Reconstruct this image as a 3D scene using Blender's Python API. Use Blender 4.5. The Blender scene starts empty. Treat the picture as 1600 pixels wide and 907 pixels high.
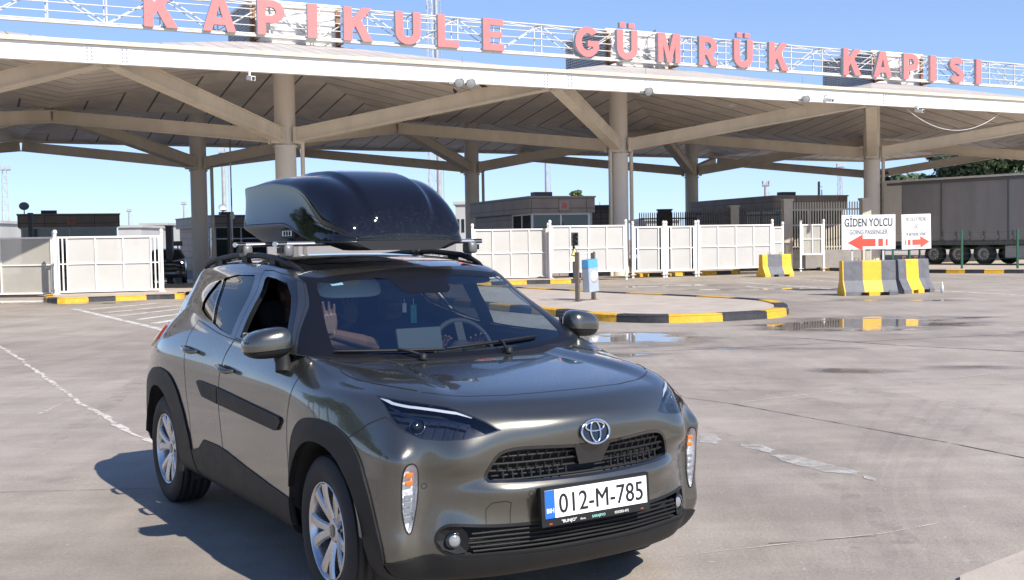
import bpy, bmesh, math, random
import numpy as np
from mathutils import Vector, Matrix
from mathutils.geometry import delaunay_2d_cdt
from mathutils.bvhtree import BVHTree
random.seed(7)
S = bpy.context.scene
C = S.collection
R = math.radians

# ------------------------------------------------------------------ camera
F_PX, CAM_H, PITCH, ROLL = 1794.584, 1.6082, 0.0426, -0.0165
cam = bpy.data.objects.new('camera', bpy.data.cameras.new('camera'))
C.objects.link(cam)
cam.data.sensor_width = 36.0
cam.data.lens = 36.0 * F_PX / 1600.0
cam.data.clip_start = 0.1
cam.data.clip_end = 6000
_fw = Vector((0, math.cos(PITCH), -math.sin(PITCH)))
_rt = Vector((1, 0, 0))
_up = _rt.cross(_fw)
_r2 = _rt * math.cos(ROLL) + _up * math.sin(ROLL)
_u2 = -_rt * math.sin(ROLL) + _up * math.cos(ROLL)
CAMP = Vector((0, 0, CAM_H))
m = Matrix((( _r2.x, _u2.x, -_fw.x, 0), (_r2.y, _u2.y, -_fw.y, 0), (_r2.z, _u2.z, -_fw.z, CAM_H), (0, 0, 0, 1)))
cam.matrix_world = m
S.camera = cam
# ------------------------------------------------------------------ sky, sun, exposure
SUN_DIR = Vector((0.64, -0.768, 0.86)).normalized()     # towards the sun
SUN_EL = math.asin(SUN_DIR.z)
W = bpy.data.worlds.new('World'); S.world = W; W.use_nodes = True
nt = W.node_tree
bg = nt.nodes['Background']
sky = nt.nodes.new('ShaderNodeTexSky')
sky.sky_type = 'NISHITA'; sky.sun_disc = False
sky.sun_elevation = SUN_EL
sky.sun_rotation = math.atan2(SUN_DIR.x, SUN_DIR.y)
sky.altitude = 3000; sky.air_density = 1.0; sky.dust_density = 0.3; sky.ozone_density = 3.0
gm = nt.nodes.new('ShaderNodeGamma'); gm.inputs[1].default_value = .45            # a clear summer haze: a flatter, bluer gradient
tn = nt.nodes.new('ShaderNodeMixRGB'); tn.blend_type = 'MULTIPLY'; tn.inputs[0].default_value = 1.0; tn.inputs[2].default_value = (1.57, 1.90, 2.48, 1)
wc = nt.nodes.new('ShaderNodeTexCoord'); ws_ = nt.nodes.new('ShaderNodeSeparateXYZ'); nt.links.new(wc.outputs['Generated'], ws_.inputs[0])
wr = nt.nodes.new('ShaderNodeValToRGB'); wr.color_ramp.interpolation = 'B_SPLINE'
wr.color_ramp.elements[0].position = .12; wr.color_ramp.elements[0].color = (1, 1, 1, 1); wr.color_ramp.elements[1].position = .75; wr.color_ramp.elements[1].color = (.34, .46, .68, 1)
nt.links.new(ws_.outputs[2], wr.inputs[0])
tz = nt.nodes.new('ShaderNodeMixRGB'); tz.blend_type = 'MULTIPLY'; tz.inputs[0].default_value = 1.0
nt.links.new(sky.outputs[0], gm.inputs[0]); nt.links.new(gm.outputs[0], tn.inputs[1]); nt.links.new(tn.outputs[0], tz.inputs[1]); nt.links.new(wr.outputs[0], tz.inputs[2]); nt.links.new(tz.outputs[0], bg.inputs['Color'])
bg.inputs['Strength'].default_value = 0.145
sl = bpy.data.lights.new('sun', 'SUN'); sl.energy = 5.0; sl.angle = R(0.5); sl.color = (1.0, 0.94, 0.86)
so = bpy.data.objects.new('sun', sl); C.objects.link(so)
so.rotation_euler = SUN_DIR.to_track_quat('Z', 'Y').to_euler()
S.view_settings.view_transform = 'Standard'
S.view_settings.look = 'None'
S.view_settings.exposure = 0.48
S.view_settings.gamma = 1.0
S.view_settings.use_curve_mapping = False
S.cycles.max_bounces = 10
S.cycles.transparent_max_bounces = 16

# ------------------------------------------------------------------ layout helpers (the surveyed pixel -> place on the lot)
def ray(u, v):
    return _fw + _r2 * ((u - 800) / F_PX) + _u2 * ((453.5 - v) / F_PX)
def G(u, v, z=0.0):
    d = ray(u, v); t = (z - CAM_H) / d.z
    return CAMP + d * t
def P(u, v, D):
    d = ray(u, v); return CAMP + d * (D / d.y)

# ------------------------------------------------------------------ materials
MATS = {}
def mat(name, col, rough=0.5, metal=0.0, var=0.0, vscale=6.0, bump=0.0, bscale=40.0, coat=0.0, spec=0.5, dirt=None, obj_space=True, stretch=None):
    if name in MATS: return MATS[name]
    m = bpy.data.materials.new(name); m.use_nodes = True; MATS[name] = m
    n = m.node_tree; b = n.nodes['Principled BSDF']
    c = (col[0], col[1], col[2], 1)
    b.inputs['Base Color'].default_value = c
    b.inputs['Roughness'].default_value = rough
    b.inputs['Metallic'].default_value = metal
    b.inputs['Coat Weight'].default_value = coat
    b.inputs['Coat Roughness'].default_value = 0.03
    b.inputs['Specular IOR Level'].default_value = spec
    if var or bump or dirt:
        tc = n.nodes.new('ShaderNodeTexCoord')
        mp = n.nodes.new('ShaderNodeMapping')
        if stretch: mp.inputs['Scale'].default_value = stretch
        n.links.new(tc.outputs['Object'], mp.inputs[0])
    if var:
        no = n.nodes.new('ShaderNodeTexNoise'); no.inputs['Scale'].default_value = vscale; no.inputs['Detail'].default_value = 7
        no.inputs['Roughness'].default_value = 0.65
        n.links.new(mp.outputs[0], no.inputs[0])
        r = n.nodes.new('ShaderNodeValToRGB')
        r.color_ramp.elements[0].position = 0.3; r.color_ramp.elements[1].position = 0.72
        r.color_ramp.elements[0].color = tuple(x * (1 - var) for x in col) + (1,)
        r.color_ramp.elements[1].color = tuple(min(1, x * (1 + var * .8)) for x in col) + (1,)
        n.links.new(no.outputs['Fac'], r.inputs[0])
        out = r.outputs[0]
        if dirt:
            n2 = n.nodes.new('ShaderNodeTexNoise'); n2.inputs['Scale'].default_value = dirt[1]; n2.inputs['Detail'].default_value = 9; n2.inputs['Roughness'].default_value = .7
            n.links.new(mp.outputs[0], n2.inputs[0])
            r2 = n.nodes.new('ShaderNodeValToRGB'); r2.color_ramp.elements[0].position = dirt[2]; r2.color_ramp.elements[1].position = dirt[2] + .12
            n.links.new(n2.outputs['Fac'], r2.inputs[0])
            mx = n.nodes.new('ShaderNodeMixRGB'); mx.inputs[2].default_value = tuple(dirt[0]) + (1,)
            n.links.new(r2.outputs[0], mx.inputs[0]); n.links.new(out, mx.inputs[1]); out = mx.outputs[0]
        n.links.new(out, b.inputs['Base Color'])
        rr = n.nodes.new('ShaderNodeMapRange'); rr.inputs[3].default_value = max(0, rough - .1); rr.inputs[4].default_value = min(1, rough + .12)
        n.links.new(no.outputs['Fac'], rr.inputs[0]); n.links.new(rr.outputs[0], b.inputs['Roughness'])
    if bump:
        nb = n.nodes.new('ShaderNodeTexNoise'); nb.inputs['Scale'].default_value = bscale; nb.inputs['Detail'].default_value = 5
        n.links.new(mp.outputs[0], nb.inputs[0])
        bp = n.nodes.new('ShaderNodeBump'); bp.inputs['Strength'].default_value = bump; bp.inputs['Distance'].default_value = 0.01
        n.links.new(nb.outputs['Fac'], bp.inputs['Height']); n.links.new(bp.outputs[0], b.inputs['Normal'])
    return m

def worn_mat(name, col, lo, hi, scale, rough=.7, most=1.0):
    """paint, rubber or chalk worn through in patches: what lies below shows between"""
    m = bpy.data.materials.new(name); m.use_nodes = True; n = m.node_tree; L = n.links; b = n.nodes['Principled BSDF']
    b.inputs['Base Color'].default_value = (*col, 1); b.inputs['Roughness'].default_value = rough
    tc = n.nodes.new('ShaderNodeTexCoord'); no = n.nodes.new('ShaderNodeTexNoise'); no.inputs['Scale'].default_value = scale; no.inputs['Detail'].default_value = 9; no.inputs['Roughness'].default_value = .75; L.new(tc.outputs['Object'], no.inputs[0])
    mr = n.nodes.new('ShaderNodeMapRange'); mr.inputs[1].default_value = lo; mr.inputs[2].default_value = hi; mr.inputs[4].default_value = most; L.new(no.outputs['Fac'], mr.inputs[0])
    tr = n.nodes.new('ShaderNodeBsdfTransparent'); mx = n.nodes.new('ShaderNodeMixShader'); L.new(mr.outputs[0], mx.inputs[0]); L.new(tr.outputs[0], mx.inputs[1]); L.new(b.outputs[0], mx.inputs[2]); L.new(mx.outputs[0], n.nodes['Material Output'].inputs[0])
    return m
# ------------------------------------------------------------------ mesh builder
class MB:
    def __init__(s): s.v = []; s.f = []; s.m = []; s.sm = []
    def add(s, vs, fs, mi=0, smooth=False):
        o = len(s.v); s.v += [tuple(v) for v in vs]
        for f in fs: s.f.append(tuple(i + o for i in f)); s.m.append(mi); s.sm.append(smooth)
        return s
    def box(s, c, size, M=None, mi=0, taper=None):
        x, y, z = size[0] / 2, size[1] / 2, size[2] / 2
        t = taper or 1.0
        vs = [(-x, -y, -z), (x, -y, -z), (x, y, -z), (-x, y, -z), (-x * t, -y * t, z), (x * t, -y * t, z), (x * t, y * t, z), (-x * t, y * t, z)]
        if M is not None: vs = [M @ Vector(v) for v in vs]
        c = Vector(c); vs = [Vector(v) + c for v in vs]
        return s.add(vs, [(0, 3, 2, 1), (4, 5, 6, 7), (0, 1, 5, 4), (1, 2, 6, 5), (2, 3, 7, 6), (3, 0, 4, 7)], mi)
    def bar(s, a, b, w, h, up=(0, 0, 1), mi=0):
        a = Vector(a); b = Vector(b); d = (b - a); L = d.length
        if L < 1e-6: return s
        d.normalize(); u = Vector(up)
        if abs(d.dot(u)) > .98: u = Vector((1, 0, 0)) if abs(d.x) < .9 else Vector((0, 1, 0))
        sd = d.cross(u).normalized(); u = sd.cross(d)
        vs = []
        for p in (a, b):
            for (i, j) in ((-1, -1), (1, -1), (1, 1), (-1, 1)): vs.append(p + sd * (i * w / 2) + u * (j * h / 2))
        return s.add(vs, [(0, 1, 2, 3), (7, 6, 5, 4), (0, 4, 5, 1), (1, 5, 6, 2), (2, 6, 7, 3), (3, 7, 4, 0)], mi)
    def tube(s, pts, r, n=10, mi=0, cap=True, smooth=True):
        pts = [Vector(p) for p in pts]; rs = r if isinstance(r, (list, tuple)) else [r] * len(pts)
        rings = []; pu = None
        for i, p in enumerate(pts):
            d = (pts[min(i + 1, len(pts) - 1)] - pts[max(i - 1, 0)]).normalized()
            if pu is None: pu = Vector((0, 0, 1)) if abs(d.z) < .9 else Vector((1, 0, 0))
            sd = d.cross(pu).normalized(); u = sd.cross(d).normalized(); pu = u
            rings.append([p + (sd * math.cos(2 * math.pi * k / n) + u * math.sin(2 * math.pi * k / n)) * rs[i] for k in range(n)])
        vs = [v for rg in rings for v in rg]; fs = []
        for i in range(len(pts) - 1):
            for k in range(n):
                k2 = (k + 1) % n; fs.append((i * n + k, i * n + k2, (i + 1) * n + k2, (i + 1) * n + k))
        s.add(vs, fs, mi, smooth)
        if cap:
            s.add(rings[0], [tuple(range(n))[::-1]], mi); s.add(rings[-1], [tuple(range(n))], mi)
        return s
    def lathe(s, prof, M, n=32, mi=0, smooth=True):   # prof (r, h) about local Z of M
        vs = []; fs = []
        for (r, h) in prof:
            for k in range(n):
                a = 2 * math.pi * k / n; vs.append(M @ Vector((r * math.cos(a), r * math.sin(a), h)))
        for i in range(len(prof) - 1):
            for k in range(n):
                k2 = (k + 1) % n; fs.append((i * n + k, i * n + k2, (i + 1) * n + k2, (i + 1) * n + k))
        return s.add(vs, fs, mi, smooth)
    def prism(s, poly, M, depth, mi=0, mi_side=None):   # poly 2D in local XY of M, extruded along local Z 0..depth
        n = len(poly)
        a = [M @ Vector((x, y, 0)) for x, y in poly]; b = [M @ Vector((x, y, depth)) for x, y in poly]
        ms = mi if mi_side is None else mi_side
        s.add(b, [tuple(range(n))], mi); s.add(a, [tuple(range(n))[::-1]], mi)
        s.add(a + b, [(i, (i + 1) % n, n + (i + 1) % n, n + i) for i in range(n)], ms)
        return s
    def build(s, name, mats, parent=None, bevel=0, autosmooth=None):
        me = bpy.data.meshes.new(name); me.from_pydata(s.v, [], s.f)
        if not isinstance(mats, (list, tuple)): mats = [mats]
        for m_ in mats: me.materials.append(m_)
        me.polygons.foreach_set('material_index', s.m); me.polygons.foreach_set('use_smooth', s.sm)
        me.update()
        o = bpy.data.objects.new(name, me); C.objects.link(o)
        if parent is not None: o.parent = parent
        if bevel:
            bv = o.modifiers.new('bevel', 'BEVEL'); bv.width = bevel; bv.segments = 2; bv.limit_method = 'ANGLE'; bv.angle_limit = R(35)
        return o

def tag(o, label=None, cat=None, group=None, kind=None):
    if label: o['label'] = label
    if cat: o['category'] = cat
    if group: o['group'] = group
    if kind: o['kind'] = kind
    return o
def empty(name, loc=(0, 0, 0), rz=0.0, **k):
    o = bpy.data.objects.new(name, None); C.objects.link(o); o.location = loc; o.rotation_euler = (0, 0, rz)
    o.empty_display_size = .2
    return tag(o, **k)
def struct(mb, name, mats):
    o = mb.build(name, mats); o['kind'] = 'structure'; return o
def copy_thing(root):
    r = root.copy(); C.objects.link(r)
    for ch in list(root.children):
        c = ch.copy(); C.objects.link(c); c.parent = r
        for g in list(ch.children):
            d = g.copy(); C.objects.link(d); d.parent = c
    return r
def text_mb(mb, txt, M, h, mi=0, xs=1.0, depth=0.0, bold=0.0, mi_side=None, align='CENTER', spacing=1.0):
    """solid lettering (cap height h) into builder mb; M: local XY = reading plane, +Z out of it"""
    cu = bpy.data.curves.new('lettering', 'FONT'); cu.body = txt; cu.align_x = align; cu.size = 1.0
    cu.offset = bold; cu.resolution_u = 4; cu.space_character = spacing
    ob = bpy.data.objects.new('lettering', cu); C.objects.link(ob)
    dg = bpy.context.evaluated_depsgraph_get(); me = ob.evaluated_get(dg).to_mesh()
    k = h / 0.729
    base = [Vector((v.co.x * k * xs, v.co.y * k, 0)) for v in me.vertices]
    fs = [tuple(p.vertices) for p in me.polygons]
    mb.add([M @ Vector((v.x, v.y, depth)) for v in base], fs, mi)
    if depth > 0:
        cnt = {}
        for f in fs:
            for i in range(len(f)):
                e = (f[i], f[(i + 1) % len(f)]); cnt[e] = 1
        eds = [e for e in cnt if (e[1], e[0]) not in cnt]
        vs = []; qs = []
        for (a, b) in eds:
            o = len(vs); vs += [M @ Vector((base[a].x, base[a].y, 0)), M @ Vector((base[b].x, base[b].y, 0)), M @ Vector((base[b].x, base[b].y, depth)), M @ Vector((base[a].x, base[a].y, depth))]
            qs.append((o, o + 1, o + 2, o + 3))
        mb.add(vs, qs, mi if mi_side is None else mi_side)
    ob.evaluated_get(dg).to_mesh_clear()
    bpy.data.objects.remove(ob); bpy.data.curves.remove(cu)
    return mb
def outline_mb(mb, splines, mi, mi_side, depth, tf):
    """flat letter from closed outlines (holes allowed), given a thickness; tf maps (x, y, d) to a point"""
    cu = bpy.data.curves.new('letter_outline', 'CURVE'); cu.dimensions = '2D'; cu.fill_mode = 'FRONT'
    for sp in splines:
        s_ = cu.splines.new('POLY'); s_.points.add(len(sp) - 1); s_.use_cyclic_u = True
        for p, (x, y) in zip(s_.points, sp): p.co = (x, y, 0, 1)
    ob = bpy.data.objects.new('letter_outline', cu); C.objects.link(ob); dg = bpy.context.evaluated_depsgraph_get(); me = ob.evaluated_get(dg).to_mesh()
    base = [(v.co.x, v.co.y) for v in me.vertices]; fs = [tuple(p.vertices) for p in me.polygons]
    mb.add([tf(x, y, depth) for x, y in base], fs, mi)
    for sp in splines:
        n = len(sp); vs = [tf(x, y, 0) for x, y in sp] + [tf(x, y, depth) for x, y in sp]
        mb.add(vs, [(i, (i + 1) % n, n + (i + 1) % n, n + i) for i in range(n)], mi_side)
    ob.evaluated_get(dg).to_mesh_clear(); bpy.data.objects.remove(ob); bpy.data.curves.remove(cu)
    return mb
def block_letters():
    s = .25
    def arc(cx, cy, rx, ry, a0, a1, n=14): return [(cx + rx * math.cos(R(a0 + (a1 - a0) * k / n)), cy + ry * math.sin(R(a0 + (a1 - a0) * k / n))) for k in range(n + 1)]
    L = {}
    L['K'] = [[(0, 0), (s, 0), (s, .30), (.36, .44), (.60, 0), (.91, 0), (.54, .62), (.88, 1), (.57, 1), (s, .63), (s, 1), (0, 1)]]
    L['A'] = [[(0, 0), (.26, 0), (.325, .19), (.675, .19), (.74, 0), (1, 0), (.65, 1), (.35, 1)], [(.395, .39), (.5, .72), (.605, .39)]]
    L['P'] = [[(0, 0), (s, 0), (s, .35)] + arc(.45, .675, .38, .325, -90, 90) + [(0, 1)], [(s, .55)] + arc(.43, .675, .145, .125, -90, 90)[::1] + [(s, .80)]]
    L['R'] = [[(0, 0), (s, 0), (s, .35), (.36, .35), (.59, 0), (.90, 0), (.62, .41)] + arc(.45, .69, .38, .31, -58, 90) + [(0, 1)], [(s, .56)] + arc(.43, .685, .145, .12, -90, 90) + [(s, .805)]]
    L['I'] = [[(0, 0), (.26, 0), (.26, 1), (0, 1)]]
    u = [(0, 1)] + arc(.42, .37, .42, .37, 180, 360) + [(.84, 1), (.84 - s, 1)] + arc(.42, .385, .42 - s, .17, 0, -180) + [(s, 1)]
    L['U'] = [u]; L['Ü'] = [u, [(.12, 1.07), (.36, 1.07), (.36, 1.24), (.12, 1.24)], [(.48, 1.07), (.72, 1.07), (.72, 1.24), (.48, 1.24)]]
    L['L'] = [[(0, 0), (.74, 0), (.74, .21), (s, .21), (s, 1), (0, 1)]]
    L['E'] = [[(0, 0), (.77, 0), (.77, .20), (s, .20), (s, .405), (.70, .405), (.70, .595), (s, .595), (s, .80), (.75, .80), (.75, 1), (0, 1)]]
    L['G'] = [arc(.48, .5, .48, .5, 40, 322, 26) + [(.93, .26), (.93, .54), (.49, .54), (.49, .35), (.69, .35), (.69, .275)] + arc(.48, .5, .235, .29, 308, 48, 20)]
    L['M'] = [[(0, 0), (.22, 0), (.22, .60), (.41, 0), (.59, 0), (.78, .60), (.78, 0), (1, 0), (1, 1), (.69, 1), (.5, .36), (.31, 1), (0, 1)]]
    sp = [(x, y) for x, y in arc(.41, .715, .275, .165, 25, 250, 16)] + [(.44, .51)] + arc(.41, .29, .285, .175, 70, -155, 16)
    lf = []; rt = []; t = .122
    for i in range(len(sp)):
        a = sp[max(i - 1, 0)]; b = sp[min(i + 1, len(sp) - 1)]; d = Vector((b[0] - a[0], b[1] - a[1])).normalized(); lf.append((sp[i][0] - d.y * t, sp[i][1] + d.x * t)); rt.append((sp[i][0] + d.y * t, sp[i][1] - d.x * t))
    L['S'] = [lf + rt[::-1]]
    return L
def frame(o, x, y):   # matrix from origin and two axes
    x = Vector(x).normalized(); z = x.cross(Vector(y)).normalized(); y = z.cross(x)
    return Matrix(((x.x, y.x, z.x, o[0]), (x.y, y.y, z.y, o[1]), (x.z, y.z, z.z, o[2]), (0, 0, 0, 1)))
Rz = lambda a: Matrix.Rotation(a, 4, 'Z')
# ================================================================== SETTING
def ground_material():
    m = bpy.data.materials.new('concrete_apron'); m.use_nodes = True
    n = m.node_tree; L = n.links; b = n.nodes['Principled BSDF']
    tc = n.nodes.new('ShaderNodeTexCoord')
    def noise(scale, detail=6, rough=.6, stretch=None, rot=0):
        mp = n.nodes.new('ShaderNodeMapping')
        if stretch: mp.inputs['Scale'].default_value = stretch
        mp.inputs['Rotation'].default_value = (0, 0, rot)
        L.new(tc.outputs['Object'], mp.inputs[0])
        t = n.nodes.new('ShaderNodeTexNoise'); t.inputs['Scale'].default_value = scale; t.inputs['Detail'].default_value = detail; t.inputs['Roughness'].default_value = rough
        L.new(mp.outputs[0], t.inputs[0]); return t.outputs['Fac']
    def ramp(x, p0, c0, p1, c1):
        r = n.nodes.new('ShaderNodeValToRGB'); e = r.color_ramp.elements
        e[0].position = p0; e[0].color = (*c0, 1); e[1].position = p1; e[1].color = (*c1, 1)
        L.new(x, r.inputs[0]); return r.outputs[0]
    def mix(f, a, c, mode='MIX'):
        x = n.nodes.new('ShaderNodeMixRGB'); x.blend_type = mode
        if isinstance(f, float): x.inputs[0].default_value = f
        else: L.new(f, x.inputs[0])
        for i, q in ((1, a), (2, c)):
            if isinstance(q, tuple): x.inputs[i].default_value = (*q, 1)
            else: L.new(q, x.inputs[i])
        return x.outputs[0]
    def mth(op, a, b_):
        x = n.nodes.new('ShaderNodeMath'); x.operation = op; x.use_clamp = False
        for i, q in ((0, a), (1, b_)):
            if isinstance(q, (int, float)): x.inputs[i].default_value = q
            else: L.new(q, x.inputs[i])
        return x.outputs[0]
    big = noise(.10, 5, .55)
    col = ramp(big, .32, (.350, .305, .254), .70, (.435, .384, .322))
    mid = noise(.9, 8, .65)
    col = mix(.55, col, ramp(mid, .3, (.72, .71, .71), .72, (1.12, 1.12, 1.12)), 'MULTIPLY')
    # long dragged streaks of grime along the lanes
    st = noise(.5, 6, .6, (1.0, 9.0, 1.0), R(-14))
    col = mix(.30, col, ramp(st, .35, (.74, .73, .72), .62, (1.06, 1.06, 1.06)), 'MULTIPLY')
    st2 = noise(.35, 5, .6, (8.0, .8, 1.0), R(24))
    col = mix(.28, col, ramp(st2, .38, (.72, .71, .7), .58, (1.03, 1.03, 1.03)), 'MULTIPLY')
    gr = noise(150, 3, .8)
    col = mix(.75, col, ramp(gr, .3, (.66, .66, .66), .7, (1.36, 1.36, 1.36)), 'MULTIPLY')
    pt = noise(.28, 7, .7)
    col = mix(.8, col, ramp(pt, .40, (.76, .74, .72), .58, (1.05, 1.05, 1.05)), 'MULTIPLY')
    oil = noise(1.1, 4, .55, None, .7)
    col = mix(ramp(oil, .66, (0, 0, 0), .78, (.38, .38, .38)), col, (.12, .11, .10))
    chips = noise(19, 2, .4)
    col = mix(ramp(chips, .735, (0, 0, 0), .755, (.55, .55, .55)), col, (.55, .52, .48))
    fine = noise(42, 4, .7)
    col = mix(.5, col, ramp(fine, .3, (.75, .75, .75), .7, (1.2, 1.2, 1.2)), 'MULTIPLY')
    spots = noise(3.2, 3, .5)
    col = mix(ramp(spots, .69, (0, 0, 0), .76, (.45, .45, .45)), col, (.13, .12, .115))
    # standing water: a list of soft ellipses broken up by noise
    sep = n.nodes.new('ShaderNodeSeparateXYZ'); L.new(tc.outputs['Object'], sep.inputs[0])
    wn = noise(.55, 6, .6, (1, 1.8, 1)); 
    wet = None
    for (cx, cy, ax, ay, rot, amp) in PUDDLES:
        c_, s_ = math.cos(rot), math.sin(rot)
        dx = mth('SUBTRACT', sep.outputs[0], cx); dy = mth('SUBTRACT', sep.outputs[1], cy)
        a = mth('DIVIDE', mth('ADD', mth('MULTIPLY', dx, c_), mth('MULTIPLY', dy, s_)), ax)
        d = mth('DIVIDE', mth('SUBTRACT', mth('MULTIPLY', dy, c_), mth('MULTIPLY', dx, s_)), ay)
        q = mth('SUBTRACT', amp, mth('ADD', mth('MULTIPLY', a, a), mth('MULTIPLY', d, d)))
        wet = q if wet is None else mth('MAXIMUM', wet, q)
    w = mth('ADD', wet, mth('MULTIPLY', mth('SUBTRACT', wn, .5), 3.4))
    damp = ramp(w, .0, (0, 0, 0), .5, (1, 1, 1))
    pud = ramp(w, .40, (0, 0, 0), .62, (1, 1, 1))
    col = mix(damp, col, mix(1.0, col, (.62, .60, .58), 'MULTIPLY'))
    L.new(col, b.inputs['Base Color'])
    rg = ramp(mid, .3, (.62, .62, .62), .7, (.85, .85, .85))
    rg = mix(damp, rg, (.38, .38, .38)); rg = mix(pud, rg, (.035, .035, .035))
    L.new(rg, b.inputs['Roughness'])
    b.inputs['Specular IOR Level'].default_value = .5
    bp = n.nodes.new('ShaderNodeBump'); bp.inputs['Distance'].default_value = .012
    inv = mix(pud, (.45, .45, .45), (.0, .0, .0)); L.new(inv, bp.inputs['Strength'])
    L.new(fine, bp.inputs['Height']); L.new(bp.outputs[0], b.inputs['Normal'])
    return m
def pud(u, v, ax, ay, rot, amp=1.0):
    g = G(u, v); return (g.x, g.y, ax, ay, rot, amp)
PUDDLES = [pud(985, 530, 1.5, 1.6, .5, 1.0), pud(1120, 545, 1.0, 1.0, 0, .5), pud(1345, 506, 2.2, 1.8, .3, 1.1), pud(1500, 497, 2.2, .9, .2, .4),
           pud(1040, 447, 3.6, 2.0, .2, .5), pud(1340, 580, .9, .35, -.3, .8), pud(1530, 575, 1.2, .4, .0, .6), pud(30, 472, 2.5, 1.5, 0, .9),
           pud(110, 475, 2.0, .8, 0, .7), pud(880, 462, 2.0, 1.2, 0, .4), pud(1180, 452, 3, 1.0, 0, .5), pud(1420, 470, 1.6, .7, 0, .7), pud(290, 440, 3, 4, 0, 1.0),
           pud(1000, 595, 1.8, .12, -.25, .15), pud(1130, 610, 2.2, .16, -.3, .15), pud(1300, 545, 3.0, .5, -.1, .1), pud(1450, 600, 2.5, .2, -.25, .0), pud(1200, 530, 2.5, .8, 0, .15), pud(960, 555, 1.2, .5, 0, .5), pud(1560, 520, 3, 1.2, 0, .25), pud(1050, 470, 5, 1.5, 0, .35), pud(1250, 470, 6, 1.4, .1, .2)]
g = MB(); g.add([(-900, -300, 0), (900, -300, 0), (900, 2500, 0), (-900, 2500, 0)], [(0, 1, 2, 3)])
struct(g, 'ground', ground_material())

M_yel = mat('yellow_kerb_paint', (.72, .40, .025), .55, var=.22, vscale=9, bump=.2, bscale=60, dirt=((.16, .13, .09), 14, .60))
M_blk = mat('black_kerb_paint', (.035, .036, .04), .55, var=.4, vscale=9, bump=.2, bscale=60, dirt=((.25, .23, .2), 16, .63))
M_conc = mat('pavement_concrete', (.47, .40, .33), .8, var=.18, vscale=1.6, bump=.25, bscale=50, dirt=((.2, .18, .16), 3, .62))
M_white = mat('white_paint', (.78, .77, .74), .45, var=.06, vscale=3)
M_gatew = mat('gate_white_metal', (.80, .79, .76), .42, var=.07, vscale=5, dirt=((.42, .34, .25), 9, .70))
M_line = worn_mat('worn_road_paint', (.66, .63, .58), .36, .50, 3.0)
M_liney = mat('worn_yellow_paint', (.62, .42, .12), .65, var=.25, vscale=7, dirt=((.3, .28, .24), 6, .5))
M_cream = mat('cream_steel', (.72, .645, .53), .5, var=.12, vscale=1.1, bump=.1, bscale=12, dirt=((.26, .2, .15), 2.2, .66), stretch=(1, 1, .35))
M_fascia = mat('white_fascia', (.82, .81, .78), .45, var=.05, vscale=.9, dirt=((.55, .47, .38), 4, .74), stretch=(1, 1, .4))
M_dkmet = mat('dark_metal', (.06, .062, .066), .45, metal=.3, var=.2, vscale=8)
M_grmet = mat('grey_metal', (.32, .33, .34), .42, metal=.6, var=.15, vscale=6)
M_rust = mat('rusty_steel', (.30, .17, .10), .75, var=.4, vscale=8)

def painted_kerb(name, line, h=.15, w=.25, block=1.0, inward=1, start=0, close=False):
    """kerb stones along a ground line, alternating black and yellow blocks; outer face on the line"""
    pts = [Vector((p[0], p[1], 0)) for p in line]
    # resample by block length
    dense = []
    for a, b_ in zip(pts[:-1], pts[1:]):
        k = max(1, int((b_ - a).length / .12))
        dense += [a.lerp(b_, i / k) for i in range(k)]
    dense.append(pts[-1])
    mb = MB(); acc = 0; idx = start
    for i in range(len(dense) - 1):
        a, b_ = dense[i], dense[i + 1]
        d = (b_ - a).normalized(); nrm = Vector((-d.y, d.x, 0)) * inward
        da = (dense[i] - dense[max(i - 1, 0)]); 
        d0 = (dense[i + 1] - dense[max(i - 1, 0)]).normalized(); d1 = (dense[min(i + 2, len(dense) - 1)] - dense[i]).normalized()
        n0 = Vector((-d0.y, d0.x, 0)) * inward; n1 = Vector((-d1.y, d1.x, 0)) * inward
        mi = idx % 2
        z = Vector((0, 0, h)); b4 = .025
        vs = [a, b_, b_ + z * .86 + n1 * .01, a + z * .86 + n0 * .01, b_ + z + n1 * .045, a + z + n0 * .045, b_ + z + n1 * w, a + z + n0 * w, b_ + n1 * w, a + n0 * w]
        fs = [(0, 1, 2, 3), (3, 2, 4, 5), (5, 4, 6, 7), (7, 6, 8, 9)]
        if inward < 0: fs = [f[::-1] for f in fs]
        mb.add(vs, fs, mi)
        if i == 0: mb.add([vs[0], vs[3], vs[5], vs[7], vs[9]], [(0, 1, 2, 3, 4)], mi)
        if i == len(dense) - 2: mb.add([vs[1], vs[2], vs[4], vs[6], vs[8]], [(4, 3, 2, 1, 0)], mi)
        acc += (b_ - a).length
        if acc >= block: acc = 0; idx += 1
    return struct(mb, name, [M_blk, M_yel])
def smooth_line(pts, k=8):
    out = []
    pts = [Vector(p) for p in pts]
    for i in range(len(pts) - 1):
        p0, p1, p2, p3 = pts[max(i - 1, 0)], pts[i], pts[i + 1], pts[min(i + 2, len(pts) - 1)]
        for j in range(k):
            t = j / k
            out.append(.5 * ((2 * p1) + (p2 - p0) * t + (2 * p0 - 5 * p1 + 4 * p2 - p3) * t * t + (3 * p1 - p0 - 3 * p2 + p3) * t ** 3))
    out.append(pts[-1]); return out
def slab(name, poly, z, m_, zb=0.0, sides=False):
    mb = MB(); n = len(poly)
    t = [(p[0], p[1], z) for p in poly]; b_ = [(p[0], p[1], zb) for p in poly]
    mb.add(t, [tuple(range(n))])
    if sides: mb.add(b_ + t, [(i, (i + 1) % n, n + (i + 1) % n, n + i) for i in range(n)])
    return struct(mb, name, m_)

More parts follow.
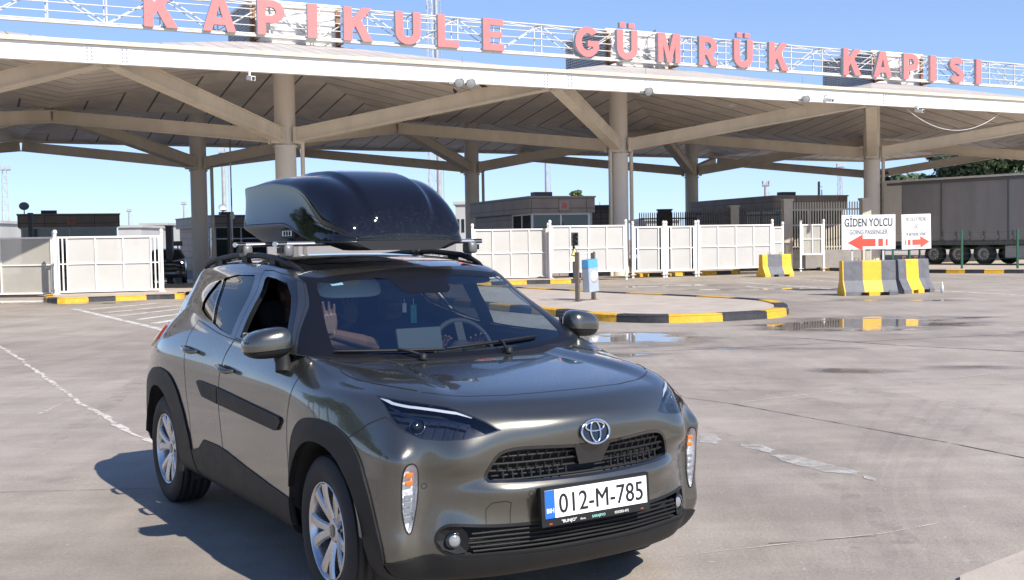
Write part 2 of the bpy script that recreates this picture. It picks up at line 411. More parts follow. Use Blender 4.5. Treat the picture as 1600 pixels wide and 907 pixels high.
# the middle traffic island
fr = smooth_line([G(640, 470), G(760, 484), G(858, 494), G(925, 501.5), G(1000, 505), G(1060, 505), G(1120, 503), G(1199, 498.5), G(1226, 494.5), G(1233, 490)], 8)
bk = smooth_line([G(1233, 490), G(1226, 484), G(1186, 477), G(1066, 470), G(962, 465), G(832, 457.5), G(700, 450), G(600, 446)], 8)
painted_kerb('island_kerb', fr, .16, .28, 1.02, 1)
painted_kerb('island_kerb', bk, .16, .28, 1.25, 1)
slab('traffic_island', [p + (Vector((0, 0, 0))) for p in fr[:-1]] + bk[:-1], .135, M_conc, .02)
# gate islands
def gate_island(front, depth, start=0, block=.78):
    a, b_ = front[0], front[-1]
    painted_kerb('island_kerb', front, .15, .25, block, 1, start)
    back = Vector((-.35, depth, 0))
    slab('gate_island', [p for p in front] + [b_ + back, a + back], .13, M_conc, .02)
gate_island(smooth_line([G(70, 466), G(80, 474), G(160, 471.5), G(240, 468.5), G(284, 467), G(290, 463)], 6), 3.6)
gate_island(smooth_line([G(700, 452), G(800, 445.5), G(898, 443), G(906, 440)], 6), 3.4, 1)
gate_island(smooth_line([G(984, 431), G(990, 433), G(1060, 431.5), G(1148, 428.5), G(1154, 425)], 6), 3.4, 1)
# the raised pavement to the right, in front of the fence and the trailer
kl = smooth_line([G(1120, 420.5), G(1215, 421.5), G(1330, 424.5), G(1450, 427), G(1600, 427.5), G(1760, 427)], 6)
painted_kerb('pavement_kerb', kl, .15, .25, .66, 1, 1)
slab('pavement', kl + [Vector((70, 45, 0)), Vector((75, 110, 0)), Vector((5, 110, 0))], .13, M_conc, .02)

def paint(name, a, b_, w, m_, z=.004, rag=0.0, seg=1):
    a = Vector((a[0], a[1], z)); b_ = Vector((b_[0], b_[1], z)); d = (b_ - a); L = d.length; d.normalize(); nn = Vector((-d.y, d.x, 0))
    k = max(1, int(L / .12)) if rag else 1
    vs = []; fs = []
    off = 0
    for i in range(k + 1):
        p = a.lerp(b_, i / k)
        if rag: off = off * .8 + random.uniform(-rag, rag) * .5
        w1 = w / 2 * (1 + (random.uniform(-.7, .7) if rag else 0)); w2 = w / 2 * (1 + (random.uniform(-.7, .7) if rag else 0))
        vs += [p + nn * (off + w1), p + nn * (off - w2)]
    for i in range(k): fs.append((2 * i, 2 * i + 1, 2 * i + 3, 2 * i + 2))
    mb = MB(); mb.add(vs, fs); return mb
# painted hatch left of the car
hb = MB()
def merge(dst, src): dst.add(src.v, src.f, 0)
merge(hb, paint('x', G(115, 483), G(268, 519), .16, M_line))
for (a, b_) in (((140, 484), (250, 474)), ((165, 489), (285, 477)), ((190, 494), (300, 481)), ((215, 500), (310, 487)), ((240, 506), (310, 494)), ((262, 513), (320, 503))):
    merge(hb, paint('x', G(*a), G(*b_), .22, M_line))
struct(hb, 'road_marking', M_line)
# lane lines at the right
lb = MB()
for (a, b_, w) in (((1150, 441), (1300, 452), .16), ((1240, 436), (1420, 448), .14), ((1165, 448), (1245, 456), .14), ((1260, 432), (1480, 443), .12), ((1420, 452), (1600, 462), .13), ((1300, 428.5), (1600, 437), .12), ((990, 446), (1130, 442), .12), ((930, 452), (1090, 448), .12)):
    merge(lb, paint('x', G(*a), G(*b_), w, M_line))
struct(lb, 'road_marking', M_line)
# concrete joints and cracks
M_jw = worn_mat('pale_joint', (.60, .55, .48), .38, .52, 6, .8); M_jd = worn_mat('dark_joint', (.09, .085, .08), .36, .50, 3, .85)
for (pts, w, m_, rg) in (([(-20, 530), (30, 560), (110, 622), (180, 662), (262, 705)], .055, M_jw, .022), ([(60, 648), (120, 620), (250, 609)], .018, M_jw, .006), ([(40, 642), (120, 632)], .012, M_jw, .006),
                         ([(1060, 642), (1200, 624), (1400, 601), (1620, 577)], .016, M_jw, .003), ([(1070, 622), (1140, 631), (1300, 660), (1480, 692), (1640, 724)], .014, M_jd, .003),
                         ([(880, 566), (1000, 588), (1070, 622)], .012, M_jd, .003), ([(1060, 870), (1250, 848), (1370, 836), (1470, 818)], .008, M_jw, .006), ([(1200, 850), (1370, 838)], .006, M_jd, .006),
                         ([(1240, 528), (1400, 540), (1640, 552)], .03, M_jd, .01), ([(700, 560), (1060, 548), (1640, 520)], .02, M_jd, .006), ([(0, 770), (240, 764)], .006, M_jd, .004)):
    mb = MB()
    for a, b_ in zip(pts[:-1], pts[1:]): merge(mb, paint('x', G(*a), G(*b_), w, m_, .0035, rg))
    struct(mb, 'pavement_joint', m_)
# worn stripe in front of the car
wb = MB()
def blob(poly, mb=wb, z=.0045):
    q = []
    for i in range(len(poly)):
        a = G(*poly[i]); b_ = G(*poly[(i + 1) % len(poly)])
        k = max(1, int((b_ - a).length / .05))
        for j in range(k):
            p = a.lerp(b_, j / k); q.append((p.x + random.uniform(-.012, .012), p.y + random.uniform(-.02, .02), z))
    mb.add(q, [tuple(range(len(q)))])
blob([(1093, 680), (1112, 678), (1128, 688), (1118, 695), (1094, 692)]); 
blob([(1157, 696), (1190, 696), (1210, 704), (1206, 710), (1180, 703), (1160, 700)])
blob([(1203, 712), (1240, 712), (1300, 728), (1345, 738), (1340, 744), (1290, 738), (1230, 724)]); blob([(1347, 743), (1371, 749), (1366, 753), (1350, 748)])
struct(wb, 'road_marking', worn_mat('worn_stripe_paint', (.56, .54, .50), .34, .62, 5.0, .7, .85))
# tyre scrub marks
tm = MB()
def arc(pts, w, z=.003):
    pts = smooth_line([G(*p) for p in pts], 10)
    for a, b_ in zip(pts[:-1], pts[1:]): merge(tm, paint('x', a, b_, w, None, z))
for dx, w_, z_ in ((0, .09, .0022), (26, .06, .0026), (60, .11, .003), (105, .07, .0024), (-45, .05, .0028)):
    arc([(1440 + dx * 1.1, 628), (1392 + dx, 690), (1366 + dx * .9, 745), (1366 + dx, 800), (1400 + dx * 1.3, 890)], w_, z_)
struct(tm, 'tyre_marks', worn_mat('tyre_scrub', (.13, .115, .11), .42, .72, 26, .8, .13))
tm = MB()
arc([(1080, 660), (1150, 690), (1300, 760), (1420, 850)], .16); arc([(60, 700), (160, 640), (260, 560)], .18, .0026); arc([(1100, 600), (1250, 622), (1420, 655), (1620, 700)], .2, .0021); arc([(1060, 575), (1250, 596), (1420, 622), (1620, 655)], .2, .0022)
struct(tm, 'tyre_marks', worn_mat('faint_scrub', (.14, .125, .115), .46, .72, 5, .8, .22))
# pale slab edge, bottom right corner
slab('pavement', [G(1500, 906), G(1620, 858), G(1900, 900), G(1500, 1000)], .02, M_conc, .0, True)

# ------------------------------------------------------------------ canopy
TH = R(27.5); rv = Vector((math.cos(TH), math.sin(TH), 0)); nv = Vector((-math.sin(TH), math.cos(TH), 0))
A0 = Vector((-8.55, 44.0, 0)); SP = 15.07; HS = SP / 2
def cpos(i, j): return A0 + rv * (SP * i) + nv * (SP * j)
Z_F0, Z_F1, Z_NODE = 6.95, 7.47, 5.75
M_ceil = None
def panel_material(name, col, sx, sy, line=.035, rough=.55, joint=.45, rot=0.0):
    m = bpy.data.materials.new(name); m.use_nodes = True; n = m.node_tree; L = n.links; b = n.nodes['Principled BSDF']
    tc = n.nodes.new('ShaderNodeTexCoord'); mp = n.nodes.new('ShaderNodeMapping'); mp.inputs['Rotation'].default_value = (0, 0, rot); L.new(tc.outputs['Object'], mp.inputs[0])
    sp = n.nodes.new('ShaderNodeSeparateXYZ'); L.new(mp.outputs[0], sp.inputs[0])
    fac = None
    for ax, s in ((0, sx), (1, sy), (2, 0)):
        if not s: continue
        d = n.nodes.new('ShaderNodeMath'); d.operation = 'DIVIDE'; d.inputs[1].default_value = s; L.new(sp.outputs[ax], d.inputs[0])
        f = n.nodes.new('ShaderNodeMath'); f.operation = 'FRACT'; L.new(d.outputs[0], f.inputs[0])
        c = n.nodes.new('ShaderNodeMath'); c.operation = 'LESS_THAN'; c.inputs[1].default_value = line / s; L.new(f.outputs[0], c.inputs[0])
        if fac is None: fac = c.outputs[0]
        else:
            x = n.nodes.new('ShaderNodeMath'); x.operation = 'MAXIMUM'; L.new(fac, x.inputs[0]); L.new(c.outputs[0], x.inputs[1]); fac = x.outputs[0]
    no = n.nodes.new('ShaderNodeTexNoise'); no.inputs['Scale'].default_value = .6; no.inputs['Detail'].default_value = 7; no.inputs['Roughness'].default_value = .7; L.new(tc.outputs['Object'], no.inputs[0])
    r = n.nodes.new('ShaderNodeValToRGB'); e = r.color_ramp.elements
    e[0].position = .3; e[0].color = tuple(x * .78 for x in col) + (1,); e[1].position = .72; e[1].color = tuple(x * 1.16 for x in col) + (1,); L.new(no.outputs['Fac'], r.inputs[0])
    n2 = n.nodes.new('ShaderNodeTexNoise'); n2.inputs['Scale'].default_value = .9; n2.inputs['Detail'].default_value = 4; L.new(tc.outputs['Object'], n2.inputs[0])
    r2 = n.nodes.new('ShaderNodeValToRGB'); r2.color_ramp.elements[0].position = .68; r2.color_ramp.elements[1].position = .74; L.new(n2.outputs['Fac'], r2.inputs[0])
    mx0 = n.nodes.new('ShaderNodeMixRGB'); mx0.inputs[2].default_value = tuple(min(1, x * 1.5) for x in col) + (1,); L.new(r2.outputs[0], mx0.inputs[0]); L.new(r.outputs[0], mx0.inputs[1])
    mx = n.nodes.new('ShaderNodeMixRGB'); mx.inputs[2].default_value = tuple(x * joint for x in col) + (1,)
    L.new(fac, mx.inputs[0]); L.new(mx0.outputs[0], mx.inputs[1]); L.new(mx.outputs[0], b.inputs['Base Color'])
    b.inputs['Roughness'].default_value = rough
    bp = n.nodes.new('ShaderNodeBump'); bp.inputs['Strength'].default_value = .6; bp.inputs['Distance'].default_value = .02; bp.invert = True
    L.new(fac, bp.inputs['Height']); L.new(bp.outputs[0], b.inputs['Normal'])
    return m
M_ceil = panel_material('ceiling_panels', (.81, .74, .66), 1.26, 0, .085, .55, .24)
M_ceil2 = panel_material('ceiling_panels_across', (.81, .74, .66), 0, 1.26, .085, .55, .24)
M_roof = panel_material('roof_sheets', (.50, .47, .43), .63, 0, .05)
M_roof2 = panel_material('roof_sheets_across', (.50, .47, .43), 0, .63, .05)
can = empty('canopy', (A0.x, A0.y, 0), TH, label='long cream steel border canopy on round columns with white fascia', cat='canopy')
FRONT = range(-1, 5); BACK = range(-1, 4)
mods = [(i, 0) for i in FRONT] + [(i, 1) for i in BACK]
# roof & ceiling, in the canopy's own axes (x along the row, y away)
M_colm = mat('column_paint', (.74, .68, .60), .5, var=.08, vscale=.9, bump=.08, bscale=10, dirt=((.34, .26, .19), 1.6, .70), stretch=(1, 1, .3))
rf = MB(); ce = MB(); APX = 9.36; LH = 1.66
def pyr(mb, i, j, zb, zt, flip, half=HS):
    cx, cy = i * SP, j * SP
    c4 = [(cx - half, cy - half, zb), (cx + half, cy - half, zb), (cx + half, cy + half, zb), (cx - half, cy + half, zb)]
    for k in range(4):
        a, b_ = c4[k], c4[(k + 1) % 4]
        t = (cx, cy, zt)
        f = (0, 1, 2) if not flip else (2, 1, 0)
        mb.add([a, b_, t], [f], k % 2)
for (i, j) in mods:
    pyr(rf, i, j, Z_F1 + .10, APX, False); pyr(ce, i, j, Z_F1 - .14, APX - .7, True)
rf.build('roof', [M_roof, M_roof2], can); ce.build('ceiling', [M_ceil, M_ceil2], can)
x0, x1 = -1.5 * SP, 4.5 * SP
fa = MB()
fa.box(((x0 + x1) / 2, -HS - .12, (Z_F0 + Z_F1) / 2), (x1 - x0, .24, Z_F1 - Z_F0))
fa.build('fascia', M_fascia, can)
bb = MB(); bb.box((SP, SP * 1.5 + .12, (Z_F0 + .25 + Z_F1) / 2), (5 * SP, .24, Z_F1 - Z_F0 - .25)); bb.build('fascia', M_cream, can)
bb = MB(); bb.box((3.5 * SP + .12, SP, (Z_F0 + .25 + Z_F1) / 2), (.24, SP, Z_F1 - Z_F0 - .25)); bb.box((4 * SP + .12, HS + .12, (Z_F0 + .25 + Z_F1) / 2), (SP - .26, .24, Z_F1 - Z_F0 - .25)); bb.build('fascia', M_cream, can)
gu = MB()
gu.box(((x0 + x1) / 2, -HS - .17, Z_F1 + .055), (x1 - x0, .34, .10))
gu.box(((x0 + x1) / 2, -HS - .30, Z_F1 + .118), (x1 - x0, .05, .024))
gu.build('gutter', mat('cream_gutter', (.62, .54, .42), .5, var=.12, vscale=1.5, dirt=((.33, .22, .13), 3, .70), stretch=(1, 1, .3)), can)
for i in range(-1, 6):
    bo = MB(); bo.box(((i - .5) * SP, -HS - .245, Z_F0 + .26), (1.3, .012, .42), None, 1)
    for dx in (-.55, -.42, .42, .55):
        for dz in (.1, .2, .32, .42):
            bo.box(((i - .5) * SP + dx, -HS - .252, Z_F0 + dz), (.045, .03, .045))
    bo.build('splice_plate', [M_grmet, M_fascia], can)
for (i, j) in mods:
    cl = MB(); cl.lathe([(.40, 0), (.40, APX - 1.0)], Matrix.Translation((i * SP, j * SP, 0)), 28)
    cl.lathe([(.40, Z_NODE - .42), (.46, Z_NODE - .42), (.46, Z_NODE - .36), (.40, Z_NODE - .36)], Matrix.Translation((i * SP, j * SP, 0)), 28)
    cl.build('column', M_colm, can)
    # four raking box beams to the corners of the bay
    for (sx, sy) in ((-1, -1), (1, -1), (1, 1), (-1, 1)):
        d = Vector((sx, sy, 0)).normalized(); base = Vector((i * SP, j * SP, 0))
        p = base + d * .42 + Vector((0, 0, Z_NODE)); q = base + Vector((sx * (HS - .15), sy * (HS - .15), 0)) + Vector((0, 0, Z_F0 + .12 - .1 * sy))
        sb = MB(); sb.bar(p, q, .30, .42)
        sb.bar(p - Vector((0, 0, .235)), q - Vector((0, 0, .235)), .44, .05); sb.bar(p + Vector((0, 0, .235)), q + Vector((0, 0, .235)), .44, .05)
        sb.box(p + d * .12, (.10, .56, .62), Rz(math.atan2(d.y, d.x)).to_3x3())
        sb.build('strut', M_cream, can)
    if (i, j) in ((0, 0), (1, 0), (2, 0), (1, 1), (0, 1)):
        for sx in ((.62,) if i != 1 or j else (-.55, .55)):
            dp = MB(); b0 = Vector((i * SP + sx, j * SP - .15, 0))
            dp.tube([b0, b0 + Vector((0, 0, Z_NODE - .3)), b0 + Vector((.0, -.2, Z_NODE + .1))], .085, 8); dp.build('downpipe', M_cream, can)
# ridge and hip purlins seen under the ceiling
M_slat = mat('white_louvre', (.86, .86, .85), .45, var=.06, vscale=1.2)
M_mesh = mat('grey_grille', (.50, .51, .51), .5, var=.2, vscale=2)
for i in FRONT:
    ln = MB(); cx = i * SP
    z0, z1 = 8.6, 10.42
    for k in range(15):
        zz = z0 + .25 + k * (z1 - z0 - .3) / 14
        ln.bar((cx - LH, -LH, zz), (cx + LH, -LH, zz + .02), .05, .098, (0, -.5, 1)); 
        ln.bar((cx - LH + .03, -LH + .03, zz + .05), (cx - LH + .03, LH, zz + .05), .03, .05, (0, 0, 1), 1)
    ln.box((cx, LH, (z0 + z1) / 2), (2 * LH, .06, z1 - z0), None, 1)
    ln.box((cx + LH, 0, (z0 + z1) / 2), (.06, 2 * LH, z1 - z0), None, 1)
    ln.box((cx, -LH + .14, (z0 + z1) / 2), (2 * LH - .2, .03, z1 - z0 - .1), None, 1)
    for k in range(18): ln.box((cx - LH + .02, -LH + .1 + k * (2 * LH - .2) / 17, (z0 + z1) / 2), (.03, .03, z1 - z0), None, 1)
    ln.box((cx - LH + .2, 0, (z0 + z1) / 2), (.03, 2 * LH - .2, z1 - z0 - .15), None, 1)
    ln.box((cx, 0, z1 + .03), (2 * LH + .12, 2 * LH + .12, .06), None, 0)
    ln.box((cx, -LH - .03, z0 + .05), (2 * LH, .05, .30), None, 0)
    for sx in (-1, 1): ln.box((cx + sx * LH, -LH - .03, (z0 + z1) / 2), (.09, .09, z1 - z0), None, 2)
    ln.build('lantern', [M_slat, M_mesh, M_rust], can)

# ------------------------------------------------------------------ the big lettering on its truss
SGN = -2.35
sg = empty('rooftop_sign', A0 + nv * SGN + Vector((0, 0, 9.1)), TH, label='row of salmon pink block letters on a white lattice truss over the canopy', cat='sign')
tr = MB()
xa, xb = -1.55 * SP, 4.2 * SP
for k in range(5):
    z = .02 + k * .285
    tr.tube([(xa, 0, z), (xb, 0, z)], .030 if k in (0, 4) else .020, 6)
for z in (.02, 1.16): tr.tube([(xa, .62, z), (xb, .62, z)], .026, 6)
tr.bar((xa, -.02, -.06), (xb, -.02, -.06), .14, .07)
nb = int((xb - xa) / 1.85)
for k in range(nb + 1):
    x = xa + k * 1.85
    tr.bar((x, .03, 0), (x, .03, 1.18), .045, .045); tr.bar((x, .62, 0), (x, .62, 1.18), .036, .036)
    tr.bar((x, .03, .05), (x, .62, .05), .04, .04); tr.bar((x, .03, 1.16), (x, .62, 1.16), .04, .04)
    if k < nb:
        a, b_ = ((x, .1, .03), (x + 1.85, .1, 1.15)) if k % 2 else ((x, .1, 1.15), (x + 1.85, .1, .03))
        tr.bar(a, b_, .036, .036); tr.bar((a[0], .58, a[2]), (b_[0], .58, b_[2]), .03, .03)
        tr.bar((x, .03, 1.16), (x + 1.85, .62, 1.16), .03, .03)
M_truss = mat('white_truss', (.60, .58, .54), .5, var=.15, vscale=2, dirt=((.36, .2, .11), 1.6, .62))
tr.build('truss', M_truss, sg)
for i in FRONT:
    for sx in (-1, 1):
        br = MB(); br.bar((i * SP + sx * (LH - .1), .62, -.7), (i * SP + sx * (LH - .1), .62, 1.2), .09, .09); br.bar((i * SP + sx * (LH - .1), .0, -.1), (i * SP + sx * (LH - .1), .66, -.1), .09, .09); br.build('bracket', M_rust, sg)
M_red = mat('salmon_letter_face', (.72, .18, .175), .55, var=.08, vscale=1.3)
M_lside = mat('grey_letter_side', (.42, .42, .43), .5, var=.1, vscale=3)
LET = [('K', 264, 1.0), ('A', 354, 1.0), ('P', 434, 1.0), ('I', 498, 1.0), ('K', 569, 1.0), ('U', 646, 1.0), ('L', 708, 1.0), ('E', 778, 1.0),
       ('G', 923, 1.0), ('Ü', 985, 1.0), ('M', 1050, 1.0), ('R', 1111, 1.0), ('Ü', 1165, 1.0), ('K', 1220, 1.0), ('K', 1334, 1.0), ('A', 1381, 1.0), ('P', 1425, 1.0), ('I', 1459, 1.0), ('S', 1496, 1.0), ('I', 1530, 1.0)]
WID = dict(K=1.12, A=1.16, P=.98, I=.36, U=1.02, L=.86, E=.90, G=1.12, M=1.12, R=1.0, S=.98); WID['Ü'] = 1.02
o3 = sg.location; LETS = block_letters()
for ch, u, _ in LET:
    k = (u - 800) / F_PX; ox, oy = o3.x, o3.y - .22 * nv.y; ox = o3.x - .22 * nv.x
    t = (k * oy - ox) / (rv.x - k * rv.y)
    lm = MB(); xx = [p[0] for q in LETS[ch] for p in q]; w0 = max(xx); sc = WID[ch] / w0
    outline_mb(lm, LETS[ch], 0, 1, .17, lambda x, y, d: (t + (x - w0 / 2) * sc, -.06 - d, y * 1.22 - .03))
    lm.build('letter', [M_red, M_lside], sg)

# things hung on the fascia
M_lens = mat('lamp_glass', (.30, .31, .31), .1)
def fas(u, v):   # a point on the outer face of the fascia
    p0 = A0 - nv * (HS + .26); d = ray(u, v); t = (p0 - CAMP).dot(nv) / d.dot(nv); return CAMP + d * t
def floodlight(u, v, n, label):
    p = fas(u, v); r = empty('floodlight', p, TH, label=label, cat='floodlight')
    b_ = MB(); b_.box((0, -.12, -.02), (.16 + n * .46, .05, .06)); b_.bar((0, -.02, 0), (0, -.12, 0), .06, .06); b_.tube([(0, -.06, 0), (0, -.05, .9)], .008, 5); b_.build('bracket', M_grmet, r)
    for k in range(n):
        x = (k - (n - 1) / 2) * .42; h = MB(); Mx = Matrix.Translation((x, -.16, .02)) @ Matrix.Rotation(R(115), 4, 'X')
        h.lathe([(.0, -.14), (.08, -.12), (.14, .02), (.17, .08), (.17, .11), (.15, .11)], Mx, 18, 0); hd = h.build('lamp_head', M_grmet, r)
        g_ = MB(); g_.lathe([(.16, .10), (.09, .12), (0, .125)], Mx, 18, 0); g_.build('lens', M_lens, hd)
floodlight(722, 131, 2, 'double round floodlight hanging on the white fascia left of centre')
floodlight(1008, 144, 1, 'single floodlight on the fascia beside the middle front column')
floodlight(1253, 156, 1, 'single floodlight on the fascia left of the right front column')
def camera_box(u, v, label):
    p = fas(u, v); r = empty('security_camera', p, TH, label=label, cat='camera')
    b_ = MB(); b_.bar((0, 0, .12), (0, -.14, .12), .06, .06); b_.bar((0, -.14, .14), (0, -.14, -.02), .05, .05); b_.build('bracket', M_white, r)
    h = MB(); h.bar((0, -.02, -.06), (.05, -.38, -.12), .14, .14); hh = h.build('housing', M_white, r)
    l = MB(); l.bar((.05, -.38, -.12), (.052, -.40, -.123), .09, .09); l.build('lens', M_dkmet, hh)
camera_box(388, 119, 'small white camera under the fascia left of the left front column')
camera_box(1289, 154, 'small pale camera under the fascia just left of the right column')
camera_box(1430, 171, 'small white camera on the fascia right of the right column')
# a slack cable under the eaves
a, b_ = fas(1421, 170), fas(1570, 174)
cb = MB(); pts = []
for k in range(17):
    t = k / 16; p = a.lerp(b_, t); pts.append(p + Vector((0, .3, -.85 * 4 * t * (1 - t))))
cb.tube(pts, .011, 6); tag(cb.build('cable', M_white), 'slack pale cable looping below the fascia at the right', 'cable')
# pigeons
def pigeon(p, rz, label):
    b_ = MB(); r = []
    b_.tube([(-.17, 0, .06), (-.10, 0, .09), (0, 0, .11), (.08, 0, .15), (.11, 0, .20), (.14, 0, .215), (.17, 0, .21)], [.012, .035, .06, .05, .03, .028, .006], 8)
    b_.tube([(0, .02, .07), (0, .02, 0)], .006, 5); b_.tube([(0, -.02, .07), (0, -.02, 0)], .006, 5)
    o = b_.build('pigeon', mat('pigeon_feathers', (.07, .075, .085), .6, var=.3, vscale=20)); o.location = p; o.rotation_euler = (0, 0, rz); tag(o, label, 'bird', 'pigeons on the canopy')
pg = A0 + rv * (SP + .9) + nv * (-1.5); pigeon((pg.x, pg.y, 10.41), 1, 'dark pigeon standing on top of the middle louvred roof box')
q0 = A0 + rv * (SP * .5 - 2.2) + nv * (-HS + 2.2)
for k, (du, lb) in enumerate(((0, 'dark pigeon perched on a raking beam below the double floodlight, the left one'), (.75, 'dark pigeon perched on a raking beam below the double floodlight, the right one'))):
    f = (4.9 + du) / (HS - .15); pp = A0 + (rv * 1 - nv * 1) * (f * (HS - .15)); zz = Z_NODE + (Z_F0 + .22 - Z_NODE) * f + .26
    pigeon((pp.x, pp.y, zz), 2 + k, lb)
# ================================================================== GATES
def mesh_material(name, col, dens):
    m = bpy.data.materials.new(name); m.use_nodes = True; n = m.node_tree; L = n.links
    b = n.nodes['Principled BSDF']; b.inputs['Base Color'].default_value = (*col, 1); b.inputs['Roughness'].default_value = .5
    tr = n.nodes.new('ShaderNodeBsdfTransparent'); mx = n.nodes.new('ShaderNodeMixShader')
    tc = n.nodes.new('ShaderNodeTexCoord'); no = n.nodes.new('ShaderNodeTexNoise'); no.inputs['Scale'].default_value = 1.3; no.inputs['Detail'].default_value = 4; L.new(tc.outputs['Object'], no.inputs[0])
    mr = n.nodes.new('ShaderNodeMapRange'); mr.inputs[1].default_value = .3; mr.inputs[2].default_value = .7; mr.inputs[3].default_value = dens - .05; mr.inputs[4].default_value = dens + .05; L.new(no.outputs['Fac'], mr.inputs[0])
    # woven wire: thin strands crossing
    wv = []
    for ax in (0, 2):
        w = n.nodes.new('ShaderNodeTexWave'); w.bands_direction = 'X' if ax == 0 else 'Z'; w.inputs['Scale'].default_value = 9.0; L.new(tc.outputs['Object'], w.inputs[0]); wv.append(w.outputs['Fac'])
    ad = n.nodes.new('ShaderNodeMath'); ad.operation = 'MAXIMUM'; L.new(wv[0], ad.inputs[0]); L.new(wv[1], ad.inputs[1])
    ml = n.nodes.new('ShaderNodeMath'); ml.operation = 'MULTIPLY'; ml.inputs[1].default_value = .16; L.new(ad.outputs[0], ml.inputs[0])
    sm = n.nodes.new('ShaderNodeMath'); sm.operation = 'ADD'; L.new(ml.outputs[0], sm.inputs[0]); L.new(mr.outputs[0], sm.inputs[1])
    L.new(sm.outputs[0], mx.inputs[0]); L.new(tr.outputs[0], mx.inputs[1]); L.new(b.outputs[0], mx.inputs[2])
    L.new(mx.outputs[0], n.nodes['Material Output'].inputs[0]); return m
M_gmesh = mesh_material('woven_gate_mesh', (.56, .55, .525), .66)
M_gmesh2 = mesh_material('open_gate_mesh', (.50, .48, .43), .52)
def gate(L_, R_, zb, zt, divs, label, mesh=None, hinge='both', bars=0, ground=True):
    """L_, R_ = (x, y) feet"""
    a = Vector((L_[0], L_[1], 0)); b = Vector((R_[0], R_[1], 0)); d = b - a; w = d.length; an = math.atan2(d.y, d.x)
    r = empty('gate', a, an, label=label, cat='gate', group='white mesh gates across the lanes')
    f = MB(); t = .055
    f.box((w / 2, 0, zt - t / 2), (w, t, t)); f.box((w / 2, 0, zb + t / 2), (w, t, t)); f.box((w / 2, .004, (zb + zt) / 2 + .02), (w - .02, .045, .034))
    x0 = .16 * bars; x1 = w - .16 * bars
    for x in (t / 2, w - t / 2): f.box((x, .002, (zb + zt) / 2), (t, t + .01, zt - zb + .01))
    if bars:
        for k in range(1, bars + 1):
            f.box((t / 2 + k * .13, .003, (zb + zt) / 2), (.045, .05, zt - zb - .02)); f.box((w - t / 2 - k * .13, .003, (zb + zt) / 2), (.045, .05, zt - zb - .02))
        x0 = bars * .13 + t / 2; x1 = w - bars * .13 - t / 2
    for k in range(1, divs): f.box((x0 + (x1 - x0) * k / divs, .001, (zb + zt) / 2), (.034, .05, zt - zb - .02))
    f.build('frame', M_gatew, r)
    q = MB(); q.box(((x0 + x1) / 2, .03, (zb + zt) / 2), (x1 - x0, .012, zt - zb - .06)); q.build('mesh_panel', mesh or M_gmesh, r)
    for x in ([-.06] if hinge in ('both', 'left') else []) + ([w + .06] if hinge in ('both', 'right') else []):
        p = MB(); p.box((x, 0, zt / 2 + .04), (.085, .085, zt + .08)); p.box((x, 0, .135), (.22, .22, .02))
        p.lathe([(0, .09), (.05, .07), (.07, 0), (.05, -.06), (.0, -.08)], Matrix.Translation((x, 0, zt + .14)), 10); p.build('post', M_gatew, r)
    return r
def xy(u, D): p = P(u, 400, D); k = (u - 800) / F_PX; return (p.x, p.y)
gate(xy(-160, 38.4), xy(82, 38.2), .10, 2.0, 3, 'white mesh gate at the far left edge, dusky wire, nearer the camera edge', M_gmesh2, 'right')
gate(xy(90, 37.3), xy(250, 38.2), .17, 1.99, 3, 'white mesh gate standing on the left striped island', None, 'both', 2)
gate(xy(741, 44.4), xy(855, 45.2), .17, 2.08, 4, 'white mesh gate nearest the car roof on the right side', None, 'both')
gate(xy(862, 44.9), xy(976, 46), .33, 2.18, 4, 'taller white sliding mesh gate right behind the blue litter bin')
gate(xy(991, 47.4), xy(1035, 47.6), .26, 2.12, 1, 'left leaf of the narrow mesh gate pair just right of the middle column', None, 'both', 1)
gate(xy(1043, 47.8), xy(1085, 48.1), .26, 2.12, 1, 'right leaf of the narrow mesh gate pair right of the middle column', None, 'both', 1)
gate(xy(1093, 48.6), xy(1205, 50), .27, 2.15, 4, 'long white mesh gate behind the lone striped barrier', None, 'both')
gate(xy(1209, 50.5), xy(1222, 51.2), .60, 2.05, 1, 'short white mesh infill panel against the left fence pillar', None, 'right')

